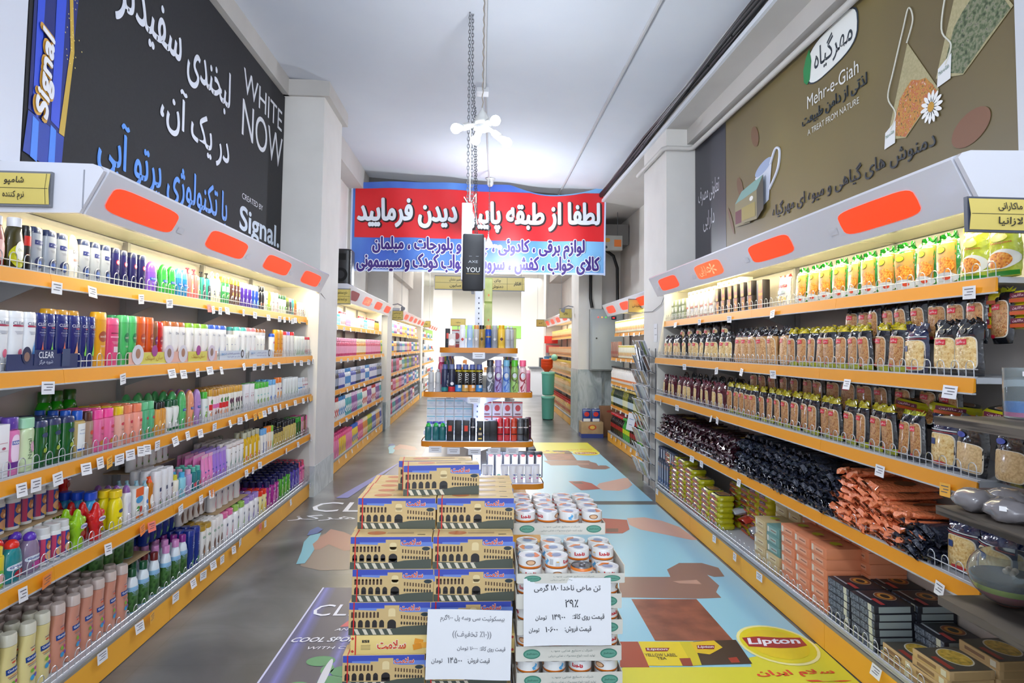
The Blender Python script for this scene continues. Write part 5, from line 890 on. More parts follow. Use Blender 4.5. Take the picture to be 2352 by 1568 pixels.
for cx, cz, s_, fill in ((-3.13, 2.78, 1.0, 1), (-2.72, 2.96, 1.15, 2)):
    W_ = .40 * s_; H_ = .50 * s_; b = MB(); b.T = wallart('R', 2.243)
    b.deco('p', 0, 0, 1, 1, N('mesh_bag', [(.3, '#a59b72'), (.7, '#b7ad84')], 80, .4), None, .002, text=[(cx - W_ * .5, cz - .06), (cx - W_ * .12, cz - .10 * s_), (cx + W_ * .5, cz + .06), (cx - .02, cz + H_ - .1)])
    b.deco('p', 0, 0, 1, 1, N('tea_fill%d' % fill, [(.3, '#5a3a2a' if fill == 1 else '#2c3a24'), (.45, '#c8923c' if fill == 1 else '#5c6a48'), (.6, '#b85a34' if fill == 1 else '#8a8a70'), (.75, '#e0d8b8' if fill == 1 else '#3a3a40')], 55, .5, detail=4), None, .003, text=[(cx - W_ * .40, cz - .05), (cx - W_ * .12, cz - .095 * s_), (cx + W_ * .2, cz - .01), (cx + W_ * .47, cz + .055), (cx + W_ * .40, cz + .10 * s_), (cx + W_ * .28, cz + .155 * s_), (cx + W_ * .15, cz + .165 * s_), (cx + W_ * .02, cz + .19 * s_), (cx - W_ * .10, cz + .16 * s_), (cx - W_ * .22, cz + .12 * s_), (cx - W_ * .3, cz + .05 * s_)])
    Tm = b.T; pts = [(cx - .02, -.006, cz + H_ - .1), (cx + .03, -.006, cz + H_ + .0), (cx + .0, -.006, cz + H_ + .08), (cx - .05, -.006, cz + H_ - .02), (cx - .13, -.006, cz + H_ - .2), (cx - .18, -.006, cz + .17), (cx - .12, -.006, cz + .06), (cx - .16, -.006, cz - .02)]
    b.tube(smooth_path(pts), .004, M('#d8d6c8', .5), 5)
    b.deco('p', 0, 0, 1, 1, M('#e9eaea', .4), None, .005, text=[(cx - .22, cz - .11), (cx - .13, cz - .10), (cx - .12, cz + .02), (cx - .21, cz - .02)])
    b.deco('t', cx - .17, cz - .04, .07, .02, M('#2a6a4a', .4), None, .007, text='Mehr-e-Giah', rot=.2)
    b.obj('tea_bag_picture', t, smooth=0)
b = MB(); b.T = wallart('R', 2.243)
for k in range(14):
    a = 2 * PI * k / 14; b.deco('e', -2.98 + .045 * math.cos(a), 2.77 + .05 * math.sin(a), .065, .022, M('#f2f2f0', .5), None, .006, rot=a)
b.deco('e', -2.98, 2.77, .045, .05, M('#c8922a', .5), None, .009); b.obj('daisy_picture', t, smooth=0); b = MB(); b.T = wallart('R', 2.243)
b.deco('e', -2.74, 2.58, .24, .15, M('#7c5238', .5), None, .002, rot=.3); b.obj('leaf_shape', t, smooth=0)
for x, z, w, h in ((-5.30, 2.95, .10, .22), (-5.0, 3.3, .12, .2), (-5.5, 2.7, .05, .3)): b = MB(); b.T = wallart('R', 2.243); b.deco('e', x, z, w, h, M('#755336', .5), None, .002, rot=.5); b.obj('leaf_shape', t, smooth=0)
b = MB(); b.T = wallart('R', 2.243)
cup = N('cup_print', [(.3, '#c8d0e4'), (.7, '#e6eaf4')], 3, .4)
b.deco('p', 0, 0, 1, 1, cup, None, .003, text=[(-5.0, 2.95), (-4.70, 3.02), (-4.76, 2.72), (-4.9, 2.68)]); b.deco('e', -4.85, 3.0, .3, .09, M('#9fb0d0', .4), None, .004, rot=.2)
Tm = b.T; b.tube(smooth_path([(-4.72, -.006, 2.99), (-4.64, -.006, 3.08), (-4.57, -.006, 3.05), (-4.60, -.006, 2.92), (-4.74, -.006, 2.80)]), .010, M('#dde2f0', .4), 6)
b.obj('cup_picture', t, smooth=0)
for k_, (x0, c) in enumerate(((-5.38, '#6a2a34'), (-5.22, '#a3924c'))):
    b = MB(); b.T = wallart('R', 2.243); o_ = .014 + k_ * .012
    b.deco('p', 0, 0, 1, 1, M('#8f8560', .5), None, o_, text=[(x0, 2.62), (x0 + .30, 2.60), (x0 + .30, 2.84), (x0, 2.82)]); b.deco('p', 0, 0, 1, 1, M('#7fa8a0', .5), None, o_ + .001, text=[(x0, 2.82), (x0 + .30, 2.84), (x0 + .42, 2.93), (x0 + .14, 2.90)])
    b.deco('p', 0, 0, 1, 1, M(c, .5), None, o_ + .002, text=[(x0 + .01, 2.64), (x0 + .27, 2.63), (x0 + .27, 2.75), (x0 + .01, 2.75)]); b.deco('e', x0 + .2, 2.79, .07, .04, M('#e8e8e4', .5), None, o_ + .002)
    b.deco('p', 0, 0, 1, 1, M('#4a4638', .5), None, o_ + .001, text=[(x0 + .30, 2.60), (x0 + .42, 2.66), (x0 + .42, 2.93), (x0 + .30, 2.84)]); b.obj('tea_box_picture', t, smooth=0)
b = MB(); b.box(2.235, 2.255, 1.2, 2.48, 2.28, 3.68, M('#cfd2d8', .4)); b.obj('wall_panel', smooth=0, label='pale wall panel at the right edge beside the tea mural', cat='panel')

# ---------------------------------------------------------------- goods on the left wall shelving (y0, y1 along the wall)
def shelfruns(side, shelf, z, xf, rows_, default=1):
    for r in rows_:
        key, (y0, y1), n = r[0], r[1], r[2]; kw = dict(rows=default); kw.update(r[3] if len(r) > 3 else {})
        run(side, shelf, kw.pop('z', z), kw.pop('xf', xf), key, y0, y1, n, **kw)
shelfruns('L', 'left top shelf', 1.829, -1.80, [
    ('yellowblack', (2.14, 2.28), 1), ('redround', (2.404, 2.494), 1), ('yellowblack', (2.498, 2.591), 1, dict(desc='black and yellow bottle, white round label')), ('blackred', (2.586, 2.625), 1), ('silver', (2.627, 2.853), 3), ('dovecream', (2.853, 2.929), 1),
    ('silver', (2.932, 3.177), 3, dict(desc='silver bottle beyond the cream-capped one')), ('navyred', (3.177, 3.505), 4), ('purpledome', (3.509, 3.659), 1, dict(rows=2)), ('greendome', (3.659, 3.854), 2, dict(rows=2)), ('bluedome', (3.854, 4.001), 2, dict(rows=2)),
    ('coralbox', (4.001, 4.172), 2), ('blackteal', (4.178, 4.338), 2), ('ringcream', (4.338, 4.503), 2), ('greenlabelgold', (4.51, 4.657), 2, dict(rows=2)), ('browngold', (4.657, 4.874), 3, dict(rows=2)), ('violetsilver', (4.874, 5.113), 3), ('cobaltsilver', (5.113, 5.272), 2),
    ('blackorange', (5.272, 5.399), 2), ('whitegreenround', (5.399, 5.486), 1), ('limegreen', (5.486, 5.565), 1), ('whitepinkstripe', (5.577, 5.767), 2), ('whitegreencap', (5.767, 5.998), 3)] +
    [('smallcap%d' % i, (5.93 + i * .085, 5.93 + (i + 1) * .085), 1, dict(rows=2)) for i in range(5)] + [('whitesmall', (6.396, 6.649), 3)], 1)
shelfruns('L', 'left second shelf', 1.436, -1.735, [
    ('clearwhite', (2.14, 2.22), 1, dict(desc='white bottle, dark lettering, at frame edge')), ('clearwhite', (2.358, 2.438), 1, dict(desc='white tapering bottle with grey cap edge')), ('clearwhite', (2.438, 2.514), 1), ('clearwhiteblue', (2.514, 2.58), 1), ('clearmen', (2.58, 2.64), 1, dict(rows=2)), ('clearmengreen', (2.64, 2.697), 1, dict(rows=2)), ('clearmen', (2.7, 2.786), 1, dict(desc='navy bottle with red drop, middle')), ('clearmenpeach', (2.786, 2.859), 1),
    ('clearmengreen', (2.859, 2.966), 2, dict(desc='navy bottle with green ring')), ('yellowbig', (2.966, 3.063), 1), ('yellowbig', (2.735, 2.962), 3, dict(xf=-1.80, desc='tall yellow bottle behind the navy ones')), ('pinkbig', (3.067, 3.179), 1), ('greenbig', (3.182, 3.312), 2, dict(rows=2)), ('orangebig', (3.312, 3.413), 1), ('orangebig', (3.413, 3.475), 1, dict(desc='second orange bottle, slightly smaller')),
    ('brownbig', (3.475, 3.52), 1), ('redbig', (3.52, 3.586), 1), ('dovebrown', (3.591, 3.856), 3, dict(rows=2)), ('dovegreen', (3.861, 4.183), 3, dict(rows=2)), ('doveblue', (4.183, 4.465), 3, dict(rows=2)), ('whiteplain', (4.428, 4.63), 3), ('doveteal', (4.63, 4.842), 2, dict(rows=2)), ('dovepink', (4.842, 5.027), 2, dict(rows=2)), ('whiteplain', (5.027, 5.237), 3, dict(desc='short white bottle before the orange caps')),
    ('doveorange', (5.195, 5.42), 3, dict(xf=-1.79)), ('hsblue', (5.42, 5.511), 1), ('amberwide', (5.511, 5.728), 2), ('whitered', (5.728, 5.83), 1), ('whitelilac', (5.83, 5.949), 1), ('whitered', (5.949, 6.088), 1, dict(desc='slim white bottle, second red cap')), ('whiteleaf', (6.116, 6.432), 4), ('whitecherry', (6.432, 6.801), 4)])
shelfruns('L', 'left third shelf', 1.046, -1.735, [
    ('palegreen', (2.14, 2.23), 1, dict(desc='pale green bottle at the frame edge')), ('whitecarton', (2.375, 2.465), 1, dict(desc='white upright carton nearest the camera')), ('pinkivan', (2.463, 2.532), 1, dict(rows=2)), ('palegreen', (2.532, 2.618), 1, dict(rows=2)), ('darkgreen', (2.618, 2.855), 3, dict(rows=4)), ('clearlabel', (2.855, 2.931), 1, dict(rows=4)), ('tanbrown', (2.931, 2.995), 1, dict(rows=3)), ('pinkclear', (2.995, 3.15), 2, dict(rows=4)), ('pinkyellow', (3.15, 3.247), 1, dict(rows=4)),
    ('salmon', (3.247, 3.405), 2, dict(rows=4)), ('mint', (3.405, 3.538), 2, dict(rows=4)), ('orangeblack', (3.538, 3.667), 2, dict(rows=2)), ('whitedarkgreen', (3.667, 3.811), 2, dict(rows=2)), ('domegreen', (3.811, 3.922), 1, dict(rows=4)), ('domegreen', (3.551, 3.8), 2, dict(rows=2, xf=-1.86, desc='green domed bottle standing further back')), ('domepeach', (3.922, 4.015), 1, dict(rows=4)), ('domelilac', (4.015, 4.12), 1, dict(rows=4)), ('greencapwhite', (4.126, 4.217), 1, dict(rows=3)),
    ('redgold', (4.217, 4.277), 1, dict(rows=3)), ('mirrorcap', (4.277, 4.389), 2, dict(rows=4)), ('redgold', (4.389, 4.538), 3, dict(rows=4, desc='white and red gold-capped bottle')), ('winegold', (4.538, 4.798), 5, dict(rows=4)), ('whitecarton', (4.807, 5.043), 2), ('greencapwhite', (5.072, 5.391), 4, dict(rows=3, desc='white green-capped bottle past the cartons')), ('bluecapwhite', (5.391, 5.572), 2, dict(rows=3)), ('orangecapwhite', (5.572, 5.729), 2), ('whitewave', (5.792, 6.228), 5, dict(rows=2)), ('whiteblueflip', (6.228, 6.473), 3), ('whiteberry', (6.473, 6.861), 4)])
for i, y in enumerate((2.79, 2.87, 2.97)): place('greenliquid', (-2.0, y + .25, 1.046), PI / 2, 'large green liquid bottle at the back of left third shelf, %s from left' % od(i + 1), 'green liquid bottles', sz=1.0)
L4Z = .641
shelfruns('L', 'left fourth shelf', L4Z, -1.735, [
    ('kidteal', (2.14, 2.24), 1, dict(desc='teal ball-capped bottle at frame edge')), ('kidyellow', (2.409, 2.488), 1), ('kidteal', (2.488, 2.588), 1, dict(rows=2)), ('kidviolet', (2.588, 2.686), 1, dict(rows=2)), ('bear', (2.686, 2.863), 3, dict(rows=3)), ('handlime', (2.872, 2.995), 1, dict(rows=5, dd=.055)), ('handred', (2.998, 3.122), 1, dict(rows=5, dd=.055)), ('kidblue', (3.074, 3.179), 1, dict(rows=3, xf=-1.80)), ('kidsponge', (3.179, 3.277), 1, dict(rows=2)), ('kidpurplecap', (3.281, 3.344), 1, dict(rows=4)),
    ('kidorange', (3.344, 3.448), 1, dict(rows=4)), ('spraywhite', (3.448, 3.496), 1, dict(rows=4)), ('sprayamber', (3.496, 3.569), 1), ('whitenavymark', (3.569, 3.769), 3, dict(rows=3)), ('smallyellow', (3.78, 3.854), 1), ('smallblue', (3.854, 3.943), 1, dict(rows=2)), ('smalllilac', (3.943, 4.024), 1, dict(rows=4)), ('smallteal', (4.024, 4.146), 2, dict(rows=3)), ('tubepink', (4.153, 4.331), 3, dict(rows=4)), ('tubelilac', (4.331, 4.564), 4, dict(rows=4)),
    ('whitebrowncap', (4.564, 4.86), 4, dict(rows=5)), ('yellowsqueeze', (4.86, 5.217), 4, dict(rows=2)), ('limetub', (4.65, 5.041), 5, dict(xf=-1.95)), ('bluecaptall', (5.238, 5.363), 2), ('orangecaptall', (5.363, 5.472), 2), ('limecaptall', (5.472, 5.563), 1), ('beigeblack', (5.563, 5.83), 4, dict(rows=5)), ('beigeblacktall', (5.83, 6.21), 5, dict(rows=4)), ('greenfar', (6.21, 6.388), 3, dict(rows=3)), ('brownfar', (6.388, 6.643), 3), ('pinkfar', (6.643, 6.92), 4, dict(rows=3))])
run('L', 'left fourth upper tier', L4Z + .155, -1.84, 'bear', 2.40, 2.95, 7, rows=2, desc='bear canister stacked behind')
run('L', 'left fourth upper tier', L4Z + .31, -1.84, 'handlime', 2.25, 2.80, 5, desc='lime star-shaped bottle on the canisters')
run('L', 'left fourth upper tier', L4Z + .165, -1.95, 'handred', 2.95, 3.20, 3, desc='red star-shaped bottle high at back')
run('L', 'left fourth shelf back', L4Z + .19, -1.90, 'whitenavymark', 3.62, 4.05, 6, rows=1, desc='white lotion bottle on the upper card')
KRAFT = N('kraft_card', [(.3, '#a08560'), (.7, '#b79b74')], 8, .7)
def card(x0, x1, y0, y1, z, lab): MB().box(x0, x1, y0, y1, z, z + .004, KRAFT).obj('cardboard_sheet', smooth=0, label=lab, cat='cardboard')
card(-2.04, -1.82, 2.36, 2.98, L4Z + .150, 'cardboard sheet between the two layers of bear canisters')
card(-2.04, -1.88, 3.60, 4.08, L4Z + .185, 'cardboard sheet under the raised white lotion bottles')
LBZ = .166
shelfruns('L', 'left bottom shelf', LBZ, -1.745, [
    ('golcream', (2.32, 2.80), 5, dict(rows=2)), ('golpink', (2.32, 2.80), 5, dict(xf=-1.86, rows=3, desc='pinkish-brown bottle behind the cream ones')), ('golpink', (2.795, 3.365), 6, dict(rows=5)), ('landgreen', (3.373, 3.596), 2, dict(rows=2)), ('landred', (3.596, 3.714), 1, dict(rows=4)), ('landred', (3.35, 3.62), 3, dict(xf=-1.88, rows=3, desc='red-capped meadow bottle further back')), ('landpink', (3.719, 3.938), 2, dict(rows=5)), ('landpurple', (3.938, 4.029), 1, dict(rows=4)),
    ('navyplant', (4.029, 4.199), 2, dict(rows=5)), ('whitegold', (4.199, 4.357), 2, dict(rows=4)), ('whitealmond', (4.363, 4.542), 3, dict(rows=3)), ('whitepinkcap', (4.55, 4.745), 2, dict(rows=4)), ('whitelimecap', (4.745, 4.967), 2, dict(rows=2)), ('whitelilaccap', (4.967, 5.272), 3, dict(rows=4)), ('yellowredcap', (5.272, 5.44), 2, dict(rows=3)), ('magenta', (5.44, 5.786), 3, dict(rows=5)),
    ('greenhand', (5.786, 6.124), 3, dict(rows=5)), ('violet', (6.124, 6.506), 4, dict(rows=5)), ('pinkhand', (6.506, 6.767), 3, dict(rows=5)), ('lavhand', (6.767, 6.976), 2, dict(rows=5))])
run('L', 'left bottom upper tier', LBZ + .232, -1.84, 'landgreen', 3.22, 3.60, 4, rows=2, desc='meadow bottle stacked on a card')
card(-2.04, -1.80, 3.20, 3.66, LBZ + .227, 'cardboard sheet across the meadow-printed bottles')
run('L', 'left bottom upper tier', LBZ + .232, -1.86, 'navyplant', 3.72, 4.10, 5, rows=2, desc='royal blue bottle stacked on top')
run('L', 'left bottom upper tier', LBZ + .225, -1.86, 'whitealmond', 4.14, 4.50, 5, desc='white lotion bottle stacked on top')
run('L', 'left bottom upper tier', LBZ + .212, -1.82, 'whitepinkcap', 4.52, 5.05, 5, rows=2, desc='body lotion stacked on a card')
card(-2.04, -1.78, 4.50, 5.10, LBZ + .206, 'cardboard sheet under the stacked body lotions')
# counter trays in front of the second shelf
def tray(y0, y1, c, label, texts, deco):
    w = y1 - y0; t = mk('display_tray', None, loc=(-1.716, y0, 1.437), rz=PI / 2, label=label, cat='display tray')
    b = MB(); b.box(0, w, 0, .0025, 0, .062, M(c, .4)); b.box(0, w, 0, .10, 0, .002, M(c, .4))
    for q in deco: b.deco(q[0], q[1] * w, q[2], q[3], q[4], M(q[5], .4), None, .001 + .0006 * len(b.mats), pw=2)
    for s_, x, z, ww, hh, cc, fl in texts: b.deco('t', x * w, z, ww, hh, M(cc, .4), None, .004, text=fa(s_) if fl else s_, bold=.01)
    b.obj('card', t, smooth=0)
tray(2.399, 2.806, '#1c2c5e', 'navy counter tray with a white-lettered name on left second shelf', [('CLEAR', .50, .058, .088, .026, '#e8ecf4', 0), ('شوره هرگز', .5, .030, .08, .020, '#c8d0e4', 1)], [('r', .50, .048, .13, .060, '#1c2c5e'), ('e', .24, .058, .05, .065, '#14204a'), ('e', .24, .052, .03, .036, '#8a6a5c'), ('r', .80, .046, .05, .072, '#33446c')])
for i, (a, z_) in enumerate(((3.205, 3.675), (3.675, 4.25))):
    tray(a, z_, '#e4b0a0', 'salmon and yellow counter tray with portraits, %s along second shelf' % od(i + 1), [('سان سیلک', .5, .03, .18, .03, '#c89a2c', 1)], [('r', .5, .03, .26, .06, '#d8cf5a'), ('e', .16, .05, .11, .10, '#d8d4dc'), ('e', .16, .055, .045, .05, '#a87860'), ('e', .84, .05, .11, .10, '#d4c8d8'), ('e', .84, .055, .045, .05, '#8a6a5c'), ('e', .5, .068, .06, .06, '#a03a8c')])
for i, (a, z_) in enumerate(((4.299, 4.755), (4.842, 5.354))):
    tray(a, z_, '#c6d0de', 'pale blue counter tray with small print, %s along second shelf' % od(i + 1), [('دیو', .12, .04, .08, .02, '#5a9ad0', 1), ('ساده ترین انتخاب', .5, .042, .22, .014, '#4a5aa0', 1), ('برای مو های شما', .5, .020, .22, .012, '#4a5aa0', 1)], [('e', .86, .038, .05, .06, '#2a1a1c'), ('e', .86, .038, .025, .035, '#c8d0dc')])

# ---------------------------------------------------------------- goods on the right wall shelving
def rrun(shelf, z, xf, key, yy, n, **k): run('R', shelf, z, xf, key, yy[0], yy[1], n, **k)
TZ = 1.831; S_ = 'right top shelf'
rrun(S_, TZ, 1.935, 'yellowpouch', (2.0, 2.33), 2, desc='yellow bag of tomato pasta, nearest'); rrun(S_, TZ, 1.935, 'yellowpouch', (2.322, 2.456), 1)
rrun(S_, TZ, 1.94, 'greenpouch', (2.468, 3.806), 10, rot=.15); rrun(S_, TZ, 1.94, 'whitepasta', (3.823, 4.132), 1)
rrun(S_, TZ, 1.93, 'tallcarton', (4.164, 4.34), 1); rrun(S_, TZ, 1.93, 'blackcarton', (4.347, 5.099), 6, stack=2)
rrun(S_, TZ, 1.93, 'smallcarton', (5.109, 5.813), 6, stack=2, dz=.085); rrun(S_, TZ, 1.93, 'greencarton', (5.826, 6.27), 4, stack=3)
rrun(S_, TZ + .212, 1.95, 'whitecapbox', (4.578, 5.099), 5, desc='white-lidded carton on black cartons'); rrun(S_, TZ + .195, 1.95, 'whitecapbox', (5.109, 5.813), 7)
S_ = 'right second shelf'; Z2 = 1.459
rrun(S_, Z2, 1.845, 'blacktop', (2.22, 2.42), 1, desc='big black-topped pasta bag, nearest'); rrun(S_, Z2, 1.85, 'blacktop', (2.342, 2.533), 1, desc='second black-topped bag of pale pasta'); rrun(S_, Z2, 1.85, 'navytop', (2.538, 2.697), 1)
rrun(S_, Z2, 1.85, 'yellowtop', (2.697, 3.733), 10, rows=2, rot=.14, jit=.008, desc='yellow-orange topped black pasta bag'); rrun(S_, Z2, 1.85, 'cleartop', (3.733, 4.556), 6, rot=.14, jit=.006)
rrun(S_, Z2, 1.97, 'blacktop', (3.733, 4.556), 6, rot=.2, desc='black-topped bag in the second row'); rrun(S_, Z2, 1.85, 'blacktop', (4.556, 6.298), 12, rot=.14, jit=.006)
rrun(S_.replace('shelf', 'upper tier'), Z2 + .125, 1.93, 'yellowtop2', (2.216, 3.276), 10, rot=.16, jit=.01, desc='yellow-edged black pasta bag'); rrun(S_.replace('shelf', 'upper tier'), Z2 + .11, 1.96, 'blacktop', (4.866, 6.134), 6, rot=.25, desc='black-topped bag perched behind')
run('R', 'right second upper tier', Z2 + .18, 1.95, 'lyingorange', 2.08, 2.25, 1, stack=3, dz=.046); run('R', 'right second upper tier', Z2 + .18, 1.95, 'lyingorange', 2.26, 2.42, 1, stack=3, dz=.046, desc='yellow-orange flat bag, second pile')
S_ = 'right third shelf'; Z3 = 1.085
rrun(S_, Z3, 1.845, 'blacklow', (2.05, 2.42), 2); rrun(S_, Z3, 1.85, 'navytop', (2.399, 2.544), 1, desc='navy-trimmed bag beside black bags'); rrun(S_, Z3, 1.85, 'yellowtop2', (2.57, 2.737), 2, desc='yellow-edged bag, clear pasta window')
rrun(S_, Z3, 1.85, 'yellowtop', (2.737, 4.685), 18, rot=.14, jit=.008); rrun(S_, Z3, 1.85, 'maroontop', (4.694, 6.329), 11, rot=.15, jit=.006)
rrun(S_.replace('shelf', 'upper tier'), Z3 + .13, 1.94, 'yellowtop2', (2.47, 4.482), 14, rot=.12, jit=.006); rrun(S_ + ' back', Z3 + .02, 1.99, 'blacktop', (4.53, 6.135), 9, rot=.25, desc='dark bag behind maroon ones')
for i, (y, tilt) in enumerate(((2.25, .3), (2.55, .9), (2.75, .25))): place('lyingyellow', (1.99, y, Z3 + .21), -PI / 2 + tilt, 'yellow-edged bag slumped over the near end of right third shelf, %s' % od(i + 1), 'slumped bags', tilt=(.1, .12))
S_ = 'right fourth shelf'; Z4 = .702
def heap(keys, y0, y1, zb, xf, n, layers, shelf, desc, hz=.031, slope=None):
    sp = (y1 - y0) / n
    for l in range(layers):
        for i in range(n):
            if slope and l >= slope(i / n) * layers: continue
            k = keys[(l * 7 + i * 3) % len(keys)]; y = y0 + sp * (i + .5 + .5 * (l % 2)) + rnd.uniform(-.006, .006)
            if y > y1 + .02: continue
            place(k, (xf + .03 + rnd.uniform(-.012, .012) + l * .010, y, zb + l * hz + rnd.uniform(0, .003)), -PI / 2 + rnd.uniform(-.1, .1), '%s, %s in layer %s from the shelf, %s' % (desc, od(i + 1), od(l + 1), shelf), desc + 's piled on ' + shelf, tilt=(rnd.uniform(-.04, .04), rnd.uniform(-.35, .35)))
heap(['twred0', 'twred1', 'twred2'], 4.433, 6.279, Z4, 1.825, 15, 6, 'right fourth shelf', 'maroon crinkled spaghetti pack', slope=lambda t: 1.0)
heap(['twblack0', 'twblack1', 'twblack2'], 3.167, 4.418, Z4, 1.825, 14, 8, 'right fourth shelf', 'black crinkled spaghetti pack', slope=lambda t: .75 + .3 * math.sin(t * 3.0))
heap(['tworange0', 'tworange1', 'tworange2'], 2.548, 3.167, Z4, 1.825, 7, 8, 'right fourth shelf', 'orange crinkled spaghetti pack', slope=lambda t: .45 + .6 * t)
heap(['twblack0', 'twblack2'], 2.48, 2.66, Z4, 1.83, 3, 4, 'right fourth shelf', 'short black pasta pack')
rrun(S_, Z4, 1.85, 'navytop', (2.16, 2.46), 2, rows=2, rot=.3, desc='navy-trimmed pasta bag near the end')
S_ = 'right bottom shelf'; Z0 = .176
rrun(S_, Z0, 1.825, 'jarbox', (6.014, 6.577), 5, rows=2); rrun(S_, Z0 + .271, 1.835, 'jarboxtop', (5.865, 6.527), 7)
def pile(key, y0, n, sp, x0, rows, dx, layers, dz, z0, desc, shelf, skip=None, rz=-PI / 2, jr=.05):
    for l in range(layers):
        for i in range(n):
            for r in range(rows):
                if skip and skip(l, i, r): continue
                lb = '%s, %s pile from near end, layer %s' % (desc, od(i + 1), od(l + 1)) + (', row %s' % od(r + 1) if r else '') + ', ' + shelf
                place(key, (x0 + r * dx + rnd.uniform(-.004, .004), y0 + sp * (i + .5) + rnd.uniform(-.004, .004), z0 + l * dz), rz + rnd.uniform(-jr, jr), lb, desc + 's in piles')
pile('lyingyellow', 4.78, 7, .197, 1.905, 1, .15, 9, .042, Z0, 'flat yellow-edged pasta bag', 'bottom shelf', skip=lambda l, i, r: l > 5 + i * .8, jr=.02)
pile('lyingyellow', 4.60, 2, .21, 2.08, 1, .15, 8, .042, Z0, 'flat pasta bag at back', 'bottom shelf')
pile('lyingorange', 4.30, 2, .16, 2.08, 1, .15, 8, .046, Z0, 'plump orange pasta bag', 'bottom shelf')
for i in range(9):
    k = 'silverbag' if i % 3 else 'redorangebag'; place(k, (1.94 + .10 * (i % 2), 4.16 + .075 * i, Z0 + .03 + .028 * (i // 2)), -PI / 2 + rnd.uniform(-.5, .5), '%s crumpled snack bag thrown on bottom right shelf, %s from camera' % ('silver' if i % 3 else 'red and orange', od(i + 1)), 'crumpled snack bags', tilt=(-1.35, 0))
pile('teabox', 3.98, 1, .165, 1.935, 1, .2, 5, .056, Z0, 'beige carton', 'bottom shelf'); pile('teabox', 3.81, 1, .165, 1.935, 1, .2, 2, .056, Z0, 'beige carton under grey-green ones', 'bottom shelf'); pile('tealbox', 3.81, 1, .165, 1.935, 1, .2, 3, .056, Z0 + .112, 'grey-green carton', 'bottom shelf', jr=.02)
pile('salmonbox', 3.27, 3, .17, 1.935, 1, .2, 6, .056, Z0, 'salmon carton', 'bottom shelf'); pile('salmonbox', 3.2, 4, .17, 2.12, 1, .2, 7, .056, Z0, 'salmon carton at the back', 'bottom shelf'); pile('teabox', 3.9, 2, .17, 2.12, 1, .2, 7, .056, Z0, 'beige carton at the back', 'bottom shelf')
pile('darkbox', 2.86, 2, .198, 1.925, 2, .20, 6, .0345, Z0, 'black lasagna carton', 'bottom shelf', jr=.015)
pile('darkbox', 2.66, 1, .198, 2.10, 1, .20, 4, .0345, Z0, 'black lasagna carton near the pale ones', 'bottom shelf', jr=.02)
pile('lasagnabox', 2.42, 1, .205, 1.925, 1, .20, 4, .0345, Z0, 'beige lasagna carton', 'bottom shelf', jr=.04); pile('lasagnabox', 2.42, 1, .205, 2.13, 1, .20, 5, .0345, Z0, 'beige lasagna carton behind', 'bottom shelf', jr=.04); pile('lasagnabox', 2.2, 1, .205, 1.925, 2, .20, 2, .0345, Z0, 'near beige lasagna carton', 'bottom shelf', jr=.05); pile('lasagnabox', 2.62, 1, .205, 1.925, 1, .2, 2, .0345, Z0, 'beige lasagna carton against black ones', 'bottom shelf', jr=.03)

# ---------------------------------------------------------------- price tags
def tags(side, ys, z, x, shelf, cols=None, w=.062, h=.05):
    for i, y in enumerate(ys):
        if 6.5 < y < 7.2: y = 6.55 - .07 * (len(ys) - 1 - i) * (y > 6.6) if side == 'L' else 6.36
        c = (cols or {}).get(i, '#e8e9ee'); nm = {'#e8e9ee': 'white', '#f0b23c': 'yellow', '#f08a3c': 'orange', '#ee7a68': 'salmon'}[c]
        me = cached(('tag', c, w, i % 3), lambda: (lambda b: (b.box(-w / 2, w / 2, 0, .0012, -h, 0, M(c, .5)), b.deco('r', 0, -h * .22, w * .7, .0035, M('#50505c'), None, .0006), b.deco('r', .1 * w, -h * .45, w * .5, .003, M('#50505c'), None, .0006), b.deco('r', -.05 * w, -h * .66, w * .6, .003, M('#50505c'), None, .0006), b)[-1])(MB()).mesh('price_tag', 0))
        o = mk('price_tag', me, loc=(x, y, z + rnd.uniform(-.01, .006)), label='%s price tag, %s from the near end, %s' % (nm, od(i + 1), shelf), cat='price tag', group='price tags on ' + shelf)
        o.rotation_euler = (rnd.uniform(-.25, .05), rnd.uniform(-.12, .12), (PI / 2 if side == 'L' else -PI / 2) + rnd.uniform(-.2, .2))
Y_, O_, P_ = '#f0b23c', '#f08a3c', '#ee7a68'
tags('L', [2.719, 2.957, 3.376, 3.678, 4.204, 4.263, 4.387, 4.495, 4.814, 5.056, 5.366, 5.67, 5.804, 5.945, 6.065, 6.148, 6.262, 6.568], 1.80, -1.760, 'left top shelf', {4: P_, 16: Y_, 17: Y_})
tags('L', [2.585, 3.105, 3.577, 3.716, 3.901, 4.068, 4.25, 4.646, 4.878, 5.065, 5.247, 5.454, 5.909, 6.13, 6.401, 6.766], 1.400, -1.688, 'left second shelf')
tags('L', [2.465, 2.544, 2.666, 2.849, 2.95, 3.025, 3.107, 3.197, 3.294, 3.354, 3.461, 3.647, 3.8, 3.968, 4.184, 4.425, 4.616, 4.722, 4.913, 5.024, 5.121, 5.242, 5.391, 5.526, 5.704, 5.961, 6.228, 6.394, 6.72, 6.843], 1.030, -1.688, 'left third shelf', {5: Y_, 18: Y_, 19: Y_, 28: Y_, 29: Y_})
tags('L', [2.501, 2.636, 3.044, 3.34, 3.431, 3.754, 4.018, 4.165, 4.185, 4.774, 4.922, 5.06, 5.742, 6.096, 6.513], .625, -1.688, 'left fourth shelf', {1: O_, 3: O_, 4: P_, 8: O_})
tags('L', [3.023, 3.333, 3.463, 3.719, 3.927, 4.076, 4.211, 4.363, 4.557, 4.68, 5.212, 5.096, 5.886, 6.7], .150, -1.680, 'left bottom shelf', {2: Y_, 11: P_})
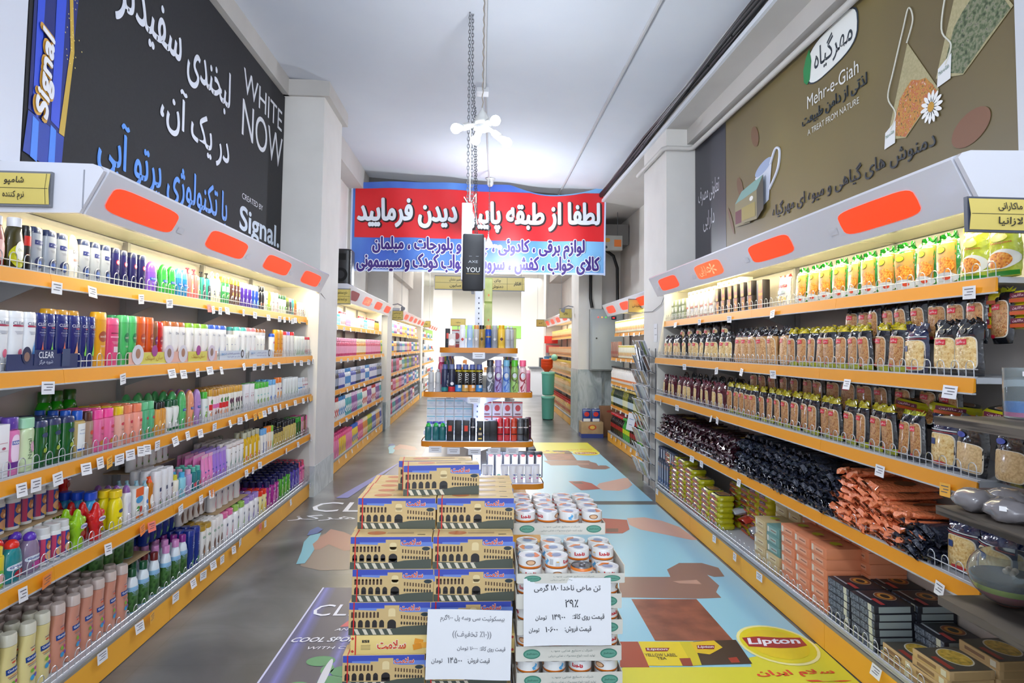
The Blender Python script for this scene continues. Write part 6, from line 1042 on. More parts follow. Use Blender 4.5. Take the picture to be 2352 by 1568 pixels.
tags('R', [2.333, 3.966, 4.674, 5.321, 5.98], 1.80, 1.885, 'right top shelf', w=.07)
tags('R', [2.32, 2.992, 3.777, 4.226, 4.689, 5.44], 1.42, 1.792, 'right second shelf')
tags('R', [2.361, 2.752, 4.677, 4.798, 5.643, 6.149], 1.045, 1.792, 'right third shelf', {0: Y_})
tags('R', [2.398, 4.286, 5.018, 5.241], .665, 1.792, 'right fourth shelf')
tags('R', [2.794, 3.977, 4.358, 4.74, 6.26], .150, 1.788, 'right bottom shelf')

# ---------------------------------------------------------------- island with its rounded end shelves
WSTEEL = M('#dfe3ee', .35)
isl = mk('island_shelving', None, loc=(0, 4.95, 0), label='white double-sided island shelving with rounded orange-edged end shelves', cat='shelving unit')
b = MB(); b.box(-.035, .025, -.03, .03, 0, 2.02, WSTEEL)
for i in range(46): b.box(-.010, .0, -.0315, -.029, .12 + i * .04, .132 + i * .04, M('#5a5e6a', .5))
b.obj('post', isl, smooth=0)
b = MB(); b.box(-.02, .02, .03, 3.1, .1, 1.95, M('#c9ccd6', .4)); b.obj('back_panel', isl, smooth=0)
b = MB(); b.box(-.48, .48, -.30, 3.1, .0, .14, ORG2); b.obj('plinth', isl, smooth=0)
def endshelf(z, w, d, rad):
    pts = [(-w / 2 + .02, .0), (-w / 2, -d * .45)] + [(-w / 2 + rad - rad * math.cos(a), -d + rad * .55 - rad * .55 * math.sin(a)) for a in [PI / 2 * k / 6 for k in range(7)]] + [(w / 2 - rad + rad * math.sin(a), -d + rad * .55 - rad * .55 * math.cos(a)) for a in [PI / 2 * k / 6 for k in range(7)]] + [(w / 2, -d * .45), (w / 2 - .02, .0)]
    s = MB().prism(pts, z - .018, z, WSTEEL, 'z').obj('shelf', isl, smooth=0)
    b = MB(); g = .006; out = [(x * (1 + g / (w / 2)), y - (g if y < -.01 else 0)) for x, y in pts]
    vs = []; fs = []
    for (x, y) in out: vs += [(x, y, z + .004), (x, y, z - .034)]
    for i in range(len(out) - 1): fs.append((2 * i, 2 * i + 2, 2 * i + 3, 2 * i + 1))
    b.add(vs, fs, M('#d8861c', .4)); b.add([(x, y + .002, zz) for x, y, zz in vs], [f[::-1] for f in fs], M('#d8861c', .4)); b.obj('edge_band', s, smooth=40)
    b = MB(); b.prism([(-w * .38, z - .02), (w * .38, z - .02), (.01, z - .12), (-.01, z - .12)], -.04, -.032, WSTEEL, 'y'); b.obj('bracket', s, smooth=0)
    return s
for z, w, d in ((1.535, .56, .35), (1.215, .78, .36), (.862, .80, .37), (.560, .96, .36)): endshelf(z, w, d, .10)
for z, w in ((.56, .5), (.89, .42), (1.22, .40), (1.50, .30)):
    for s in (-1, 1): MB().box(min(s * .02, s * w), max(s * .02, s * w), .03, 3.1, z - .03, z, WSTEEL).obj('side_shelf', isl, smooth=0)
TUBE = M('#b8c8ff', .3, emit=6.0)
b = MB(); b.tube([(.035, -.055, .88), (.035, -.055, 1.18)], .012, TUBE, 8); b.obj('tube_lamp', label='cool white tube lamp standing between the middle island shelves', cat='lamp'); bpy.data.objects['tube_lamp'].location = (0, 4.95, 0)
def iput(key, x, z, y=4.66, rz=0.0, nm='', grp='goods on the island end shelves', sx=1.0, sh=''):
    P = PROD[key]; place(key, (x, y, z), rz + rnd.uniform(-.05, .05), P['desc'] + (', ' + nm if nm else '') + ', ' + sh, grp, sx)
TS = 'top island shelf'; z = 1.535
for k, x in zip(('aero_white', 'aero_lblue', 'aero_grey', 'aero_gold', 'aero_blue', 'aero_silver', 'aero_yellow'), (-.122, -.068, -.020, .020, .068, .115, .165)): iput(k, x, z, sh=TS)
iput('aero_knob', .212, z, sh=TS, nm='front one'); iput('aero_knob', .240, z, 4.71, sh=TS, nm='outer one'); iput('smallcarton', -.20, z, 4.72, nm='left corner', sh=TS, sx=.6); iput('blackredbox', -.235, z, 4.76, nm='left corner', sh=TS, sx=.6); iput('redtea', -.17, z + .03, 4.84, nm='raised at the back', sh=TS)
MB().box(-.215, -.125, 4.80, 4.87, 1.535, 1.565, M('#b8302c', .4)).obj('red_box', smooth=0, label='flat red box under the raised white carton, top island shelf', cat='box')
MS = 'middle island shelf'; z = 1.216
iput('aero_knob', -.345, z, nm='leftmost', sh=MS); iput('aero_knob', -.295, z, nm='second from left', sh=MS); iput('foam_navy', -.245, z, sh=MS); iput('foam_red', -.195, z, sh=MS); iput('arko_blue', -.145, z, nm='first of the row', sh=MS); iput('arko_gold', -.095, z, sh=MS); iput('arko_orange', -.045, z, sh=MS); iput('arko_blue', .006, z, nm='beside the lit gap', sh=MS)
for k, x in zip(('fresh_black', 'fresh_purple', 'fresh_blue', 'fresh_green', 'fresh_pink'), (.085, .145, .205, .265, .325)): iput(k, x, z, sh=MS)
iput('pinkclearlotion', .362, z, 4.72, sh=MS); iput('blackstick', .355, z + .0, 4.79, sh=MS); bpy.context.view_layer.update()
LS_ = 'lower island shelf'; z = .863
for i, x in enumerate((-.36, -.315, -.27)): iput('roll_white', x, z, 4.80, nm='%s from left' % od(i + 1), sh=LS_)
for i, x in enumerate((-.36, -.305, -.255)): iput('roll_teal', x, z, 4.68, nm='%s from left' % od(i + 1), sh=LS_)
for k, x, nm in (('blackredbox', -.20, 'left one'), ('blackbox', -.142, 'first from left'), ('blackredbox', -.085, 'right one'), ('spray_black', -.035, 'between the boxes'), ('blackgoldbox', .018, ''), ('blackbox', .072, 'next to gold one'), ('blackbox', .115, 'rightmost')): iput(k, x, z, nm=nm, sh=LS_, sx=.85)
for k, x, nm in (('spray_red', .165, 'first'), ('spray_red', .215, 'second'), ('spray_orange', .265, ''), ('spray_grey', .312, ''), ('spray_black', .352, 'rightmost'), ('spray_purple', .375, '')): iput(k, x, z, 4.66 if k != 'spray_purple' else 4.74, nm=nm, sh=LS_)
BS_ = 'bottom island shelf'; z = .561
for i, (x, y) in enumerate(((.055, 4.66), (.095, 4.66), (.20, 4.67), (.26, 4.67), (.315, 4.67), (.375, 4.67), (.43, 4.68))): iput('tubewhite', x, z, y, nm='%s from the left' % od(i + 1), sh=BS_, sx=.7 if i < 2 else 1)
for i in range(7): place('blacktea', (.10 + i * .061, 4.86, .561), 0, 'black tea carton on the bottom island shelf, %s from the post' % od(i + 1), 'black tea cartons')
for r in range(4): place('blacktea', (.43, 5.02 + r * .07, .561), PI / 2, 'black tea carton facing the right aisle, %s from the end shelf' % od(r + 1), 'black tea cartons')
for i in range(4):
    for l in range(2): place('redtea', (.07 + i * .082, 5.06, .891 + l * .112), 0, 'red-emblem tea box behind lower island shelf, %s from post, layer %s' % (od(i + 1), od(l + 1)), 'red-emblem tea boxes')
for i in range(5):
    for l in range(4): place('whitesoap', (-.08 - i * .072, 5.06, .891 + l * .0615), 0, 'white soap carton left of the island post, %s out, layer %s' % (od(i + 1), od(l + 1)), 'white soap cartons')
for i in range(5):
    for l in range(2): place('whitesoap', (-.08 - i * .072, 4.86, .561 + l * .0615), 0, 'white soap carton on bottom island shelf, %s left, layer %s' % (od(i + 1), od(l + 1)), 'white soap cartons on bottom shelf')
for i in range(4): place('greentea', (.07 + i * .066, 5.12, 1.501), 0, 'tall green-gold carton behind the aerosols, %s from the post' % od(i + 1), 'green-gold cartons', .85)
place('greentea', (.07, 5.12, 1.702), 0, 'tall green-gold carton standing on top of another', 'green-gold cartons', .85); place('greentea', (.07, 5.12, 1.903), 0, 'topmost green-gold carton beside the post', 'green-gold cartons', .85)
for i, (x, z, nm) in enumerate(((0.0, 1.505, 'top'), (-.03, 1.185, 'middle'), (-.30, .835, 'lower, first'), (-.17, .825, 'lower, second'), (-.02, .82, 'lower, third'), (.12, .825, 'lower, fourth'), (.25, .825, 'lower, fifth'))):
    b = MB(); b.box(-.045, .045, 0, .001, -.045, 0, M('#e6e8f2', .4)); b.deco('r', 0, -.015, .06, .003, M('#50505c'), None, .0005); b.deco('r', 0, -.028, .05, .003, M('#50505c'), None, .0005)
    b.obj('price_tag', smooth=0, label='white price tag on an island end shelf edge, %s' % nm, cat='price tag', loc=(x, 4.565 if i else 4.585, z))
# island goods further back on both sides
for s, nm in ((-1, 'left'), (1, 'right')):
    for k in range(8):
        place('far%d' % ((k * 3 + (s > 0)) % 10), (s * .32, 5.5 + k * .3, 1.221), s * PI / 2, 'bottle on the island %s side, %s from the front, middle level' % (nm, od(k + 1)), 'goods along the island sides')
        place('redtea' if s > 0 else 'whitesoap', (s * .35, 5.5 + k * .3, .891), s * PI / 2, 'small box on the island %s side, %s from the front' % (nm, od(k + 1)), 'small boxes along the island')
# hanging casing and black display board
b = MB(); b.bbox(-.147, -.067, 4.86, 5.0, 2.06, 2.66, M('#e3e6f0', .35), .004); b.obj('light_casing', label='narrow white light casing hanging on chains above the island', cat='lamp casing')
t = mk('display_board', None, loc=(-.052, 4.62, 1.955), label='rounded black hanging board with two lines of thin white letters', cat='sign')
b = MB(); b.bbox(-.078, .078, .004, .034, 0, .425, M('#17191f', .45), .012); b.obj('board', t)
b = MB(); b.deco('t', 0, .215, .07, .018, M('#a8adb6', .4), None, .002, text='AXE'); b.deco('t', .0, .155, .10, .036, M('#dfe2e8', .4), None, .002, text='YOU'); b.deco('r', 0, .125, .10, .002, M('#c9a63a', .4), None, .002); b.deco('r', -.02, .255, .02, .002, M('#a8adb6'), None, .002); b.deco('r', .03, .255, .02, .002, M('#a8adb6'), None, .002); b.obj('lettering', t, smooth=0)
b = MB(); b.box(-.07, .09, .032, .05, .02, .40, M('#b7bac4', .4)); b.obj('backing', t, smooth=0)
b = MB(); b.box(-.012, .012, .05, .30, .0, .03, M('#9a9da8', .4)); b.obj('arm', t, smooth=0)
# chains
def chain(p0, p1, label, link=.036, r=.0028, mat=None):
    mat = mat or M('#8b8d92', .35, .8); b = MB(); P0, P1 = Vector(p0), Vector(p1); n = max(2, int((P1 - P0).length / (link * .80)))
    for i in range(n):
        c = P0.lerp(P1, (i + .5) / n); w = link * .24; h = link * .56; pts = []
        for k in range(8):
            a = 2 * PI * k / 8; u, v = w * math.cos(a), h * math.sin(a); pts.append((c.x + (u if i % 2 else 0), c.y + (0 if i % 2 else u), c.z + v))
        b.tube(pts, r, mat, 4, True)
    return b.obj('hanging_chain', smooth=60, label=label, cat='chain', group='chains above the island')
chain((-0.110, 4.900, 4.258), (-0.105, 4.900, 2.672), 'steel chain carrying the white light casing, left strand')
chain((-0.089, 4.920, 4.241), (-0.072, 4.920, 2.684), 'steel chain carrying the white light casing, right strand')
chain((-0.090, 6.300, 4.337), (-0.052, 6.300, 2.663), 'steel chain further back, left one', .034)
chain((-0.081, 6.900, 4.355), (-0.037, 6.900, 2.769), 'steel chain further back, right one', .034)
chain((0.125, 9.300, 4.034), (0.118, 9.300, 3.145), 'thin chain of the second pendant in front of the banner', .03, .003)
cable('cord', [(-0.091, 4.880, 3.289), (-0.088, 4.880, 2.891), (-0.088, 4.880, 2.678)], .004, M('#f0f2f8', .4), 'white cord running down beside the chain', 'cord')
b = MB()
for i in range(8): a = i * .9; b.tube([(-.09, 4.93, 2.66), (-.09 + .05 * math.cos(a), 4.93 + .03 * math.sin(a), 2.68 + .01 * i), (-.04, 4.93, 2.60 - .01 * i), (-.04 + .01 * i, 4.90, 2.50)], .0025, M(['#22242a', '#e8e4d8', '#a83a3a'][i % 3], .5), 4)
b.obj('wire_tangle', smooth=60, label='tangle of thin wires at the top of the light casing', cat='wires')
# pendants
BULB = M('#f4f8ff', .3, emit=9.0); CER = M('#dcdcd8', .35)
def pendant(hub, bulbs, top, label, cordmat):
    t = mk('pendant_lamp', None, loc=hub, label=label, cat='lamp'); H = Vector(hub)
    b = MB(); n = 60; b.tube([(.004 * math.cos(i * 1.3), .004 * math.sin(i * 1.3), .07 + (top - hub[2] - .07) * i / n) for i in range(n + 1)], .004, cordmat, 5); b.obj('cord', t, smooth=60)
    b = MB(); b.lathe([(.006, .11), (.018, .085), (.05, .035), (.06, .01), (.06, -.02), (.045, -.03)], CER, 20); b.obj('hub', t, smooth=60)
    b = MB(); b.lathe([(.058, -.025), (.062, -.045), (.04, -.055), (.0, -.056)], M('#e8eaec', .2), 20, closed=False); b.obj('ring', t, smooth=60)
    for p in bulbs:
        P = Vector(p) - H; d = P.normalized(); L = P.length
        rot = d.to_track_quat('Z', 'Y').to_matrix().to_4x4()
        b = MB(); b.T = rot; b.lathe([(.014, .03), (.016, L * .45), (.024, L * .48), (.026, L * .72), (.022, L * .74)], CER, 14); so = b.obj('socket', t, smooth=40)
        b = MB(); b.T = rot; b.lathe([(.016, L * .70), (.028, L * .86)], M('#e9edf2', .3), 14); 
        b.T = Matrix.Translation(P); b.sphere((0, 0, 0), .036, BULB, 16, 10); b.obj('bulb', so, smooth=60)
pendant((0.001, 4.400, 3.127), [(-0.184, 4.360, 3.069), (0.090, 4.250, 3.094), (-0.048, 4.550, 3.053), (0.172, 4.300, 2.958)], zc(0), 'white pendant lamp with four glowing bulbs pointing outwards', M('#a89c8c', .5))
pendant((0.112, 9.200, 3.050), [(0.285, 9.200, 3.002)], 3.2, 'distant pendant with one glowing bulb in front of the banner', M('#77777c', .5))
b = MB(); b.lathe([(.03, 0), (.05, .03), (.05, .09), (.08, .12)], M('#c9c9c4', .4), 14); b.obj('ceiling_rose', smooth=60, loc=(.14, 9.8, zc(.1) - .13), label='ceramic ceiling rose near the banner top', cat='ceiling rose')

# ---------------------------------------------------------------- stacked biscuit boxes
def biscuit():
    w, d, h = .302, .085, .119; b = MB(); CRM = M('#dcc087', .5); b.bbox(-w / 2, w / 2, -d / 2, d / 2, 0, h, CRM, .0015)
    S = lambda x, z: -d / 2; D = lambda k, x, z, ww, hh, c, o=.0, **kw: b.deco(k, x, z, ww, hh, M(c, .35), S, .0005 + o, **kw)
    D('r', 0, h * .5, w * .99, h * .97, '#3e4fae'); D('r', .02, h * .72, w * .9, h * .2, '#6b86cf', .0003)
    D('r', 0, h * .44, w * .99, h * .50, '#cdb07a', .0006)
    D('p', 0, 0, 1, 1, '#cdb07a', .0007, text=[(-.15, .06), (-.15, h * .78), (-.10, h * .76), (-.05, h * .74), (-.048, h * .80), (-.02, h * .80), (-.02, h * .90), (.035, h * .90), (.035, h * .72), (.15, h * .60), (.15, .05)])
    D('p', 0, 0, 1, 1, '#4a5046', .0009, text=[(-.15, .0), (-.15, h * .22), (.0, h * .18), (.05, h * .26), (.15, h * .30), (.15, 0)])
    for i in range(8): x = -.138 + i * .0135; D('r', x, h * .60, .0075, h * .15, '#4a3424', .001); D('e', x, h * .675, .0075, h * .06, '#4a3424', .001)
    for i in range(5): x = -.133 + i * .026; D('e', x, h * .36, .018, h * .20, '#2a2422', .0011); D('r', x, h * .28, .018, h * .10, '#2a2422', .0011)
    D('e', .008, h * .70, .026, h * .22, '#e4cf9c', .001, pw=3); D('r', .008, h * .62, .026, h * .12, '#e4cf9c', .001); D('e', .008, h * .35, .032, h * .24, '#231f1e', .0012); D('r', .008, h * .26, .032, h * .12, '#231f1e', .0012)
    for i in range(10): x = .044 + i * .0105; D('r', x, h * (.55 - i * .008), .005, h * .11, '#5a4028', .001); D('e', x, h * (.36 - i * .004), .007, h * .10, '#3a3028', .001)
    for i in range(5): x = -.12 + i * .030; D('p', x, h * .10, .022, h * .17, '#d6cdb8', .0013, text=[(-.5, .5), (.1, .5), (.6, -.5), (0, -.5)])
    D('r', -.132, h * .5, .0042, h, '#d01f1c', .0016); D('e', .13, h * .62, .03, h * .12, '#26343a', .0012)
    b.deco('t', .075, h * .83, .075, h * .20, M('#e8e2e0', .4), S, .0018, text=fa('سلامت'), bold=.06); b.deco('t', .075, h * .83, .072, h * .18, M('#d8502c', .4), S, .0022, text=fa('سلامت'), bold=.03)
    b.T = Matrix.Translation((0, 0, h)) @ Matrix.Rotation(-PI / 2, 4, 'X')
    for q in (('e', -.06, 0, .07, .045, '#c87a4a'), ('r', .03, .0, .10, .02, '#b89a70'), ('r', -.132, 0, .0042, d * .98, '#d01f1c'), ('r', .11, -.02, .03, .008, '#6a5a44')): b.deco(q[0], q[1], q[2], q[3], q[4], M(q[5], .4), None, .0006)
    b.T = Matrix.Identity(4)
    for s in (-1, 1): b.T = Matrix.Rotation(s * PI / 2, 4, 'Z'); b.deco('r', 0, h / 2, d * .6, h * .7, M('#c47a50', .45), lambda x, z: -w / 2, .0006)
    reg('biscuit', 'biscuit_box', 'biscuit box', 'box', w, d, h, b.mesh('biscuit_box', 30))
    # the same box on its side, yellow narrow face forward
    b = MB(); h2 = .070; d2 = .119; YL = M('#e8cc80', .5); b.bbox(-w / 2, w / 2, -d2 / 2, d2 / 2, 0, h2, YL, .0015); S2 = lambda x, z: -d2 / 2
    for c, x in (('#c03a2a', -.143), ('#c03a2a', .143)):
        for z in (.012, .058): b.deco('e', x, z, .012, .012, M(c, .4), S2, .0008, pw=1)
    b.deco('t', 0, .036, .11, .036, M('#f0e6d8', .4), S2, .001, text=fa('سلامت'), bold=.07); b.deco('t', 0, .036, .106, .033, M('#cf4a28', .4), S2, .0016, text=fa('سلامت'), bold=.03); b.deco('t', -.095, .048, .026, .010, M('#2a2420', .4), S2, .001, text='ISI', bold=.05)
    for q in range(4): b.deco('r', -.095, .034 - q * .005, .035, .0015, M('#8a7a50', .4), S2, .001)
    for q, (x, z) in enumerate(((.10, .045), (.118, .033), (.095, .028))): b.deco('r', x, z, .032, .02, M(['#e89a2c', '#f0aa3c', '#dd8f24'][q], .4), S2, .001 + q * .0006, rot=.2 * (q - 1))
    b.deco('r', -.132, h2 / 2, .0042, h2, M('#d01f1c', .35), S2, .0018)
    reg('biscuit_side', 'biscuit_box', 'biscuit box lying on its side', 'box', w, d2, h2, b.mesh('biscuit_box', 30))
biscuit()
cols = (('left', -.315), ('right', -.0095)); names = {}
for cn, cx in cols:
    zz = .0
    lev = [.119, .119, .119, .070, .119, .119, .119, .119]; zb = .405 - .119 * 3
    for li, hh in enumerate(lev):
        front = 2.42 if li < 7 else 2.515; shift = (.008 if li % 2 else -.004) - (.012 if li < 3 else 0)
        if hh == .070:
            for r in range(3): place('biscuit_side', (cx + shift, front + .06 + r * .121, zb), 0, 'yellow biscuit box on its side, %s stack, row %s back' % (cn, od(r + 1)), 'biscuit boxes lying on their side')
        else:
            for r in range(4 if li < 7 else 5):
                place('biscuit', (cx + shift + rnd.uniform(-.004, .004), front + .0425 + r * .087, zb), rnd.uniform(-.012, .012), 'biscuit box with bridge picture, %s stack, level %s from floor, row %s' % (cn, od(li + 1), od(r + 1)), 'biscuit boxes with bridge picture')
        zb += hh + .0008
MB().box(-.47, .15, 2.44, 2.78, .0, .046, M('#8a6a44', .7)).obj('pallet', smooth=0, label='low wooden pallet under the biscuit boxes', cat='pallet')
ztop = zb
place('biscuit', (-.145, 2.60, ztop), .10, 'biscuit box with bridge picture perched loosely on top, front one', 'loose biscuit boxes on top'); place('biscuit', (-.175, 2.70, ztop), .06, 'biscuit box perched on top behind the front loose one', 'loose biscuit boxes on top')
# ---------------------------------------------------------------- tuna cans in trays
def tuna():
    r, h = .0425, .0405; b = MB(); WH = M('#e4e4e2', .28, coat=.5); OR = M('#e0781c', .3, coat=.5)
    b.lathe([(r * .93, 0), (r, .003), (r, h * .22)], OR, 26); b.lathe([(r, h * .22), (r, h - .004), (r * .985, h), (r * .92, h), (r * .90, h - .0025)], WH, 26, closed=False)
    b.T = Matrix.Translation((0, 0, h - .0025)) @ Matrix.Rotation(-PI / 2, 4, 'X'); b.deco('e', 0, 0, r * 1.82, r * 1.82, M('#dedfe2', .25, coat=.6), None, .0); b.deco('e', .001, 0, r * .95, r * .8, M('#8b98b8', .4), None, .0006); b.deco('p', 0, 0, r, r, OR, None, .0008, text=[(-.85, .1), (-.3, .8), (.35, .82), (.2, .45), (-.2, .4), (-.5, .1)]); b.T = Matrix.Identity(4)
    S = lambda x, z: -math.sqrt(max(0, r * r - x * x))
    b.deco('t', .0, h * .60, .040, .013, M('#c0202c', .4), S, .0008, text=fa('ناخدا'), bold=.06); b.T = Matrix.Rotation(2.1, 4, 'Z'); b.deco('e', 0, h * .58, .036, .019, M('#8a5a34', .4), S, .0008); b.deco('e', 0, h * .58, .028, .014, M('#e0b48c', .4), S, .0014)
    b.T = Matrix.Rotation(-2.1, 4, 'Z'); b.deco('p', 0, h * .56, .028, .024, M('#5aaade', .4), S, .0008, text=SWIRL); b.deco('r', .022, h * .6, .012, .02, M('#b8bcc0', .4), S, .0008); b.T = Matrix.Rotation(-1.0, 4, 'Z'); b.deco('r', 0, h * .62, .01, .004, M('#d8a83a', .4), S, .0008); b.deco('r', 0, h * .45, .016, .016, M('#c4c8cc', .4), S, .0008)
    reg('tuna', 'fish_can', 'fish can', 'can', 2 * r, 2 * r, h, b.mesh('fish_can', 50))
    b = MB(); b.lathe([(r * .95, 0), (r, .002), (r, h * .75)], WH, 26); b.lathe([(r, h * .75), (r, h * .93), (r * .95, h)], OR, 26, closed=False); b.lathe([(r * .96, h), (r * .88, h + .004), (r * .84, h + .001), (.0, h + .001)], M('#7d8084', .3, .9), 26, closed=False)
    b.tube([(.012 * math.cos(a), -.004 + .010 * math.sin(a), h + .005) for a in [2 * PI * k / 10 for k in range(10)]], .0018, M('#8a8d92', .3, .9), 5, True); b.deco('t', -.006, h * .42, .034, .011, M('#c0202c', .4), S, .0008, text=fa('ناخدا'), bold=.06, rot=PI)
    b.T = Matrix.Rotation(.5, 4, 'Z'); b.deco('p', 0, h * .4, .02, .022, M('#5aaade', .4), S, .0008, text=SWIRL)
    reg('tunaflip', 'fish_can', 'fish can upside down with bare metal end', 'can', 2 * r, 2 * r, h, b.mesh('fish_can', 50))
tuna()
TR = N('tray_card', [(.3, '#c9c6bb'), (.7, '#d8d5ca')], 6, .6)
def tray_box(x0, x1, y0, y1, z, rim, label, logos=True, frontrim=None):
    b = MB(); f = frontrim if frontrim is not None else rim; g = .003
    b.box(x0, x1, y0, y1, z, z + .002, TR); b.box(x0, x1, y0 - g, y0, z, z + f, TR); b.box(x0, x1, y1, y1 + g, z, z + rim, TR); b.box(x0 - g, x0, y0, y1, z, z + rim, TR); b.box(x1, x1 + g, y0, y1, z, z + rim, TR)
    if logos:
        S = lambda x, zz: y0 - g
        for cx in (x0 + .055, x1 - .045): b.deco('e', cx, z + f * .5, .062, f * .66, M('#3c7f6a', .5), S, .0008); b.deco('e', cx, z + f * .5, .052, f * .5, M('#5f9a86', .5), S, .0012); b.deco('t', cx, z + f * .5, .040, f * .16, M('#24584a', .5), S, .0018, text='Jahan')
        for i, (tt, w_) in enumerate((('شرکت صنایع غذایی جنوب', .15), ('تولید کننده انواع محصولات غذایی دریایی', .17))): b.deco('t', (x0 + x1) / 2 + .01, z + f * (.68 - .34 * i), w_, f * .22, M('#6a7a74', .5), S, .001, text=fa(tt))
    return b.obj('can_tray', smooth=0, label=label, cat='tray', group='cardboard trays of fish cans')
TX0, TX1 = .152, .532
for k in range(7):
    z0 = .695 - .0925 * (k + 1); 
    tray_box(TX0 + .004 * (k % 2), TX1 + .004 * (k % 2), 2.335, 2.72, z0, .052, 'cardboard tray of fish cans, %s below the open top tray' % od(k + 1))
    for c in range(4):
        for l in range(2): place('tuna', (TX0 + .046 + c * .0965, 2.385, z0 + .003 + l * .0415), rnd.uniform(0, 6.28), 'fish can in the front row, %s from left, tray %s below top, %s' % (od(c + 1), od(k + 1), 'lower' if l == 0 else 'upper'), 'fish cans in the lower trays')
    for r in range(1, 4): place('tuna', (TX1 - .045, 2.385 + r * .0965, z0 + .0445), rnd.uniform(0, 6.28), 'fish can at the right tray edge, row %s, tray %s below top' % (od(r + 1), od(k + 1)), 'fish cans in the lower trays')
tray_box(TX0, TX1 + .01, 2.33, 2.60, .695, .062, 'open top front tray with stacked fish cans', True, .034)
tray_box(TX0, TX1 - .005, 2.615, 3.02, .785, .046, 'higher tray with four rows of fish cans behind')
for c in range(4):
    for r in range(3):
        for l in range(2):
            if r == 0 and c == 3 and l == 1: continue
            if r == 0 and c == 2: 
                if l == 0: place('tunaflip', (TX0 + .05 + c * .0965, 2.382, .7), .2, 'upside-down fish can with bare metal end in the front row', 'odd fish can')
                continue
            place('tuna', (TX0 + .05 + c * .0965 + rnd.uniform(-.002, .002), 2.382 + r * .09, .699 + l * .0415), rnd.choice((0, 0, 2.1, -2.1, -1, 1, .4)), 'fish can in open front tray, %s column, row %s, %s' % (od(c + 1), od(r + 1), 'lower' if l == 0 else 'upper'), 'fish cans in the open front tray')
    for r in range(4):
        for l in range(2): place('tuna', (TX0 + .05 + c * .093 + rnd.uniform(-.002, .002), 2.665 + r * .092, .7885 + l * .0415), rnd.choice((0, 2.1, -2.1, -1, .3)), 'fish can in the higher tray, %s column, row %s, %s' % (od(c + 1), od(r + 1), 'lower' if l == 0 else 'upper'), 'fish cans in the higher tray')
# paper price signs
def paper(cx, y, z0, w, h, lns, label, rot=0.0):
    t = mk('paper_sign', None, loc=(cx, y, z0), label=label, cat='sign'); t.rotation_euler = (-.03, rot, 0)
    b = MB(); vs = [((i / 8 - .5) * w, .004 * math.sin(i / 8 * 5) , j / 2 * h) for j in range(3) for i in range(9)]; b.add(vs, [(j * 9 + i, j * 9 + i + 1, (j + 1) * 9 + i + 1, (j + 1) * 9 + i) for j in range(2) for i in range(8)], M('#e6e7ea', .6)); b.obj('sheet', t)
    b = MB()
    for s_, x, z, ww, hh, c in lns: b.deco('t', x * w, z * h, ww * w, hh * h, M(c, .6), lambda x, z: .004 * math.sin((x / w + .5) * 5), .0015, text=fa(s_) if s_ != '-' else '-', bold=.012)
    b.obj('lettering', t, smooth=0)
paper(.335, 2.318, .478, .318, .236, [('تن ماهی ناخدا ۱۸۰ گرمی', .0, .85, .76, .12, '#33343a'), ('٪۲۹', .05, .62, .15, .12, '#33343a'), ('قیمت روی کالا:', .24, .42, .36, .10, '#33343a'), ('۱۴۹۰۰', -.10, .42, .15, .08, '#33343a'), ('تومان', -.30, .41, .13, .08, '#33343a'), ('قیمت فروش:', .12, .24, .30, .10, '#33343a'), ('۱۰۶۰۰', -.18, .24, .14, .08, '#33343a'), ('تومان', -.38, .23, .12, .08, '#33343a')], 'white paper price sign with black handwriting-style print on the can trays', -.01)
paper(-.022, 2.335, .355, .305, .243, [('بیسکوئیت سی وسه پل ۹۰۰گرم', .03, .87, .76, .11, '#77787e'), ('((۱۰٪ تخفیف))', .03, .64, .46, .11, '#85868c'), ('قیمت روی کالا:', .28, .44, .30, .08, '#6a6b72'), ('۱۶۰۰۰ تومان', -.02, .44, .24, .07, '#6a6b72'), ('قیمت فروش:', .12, .27, .26, .09, '#55565c'), ('۱۴۵۰۰', -.16, .27, .17, .08, '#55565c'), ('تومان', -.37, .26, .13, .08, '#55565c')], 'white paper price sign with grey print on the biscuit boxes', .02)

# ---------------------------------------------------------------- floor stickers
def quadtext(b, s_, P, mat, z, f=False, **k):
    """lettering stretched over a floor quad: bottom left, bottom right, top right, top left as read"""
    v, fs = textmesh(fa(s_) if f else s_, **k); A, B_, C_, D_ = [Vector((p[0], p[1], z)) for p in P]
    b.add([tuple((A.lerp(B_, u + .5)).lerp(D_.lerp(C_, u + .5), w + .5)) for u, w in v], fs, mat)
def fpoly(b, P, c, z): b.add([(p[0], p[1], z) for p in P], [tuple(range(len(P)))], M(c, .35) if isinstance(c, str) else c)
def ell(cx, cy, rx, ry, n=28, a0=0): return [(cx + rx * math.cos(a0 + 2 * PI * i / n), cy + ry * math.sin(a0 + 2 * PI * i / n)) for i in range(n)]
# left: blue-violet shampoo sticker
b = MB(); b.add([(-1.0, 2.2, .0012), (-.24, 2.2, .0012), (-.24, 4.17, .0012), (-.96, 4.17, .0012)], [(0, 1, 2, 3)], N('sticker_violet', [(.2, '#3e3f56'), (.45, '#4a4e88'), (.62, '#666cbc'), (.8, '#4a4d78')], .55, .35, 'wave', stretch=(1.5, .15, 1), dist=3.5, detail=3))
fpoly(b, [(-1.004, 2.2), (-.994, 2.2), (-.962, 4.17), (-.972, 4.17)], '#c8ccf0', .0022)
WT = M('#dfe3f2', .4)
quadtext(b, 'CLEAR', [(-.945, 3.74), (-.42, 3.74), (-.42, 3.90), (-.93, 3.90)], WT, .003); fpoly(b, [(-.74, 3.60), (-.3, 3.60), (-.3, 3.70), (-.70, 3.70)], '#b83a50', .0022); quadtext(b, 'MEN', [(-.66, 3.61), (-.38, 3.61), (-.38, 3.69), (-.65, 3.69)], WT, .003, bold=.03)
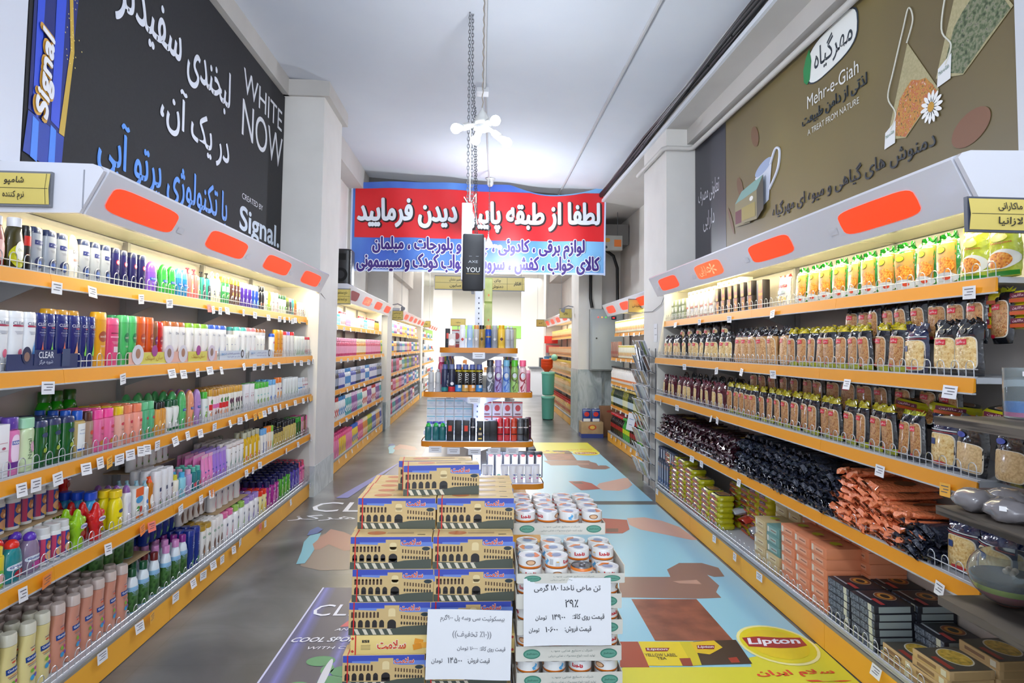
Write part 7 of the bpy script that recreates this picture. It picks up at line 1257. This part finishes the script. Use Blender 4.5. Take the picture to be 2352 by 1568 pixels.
quadtext(b, 'ANTI-DANDRUFF', [(-.76, 3.55), (-.38, 3.55), (-.38, 3.58), (-.75, 3.58)], WT, .003); quadtext(b, 'COOL SPORT MENTHOL', [(-.96, 3.42), (-.28, 3.42), (-.28, 3.475), (-.95, 3.475)], WT, .003, bold=.02, shear=.2); quadtext(b, 'WITH COOLING MINT', [(-.86, 3.34), (-.30, 3.34), (-.30, 3.37), (-.85, 3.37)], WT, .003)
for cx, cy, rx in ((-.75, 3.22, .07), (-.62, 3.12, .06), (-.66, 3.03, .06), (-.80, 2.98, .06), (-.7, 3.14, .03)): fpoly(b, ell(cx, cy, rx, .05), '#3f8a5c', .0024)
fpoly(b, ell(-.70, 3.08, .018, .16), '#c8ccdc', .0026)
fpoly(b, ell(-.80, 2.74, .125, .10), '#c4cbe4', .0024); fpoly(b, ell(-.80, 2.74, .105, .082), '#2f6cc8', .003)
fpoly(b, [(-.78, 2.2), (-.74, 2.2), (-.72, 2.66), (-.76, 2.66)], '#b8bcd8', .0022); quadtext(b, 'BIO', [(-1.0, 2.47), (-.86, 2.47), (-.86, 2.53), (-1.0, 2.53)], WT, .003, bold=.04)
b.obj('floor_sticker', smooth=0, label='blue-violet shampoo advertisement sticker on the grey floor', cat='floor sticker')
b = MB(); quadtext(b, 'CLEAR', [(-1.56, 6.02), (-.30, 6.02), (-.30, 6.38), (-1.56, 6.38)], WT, .002); quadtext(b, 'هرگز', [(-1.66, 5.72), (-1.08, 5.72), (-1.08, 5.92), (-1.66, 5.92)], WT, .002, True)
b.obj('floor_sticker', smooth=0, label='white lettering sticker on the grey floor left of boxes', cat='floor sticker')
def face(y, s, lab):
    b = MB(); q = lambda P: [(-1.20 + (x + 1.20) * s, y + (yy - 5.0) * s * 1.0) for x, yy in P]
    fpoly(b, q([(-1.223, 4.570), (-1.066, 4.481), (-0.877, 4.495), (-0.910, 4.845), (-1.048, 5.164), (-1.244, 5.342), (-1.304, 5.167), (-1.283, 4.900)]), '#83766f', .0012)
    fpoly(b, q([(-1.283, 4.900), (-1.280, 5.167), (-1.235, 5.306), (-1.220, 5.465), (-1.092, 5.377), (-0.956, 5.220), (-0.883, 4.925), (-0.991, 4.896), (-1.142, 5.055), (-1.177, 4.929)]), '#a0766a', .002)
    fpoly(b, q([(-1.263, 4.606), (-1.300, 4.870), (-1.347, 5.112), (-1.345, 5.283), (-1.272, 5.354), (-1.253, 5.167), (-1.265, 5.057), (-1.219, 4.930), (-1.210, 4.771), (-1.208, 4.623)]), '#74aec4', .0028)
    fpoly(b, q([(-1.369, 5.283), (-1.383, 5.429), (-1.344, 5.530), (-1.282, 5.453), (-1.301, 5.330)]), '#4a5f9c', .0032)
    return b.obj('floor_sticker', smooth=0, label=lab, cat='floor sticker')
face(5.0, 1, 'faded orange and cyan face sticker on the floor, nearer one'); face(9.6, 1, 'faded orange and cyan face sticker further down the left aisle')
b = MB(); b.add([(-1.2, 6.6, .0012), (-.62, 6.6, .0012), (-.66, 8.6, .0012), (-1.02, 8.6, .0012)], [(0, 1, 2, 3)], _mc[('N', 'sticker_violet')]); quadtext(b, 'CLEAR', [(-1.0, 8.1), (-.68, 8.1), (-.68, 8.4), (-1.0, 8.4)], WT, .003)
fpoly(b, [(-1.42, 6.55), (-1.30, 6.55), (-1.0, 8.6), (-1.012, 8.6)], '#7078c0', .003)
b.obj('floor_sticker', smooth=0, label='second blue-violet sticker beside the island foot', cat='floor sticker')
# right: long sky-blue tea sticker
SKYM = N('sticker_sky', [(.15, '#8ec4de'), (.45, '#a5cde2'), (.62, '#9aa8d2'), (.85, '#8f8cb8')], .11, .32, 'wave', stretch=(.02, 1, 1), dist=.9, detail=2)
def tea(y0, flip, lab):
    b = MB(); q = (lambda P: P) if not flip else (lambda P: [(x, y0 + (6.28 - p) * .98) for x, p in P]); Z = lambda k: .0012 + k * .0006
    fpoly(b, q([(.16, 2.3), (1.79, 2.3), (1.79, 6.28), (.25, 6.28)]), SKYM, Z(0))
    fpoly(b, q([(1.372, 5.785), (1.540, 5.813), (1.668, 5.696), (1.765, 5.503), (1.796, 5.131), (1.746, 5.131), (1.552, 5.301), (1.400, 5.428), (1.341, 5.574)]), '#c7a196', Z(1)); fpoly(b, q([(1.132, 5.786), (1.358, 5.727), (1.310, 5.429), (1.224, 5.316), (1.059, 5.318)]), '#a23c34', Z(2)); fpoly(b, q([(1.113, 5.456), (1.218, 5.455), (1.196, 5.354), (1.092, 5.355)]), '#5a2a26', Z(3))
    fpoly(b, q([(0.966, 4.321), (1.323, 4.315), (1.342, 4.457), (1.471, 4.589), (1.637, 4.586), (1.721, 4.486), (1.698, 4.316), (1.623, 4.309), (1.590, 4.351), (1.598, 4.153), (1.536, 4.044), (1.535, 3.953), (1.374, 3.943), (0.902, 3.973)]), '#87675f', Z(1)); fpoly(b, q([(1.314, 4.235), (1.483, 4.256), (1.491, 4.178), (1.345, 4.196)]), '#b08c80', Z(2))
    fpoly(b, q([(0.964, 3.945), (1.371, 3.936), (1.377, 3.379), (0.957, 3.390)]), N('brown_print', [(.3, '#6e3c30'), (.6, '#8d5240'), (.8, '#9d6148')], 9, .35, detail=5), Z(1))
    fpoly(b, q([(.16, 2.3), (1.79, 2.3)] + [(1.807, 3.339), (1.380, 3.196), (1.354, 3.106), (0.720, 3.119)]), '#d2cf35', Z(1))
    fpoly(b, q([(0.767, 3.385), (0.862, 3.383), (0.852, 3.115), (0.707, 3.119)]), '#9a3a20', Z(2)); fpoly(b, q([(0.864, 3.382), (1.082, 3.377), (1.069, 3.122), (0.851, 3.128)]), '#dcc81c', Z(3)); fpoly(b, q([(1.082, 3.377), (1.156, 3.375), (1.115, 3.129), (1.069, 3.122)]), '#c8bc1c', Z(3)); fpoly(b, q([(1.156, 3.375), (1.393, 3.389), (1.371, 3.135), (1.115, 3.129)]), '#3c2a22', Z(3)); fpoly(b, q([(1.137, 3.366), (1.272, 3.382), (1.288, 3.304), (1.193, 3.232), (1.132, 3.252)]), '#d8b820', Z(4))
    fpoly(b, q([(1.024, 3.196), (1.081, 3.199), (1.069, 3.122), (1.018, 3.123)]), '#8a2c20', Z(4)); fpoly(b, q([(1.272, 3.194), (1.320, 3.202), (1.316, 3.149), (1.270, 3.146)]), '#a03428', Z(4))
    for P, tq in (([(0.882, 3.310), (1.009, 3.306), (0.987, 3.270), (0.877, 3.273)], [(0.885, 3.277), (0.986, 3.274), (0.999, 3.302), (0.892, 3.305)]), ([(1.160, 3.331), (1.256, 3.329), (1.236, 3.286), (1.150, 3.289)], [(1.154, 3.293), (1.233, 3.291), (1.250, 3.324), (1.165, 3.326)])): fpoly(b, q(P), '#8a1f26', Z(5)); quadtext(b, 'Lipton', q(tq), WT, Z(6), bold=.02)
    quadtext(b, 'YELLOW LABEL', q([(0.858, 3.219), (1.021, 3.214), (1.024, 3.246), (0.862, 3.250)]), M('#5a4a1c', .4), Z(5), bold=.02); quadtext(b, 'TEA', q([(0.911, 3.186), (0.959, 3.185), (0.962, 3.211), (0.914, 3.213)]), M('#5a4a1c', .4), Z(5), bold=.02)
    e0 = [(1.593, 3.334)]
    cx, cy = e0[0]; fpoly(b, q(ell(cx, cy, .20, .225)), '#e6e2a0', Z(3)); fpoly(b, q(ell(cx, cy, .185, .205)), '#d6cc24', Z(4)); fpoly(b, q(ell(cx, cy, .155, .165)), '#d9c21c', Z(5))
    fpoly(b, q([(1.434, 3.408), (1.526, 3.421), (1.638, 3.403), (1.751, 3.400), (1.743, 3.311), (1.675, 3.289), (1.581, 3.287), (1.430, 3.310)]), '#9c222c', Z(6)); quadtext(b, 'Lipton', q([(1.434, 3.310), (1.715, 3.312), (1.737, 3.400), (1.460, 3.402)]), WT, Z(7), bold=.03)
    quadtext(b, 'سلام ایران', q([(1.347, 3.000), (1.742, 3.013), (1.728, 3.074), (1.346, 3.069)]), M('#d8402c', .4), Z(4), True, bold=.03); quadtext(b, 'با', q([(1.566, 2.955), (1.776, 2.957), (1.765, 2.973), (1.555, 2.975)]), M('#d8402c', .4), Z(4), True, bold=.03)
    return b.obj('floor_sticker', smooth=0, label=lab, cat='floor sticker')
tea(0, False, 'long sky-blue tea advertisement sticker on the right aisle floor'); tea(6.42, True, 'second sky-blue tea sticker further down the right aisle')

# ---------------------------------------------------------------- foreground rack of dark boards
PL = N('dark_plank', [(.25, '#2b2622'), (.5, '#46403a'), (.75, '#5e564e')], 5, .55, 'wave', stretch=(.3, .3, 6), dist=8, detail=5)
rk = mk('wooden_rack', None, loc=(0, 0, 0), label='dark grey-brown plank rack at the right edge with glass vessels', cat='rack')
for z, y1 in ((1.335, 2.06), (1.04, 2.06), (.745, 2.06), (.475, 2.0)):
    s = MB().box(1.53, 2.2, 1.15, y1, z - .028, z, PL).obj('shelf_board', rk, smooth=0)
    b = MB(); b.prism([(1.72, z - .03), (2.18, z - .03), (2.18, z - .24)], y1 - .05, y1 - .03, PL, 'y'); b.obj('bracket', s, smooth=0)
MB().box(2.18, 2.21, 1.15, 2.0, .0, 1.75, PL).obj('back_board', rk, smooth=0)
GL = M('#e4ecee', .04, trans=.92, spec=.6)
def bowl(x, y, z, r, label, layers, open_=.6, name='glass_bowl', sq=.86):
    t = mk(name, None, loc=(x, y, z), label=label, cat='vessel'); b = MB()
    pr = [(r * math.sin(a), r * sq * (1 - math.cos(a))) for a in [PI * k / 16 for k in range(2, 13)]]; pr2 = [(q * .985, w + .001) for q, w in pr][::-1]
    b.lathe([(r * .3, .0)] + pr + pr2, GL, 28, closed=False); b.obj('glass', t, smooth=60)
    for i, (z0, z1, c) in enumerate(layers):
        pts = []
        for k in range(7):
            w = z0 + (z1 - z0) * k / 6; a = math.acos(max(-1, min(1, 1 - w / (r * sq)))); pts.append((max(.01, r * math.sin(a) * .965), w + .002))
        MB().lathe(pts, M(c, .8, bump=.3, bs=300), 28).obj('sand_layer', t, smooth=60)
    return t
bw = bowl(1.705, 1.98, .746, .108, 'striped glass fishbowl with coral and lime sand on the rack', [(.0, .045, '#d25a4e'), (.045, .065, '#b8c828'), (.065, .085, '#3a3834')])
b = MB()
for i in range(6): b.sphere((.01 + .012 * math.cos(i * 1.1), .012 * math.sin(i * 1.1), .10 + .006 * (i % 2)), .010, M('#c9b49c', .6), 8, 6)
b.obj('shell_ornament', bw)
bowl(1.66, 1.72, .746, .10, 'second round glass bowl at the frame edge', [(0, .03, '#8a8a8c')])
t = mk('glass_tumbler', None, loc=(1.785, 1.98, 1.336), label='clear cylindrical glass with blue and pink sand on the rack', cat='vessel')
b = MB(); b.lathe([(.001, .003), (.058, .003), (.060, 0), (.062, .01), (.062, .165), (.059, .165), (.059, .008), (.001, .008)], GL, 28, closed=False); b.obj('glass', t, smooth=50)
MB().lathe([(.058, .008), (.058, .022)], M('#e86aa8', .8), 28).obj('sand_layer', t); MB().lathe([(.058, .022), (.058, .055)], M('#3a8ade', .8), 28).obj('sand_layer', t)
MB().lathe([(.0085, 0), (.0085, .1)], M('#c8c8c0', .4), 8).obj('stick', t).location = (.02, .01, .055)
MB().box(-.055, -.038, -.060, -.050, .14, .155, M('#f0f0f4')).obj('sticker', t, smooth=0)
for i in range(5):
    key = 'clearbag%d' % (i % 2)
    if key not in PROD:
        bb = MB(); rg = random.Random(60 + i); bm = bmesh.new(); bmesh.ops.create_icosphere(bm, subdivisions=3, radius=.06)
        for v in bm.verts: v.co *= 1 + rg.uniform(-.10, .12); v.co.z = max(0, v.co.z * .62 + .035)
        bb.add([tuple(v.co) for v in bm.verts], [tuple(v.index for v in f.verts) for f in bm.faces], M('#7f7b7e', .2, coat=.6)); bm.free(); bb.deco('r', 0, .05, .018, .014, M('#f0f0f2'), lambda x, z: -.062, .004)
        reg(key, 'plastic_bag', 'clear crumpled plastic bag with stones', 'bag', .12, .12, .08, bb.mesh('plastic_bag', 70))
    place(key, (1.60 + .11 * (i % 3), 1.98 - .13 * (i // 2), 1.041), rnd.uniform(0, 6), 'grey crumpled bag of stones on the plank rack, %s from its far end' % od(i + 1), 'crumpled bags on the rack')

# ---------------------------------------------------------------- drinks, card rack, oil, detergents and the far end
rn2 = random.Random(5)
def frun(side, shelf, z, xf, keys, y0, y1, n, desc, rows=1, parts=True):
    sp = (y1 - y0) / n; blk = 0
    for i in range(n):
        if i % 4 == 0: blk = rn2.randrange(len(keys))
        k = keys[blk]; P = PROD[k]
        for r in range(rows):
            place(k, (xf + (-1 if side == 'L' else 1) * (P['d'] / 2 + r * P['d'] * 1.05), y0 + sp * (i + .5), z), PI / 2 if side == 'L' else -PI / 2, '%s, %s from near end%s, %s' % (P['desc'], od(i + 1), ', row %s' % od(r + 1) if r else '', shelf), desc, min(1, sp * .97 / P['w']), parts=parts)
FZ = [.166, .621, 1.001, 1.401, 1.801]; DET = ['det%d' % i for i in range(10)]; FAR = ['far%d' % i for i in range(10)]; LN = ['bottom', 'second', 'third', 'fourth', 'top']
frun('L', 'detergent bottom shelf', FZ[0], -1.72, ['shoulderpink', 'shoulderpink', 'softpink'], 7.66, 8.9, 12, 'softener bottles', 2); frun('L', 'detergent bottom shelf beyond', FZ[0], -1.72, ['det4', 'det1', 'det8', 'det3', 'det0'], 8.9, 11.5, 26, 'detergent bottles on bottom shelf')
frun('L', 'detergent second shelf', FZ[1], -1.735, ['det2', 'det5', 'det6', 'det9'], 7.66, 11.5, 38, 'detergent bottles, second shelf'); frun('L', 'detergent third shelf', FZ[2], -1.735, ['far7', 'far1', 'far7', 'far6'], 7.66, 11.5, 42, 'cleaner bottles, third shelf'); frun('L', 'detergent fourth shelf', FZ[3], -1.735, ['far1', 'far0', 'far4', 'far3'], 7.66, 11.5, 42, 'cleaner bottles, fourth shelf'); frun('L', 'detergent top shelf', FZ[4], -1.80, ['smallblue', 'whitesmall', 'whitecherry', 'smalllilac', 'orangeblack'], 7.66, 11.5, 46, 'small bottles, top shelf')
for l in range(5): frun('L', 'far left %s shelf' % LN[l], FZ[l], -1.735 if l < 4 else -1.80, (FAR if l % 2 else DET), 12.55, 18.4, 48, 'bottles on the far left %s shelf' % LN[l], parts=True)
for l in range(5): frun('L', 'hall %s shelf' % LN[l], FZ[l], -1.735 if l < 4 else -1.80, ['whitecarton', 'greencarton', 'far2', 'far6'], 19.4, 24.2, 26, 'goods on the hall %s shelf' % LN[l], parts=False)
frun('R', 'drinks bottom shelf', FZ[0], 2.20, ['sparkling', 'cola', 'cola', 'limesoda', 'orangesoda'], 8.3, 10.5, 20, 'large drink bottles on the bottom shelf', 2)
frun('R', 'drinks second shelf', FZ[1], 2.21, ['sparklinggold', 'sparkling'], 7.66, 10.5, 34, 'gold-foiled drink bottles'); frun('R', 'drinks third shelf', FZ[2], 2.21, ['juice'], 7.66, 10.5, 36, 'black-capped juice bottles'); frun('R', 'drinks fourth shelf', FZ[3], 2.21, ['juicebox', 'juicebox', 'peachcarton'], 7.66, 10.5, 30, 'juice cartons on the fourth shelf'); frun('R', 'drinks top shelf', FZ[4], 2.28, ['juicebox'], 7.66, 10.5, 30, 'juice cartons on the top shelf')
frun('R', 'oil bottom shelf', FZ[0], 1.86, ['oilblue', 'oilred'], 12.65, 16.8, 34, 'oil jugs on the bottom shelf', 2); frun('R', 'oil second shelf', FZ[1], 1.86, ['oil'], 12.65, 16.8, 44, 'oil bottles on the second shelf'); frun('R', 'oil third shelf', FZ[2], 1.86, ['oil'], 12.65, 16.8, 44, 'oil bottles on the third shelf'); frun('R', 'oil fourth shelf', FZ[3], 1.86, ['honeybox'], 12.65, 16.8, 40, 'amber packs on the fourth shelf'); frun('R', 'oil top shelf', FZ[4], 1.95, ['honeybox'], 12.65, 16.8, 40, 'amber packs on the top shelf')
for g, (x, y0, y1, m) in {'detergent': (-1.70, 7.8, 11.4, 9), 'far left': (-1.69, 12.6, 18.2, 10)}.items():
    for l in range(5): tags('L', [y0 + (y1 - y0) * (i + .3) / m for i in range(m)], FZ[l] - .02, x + .005 - (.06 if l == 4 else 0), '%s %s shelf' % (g, LN[l]))
for l in range(5): tags('R', [7.9 + .33 * i for i in range(8)], FZ[l] - .02, 2.165 + (.12 if l == 4 else 0), 'drinks %s shelf' % LN[l])
# card rack beside the right pillar
cr = mk('card_rack', None, loc=(1.92, 7.05, 0), rz=-PI / 2, label='tall wire card rack before the drinks shelving', cat='rack')
b = MB()
for x in (-.26, .0, .26): b.tube([(x, -.0, .02), (x, .0, 1.55)], .006, M('#6d6f76', .4, .6), 6)
for k in range(9):
    z = .12 + k * .165
    b.tube([(-.27, -.005, z), (.27, -.005, z)], .004, M('#6d6f76', .4, .6), 5); b.tube([(-.27, -.07, z + .03), (.27, -.07, z + .03)], .004, M('#6d6f76', .4, .6), 5)
    for x in (-.26, 0, .26): b.tube([(x, 0, z), (x, -.07, z + .03)], .003, M('#6d6f76', .4, .6), 4)
b.obj('wire_frame', cr, smooth=60)
CC = ['#c9ccd2', '#8a9a6a', '#5a6a8a', '#b8a88c', '#a8b8c8', '#7a5a4a', '#4a5a3a', '#d0d4dc']
for k in range(9):
    for i in range(6):
        me = cached(('cardm', (k * 3 + i) % 8), lambda: (lambda b: (b.box(-.05, .05, 0, .004, 0, .19, M('#dfe2e8', .3)), b.deco('r', 0, .10, .088, .16, N('card_print%d' % ((k * 3 + i) % 8), [(.3, CC[(k * 3 + i) % 8]), (.6, CC[(k + i) % 8])], 12, .25), None, .0008), b)[-1])(MB()).mesh('greeting_card', 0))
        o = mk('greeting_card', me, loc=(1.865 - .01 * (i % 2), 6.82 + i * .09, .14 + k * .165), label='printed card in the wire rack, tier %s from floor, %s along' % (od(k + 1), od(i + 1)), cat='card', group='cards in the wire rack'); o.rotation_euler = (.38, rnd.uniform(-.08, .08), -PI / 2 + rnd.uniform(-.15, .15))
for i in range(3):
    me = cached('foil', lambda: MB().bbox(-.09, .09, -.01, .01, 0, .30, M('#c8cad6', .12, .6, bump=1.0, bs=20), .004).mesh('foil_bag'))
    o = mk('foil_bag', me, loc=(1.80 + .03 * i, 6.95 + .07 * i, 1.30 - .03 * i), label='shiny silver gift bag at the top of card rack, %s' % od(i + 1), cat='bag', group='silver gift bags'); o.rotation_euler = (.2, .05 * i, -PI / 2 + .3 * (i - 1))
b = MB(); b.box(-.065, .065, 0, .001, 0, .20, M('#e4e5ea', .5)); b.deco('r', 0, .15, .07, .006, M('#6a6a72'), None, .0006); b.deco('r', .01, .08, .08, .006, M('#6a6a72'), None, .0006); b.obj('notice_sheet', smooth=0, loc=(1.936, 6.85, 1.62), rz=-PI / 2, label='small white notice sheet taped to the right pillar', cat='notice')
b = MB(); b.box(-.06, .06, 0, .0012, -.24, 0, M('#e8eaf2', .5)); b.deco('r', 0, -.08, .07, .008, M('#6a7ab8'), None, .0006); b.deco('r', 0, -.16, .05, .008, M('#6a7ab8'), None, .0006); o = b.obj('price_sheet', smooth=0, loc=(2.15, 8.75, .64), label='long white price sheet hanging over the soda bottles', cat='notice'); o.rotation_euler = (0, .2, -PI / 2 + .8)
# oil cans and cartons by the marble pillar
t = mk('carton', None, loc=(1.97, 11.0, 0), label='tan and blue carton with red crest standing on the floor', cat='carton'); b = MB(); b.bbox(-.19, .19, -.14, .14, 0, .27, KRAFT, .003); b.box(-.192, .192, -.142, .142, 0.0, .07, M('#2c3f86', .5)); b.obj('body', t)
b = MB(); S = lambda x, z: -.14; b.deco('e', 0, .18, .14, .09, M('#b8482c', .5), S, .002); b.deco('e', 0, .18, .09, .06, M('#e0b84c', .5), S, .003); b.obj('print', t)
for i, x in enumerate((1.88, 2.04)):
    b = MB(); b.bbox(-.07, .07, -.05, .05, 0, .22, M('#1e3c86', .25), .008); S = lambda x, z: -.05; b.deco('e', 0, .13, .09, .08, M('#c8302c', .4), S, .002); b.deco('r', 0, .03, .12, .05, M('#dfe0e4', .4), S, .002); b.deco('r', 0, .20, .13, .012, M('#b9bdc4', .4), S, .002); b.lathe([(.018, .22), (.018, .232)], M('#c9ccd2'), 12)
    b.obj('oil_tin', label='blue metal oil tin with red oval, %s one on the carton' % ('left' if i == 0 else 'right'), cat='tin', loc=(x, 10.96, .271))
b = MB(); b.bbox(-.20, .20, -.12, .12, 0, .52, M('#8a6040', .7), .003); b.deco('e', -.06, .44, .10, .04, M('#a83a2c', .6), lambda x, z: -.12, .002); b.obj('carton', label='tall brown carton leaning behind the drinks shelving', cat='carton', loc=(2.36, 11.15, 0))
# bins before the oil shelving
for i, z in enumerate((0, .52)):
    t = mk('plastic_bin', None, loc=(1.50, 13.6, z), label='turquoise plastic bin, %s of the two stacked' % ('lower' if i == 0 else 'upper'), cat='bin', group='turquoise bins'); b = MB(); b.lathe([(.10, 0), (.125, .02), (.14, .46)], M('#62b5a2', .4), 20); b.obj('tub', t, smooth=40); MB().lathe([(.150, .455), (.150, .485), (.14, .50)], M('#7cc8b4', .4), 20).obj('rim', t, smooth=40)
MB().sphere((0, 0, .07), .07, M('#86c8b0', .5), 14, 10).obj('ball', label='mint green ball on top of the turquoise bins', cat='ball', loc=(1.62, 13.5, 1.26))
for i in range(3): MB().lathe([(.05, 0), (.13, .10), (.13, .16)], M('#e04a1c', .4), 14).obj('basket', smooth=40, label='orange plastic basket behind the bins, %s' % od(i + 1), cat='basket', group='orange baskets', loc=(1.47, 13.6, 1.022 + .055 * i))
# speaker
t = mk('speaker', None, loc=(-1.70, 7.95, 2.27), label='black loudspeaker mounted behind the left pillar', cat='speaker')
b = MB(); b.loft([(0, .10, .12), (.02, .115, .135), (.44, .115, .135), (.46, .10, .12)], M('#17181b', .35), 20, 5); b.obj('cabinet', t)
b = MB(); b.box(-.118, -.1, -.12, .12, .03, .43, M('#0c0c0e', .7)); b.deco('e', -.01, .14, .17, .17, M('#08080a', .8), lambda x, z: -.137, .001); b.deco('e', -.01, .14, .10, .10, M('#1d1f24', .4), lambda x, z: -.137, .003); b.deco('r', -.01, .36, .12, .08, M('#08080a', .8), lambda x, z: -.137, .001); b.obj('grille', t)
MB().box(-.24, -.10, -.02, .02, .2, .24, M('#222226', .5)).obj('wall_bracket', t, smooth=0)
for s, x, y, z in ((1, -1.68, 12.30, 2.33), (-1, 1.81, 12.1, 2.33)):
    t = mk('arm_lamp', None, loc=(x, y, z), label='small grey arm lamp on the far %s pillar' % ('left' if s > 0 else 'right'), cat='lamp'); MB().tube([(0, 0, 0), (s * .10, 0, .02), (s * .17, 0, -.01), (s * .22, 0, -.06)], .012, M('#9b9da6', .4), 8).obj('arm', t, smooth=60)
    b = MB(); b.T = Matrix.Translation((s * .22, 0, -.10)) @ Matrix.Rotation(s * -.6, 4, 'Y'); b.loft([(0, .03, .03), (.03, .05, .04), (.08, .02, .02)], M('#8b8e98', .4), 14, 2); b.obj('head', t)
cable('cable', [(-1.70, 7.5, 2.05), (-1.68, 7.2, 1.99), (-1.66, 6.95, 2.02), (-1.65, 6.65, 2.08)], .003, M('#77777a'), 'thin wire sagging across the left pillar', 'wire')
cable('cable', [(1.93, 7.4, 1.98), (1.93, 6.95, 1.96), (1.93, 6.6, 2.02), (1.9, 6.35, 2.12)], .003, M('#77777a'), 'thin wire sagging across the right pillar', 'wire')
# hall furnishings
b = MB(); b.box(-.1, .75, 30.36, 30.42, 1.05, 1.45, M('#d8342c', .5)); b.deco('t', .15, 1.25, .3, .14, M('#f0f0f0'), lambda x, z: 30.36, .01, text=fa('صندوق'), bold=.03); b.box(.45, 1.3, 30.34, 30.38, .7, 1.38, M('#e9e4dc', .5)); b.obj('wall_poster', smooth=0, label='red and white poster on the far back wall', cat='poster')
t = mk('wall_poster', None, loc=(2.62, 24, 0), label='dark blue poster with a horse shape in the bright hall', cat='poster'); MB().box(-.05, .9, 0, .04, 1.9, 3.5, M('#2c3f74', .5)).obj('panel', t, smooth=0); b = MB(); b.deco('p', .55, 2.3, .6, .9, M('#15161c', .5), None, .01, text=[(-.5, .2), (0, .5), (.5, .3), (.4, -.5), (.25, 0), (-.2, 0), (-.3, -.5)]); b.obj('silhouette', t, smooth=0)
MB().sphere((0, 0, 0), .10, M('#ffffff', .3, emit=12), 12, 8).obj('globe_lamp', label='glaring white globe lamp in front of the blue poster', cat='lamp', loc=(2.75, 22.5, 2.6)); MB().sphere((0, 0, 0), .09, M('#ffffff', .3, emit=12), 12, 8).obj('globe_lamp', label='second glaring globe lamp left of the blue poster', cat='lamp', loc=(2.45, 22.5, 2.25))
t = mk('checkout_counter', None, loc=(2.0, 20.5, 0), label='pale checkout counter in the bright hall', cat='counter'); MB().box(-.3, 1.2, 0, .7, 0, .85, M('#c9ccd2', .4)).obj('body', t, smooth=0); MB().box(-.35, 1.25, -.05, .75, .85, .90, M('#5c6068', .4)).obj('worktop', t, smooth=0); MB().box(.0, .4, .2, .5, .9, 1.2, M('#2a2c34', .4)).obj('till', t, smooth=0)
for i, (x, z, c) in enumerate(((1.95, 1.75, '#d8302c'), (2.0, 1.5, '#c84a54'), (1.95, 1.2, '#4a8ac0'), (2.1, 1.2, '#8a5a4a'))):
    MB().box(x - .18, x + .18, 17.02 + .02 * i, 17.07 + .02 * i, z - .1, z + .1, M(c, .5)).obj('hanging_pack', smooth=0, label=['red strip pack hanging past the oil shelves', 'pink strip pack hanging below the red', 'blue strip pack hanging lower', 'brown strip pack beside the blue'][i], cat='pack')
isb = mk('island_shelving', None, loc=(0, 10.2, 0), label='second island shelving further back, under biscuit sign', cat='shelving unit')
MB().box(-.02, .02, 0, 6, .1, 1.45, M('#b5b2ae', .4)).obj('back_panel', isb, smooth=0); MB().box(-.42, .42, 0, 6, 0, .14, ORG2).obj('plinth', isb, smooth=0)
for z in (.3, .7, 1.05): MB().box(-.42, .42, 0, 6, z - .03, z, WSTEEL).obj('shelf', isb, smooth=0)
for l, z in enumerate((.301, .701, 1.051)):
    for s in (-1, 1):
        for i in range(20): place(('redtea', 'honeybox', 'greencarton', 'smallcarton')[(i // 5 + l) % 4], (s * .33, 10.35 + i * .29, z), s * PI / 2, 'small pack on second island, %s side, %s back, level %s' % ('left' if s < 0 else 'right', od(i + 1), od(l + 1)), 'packs on the second island', parts=False)
    for i in range(8): place(('redtea', 'honeybox')[(i + l) % 2], (-.34 + i * .095, 10.26, z), 0, 'small pack at second island front, %s from left, level %s' % (od(i + 1), od(l + 1)), 'packs at the second island front', parts=False)
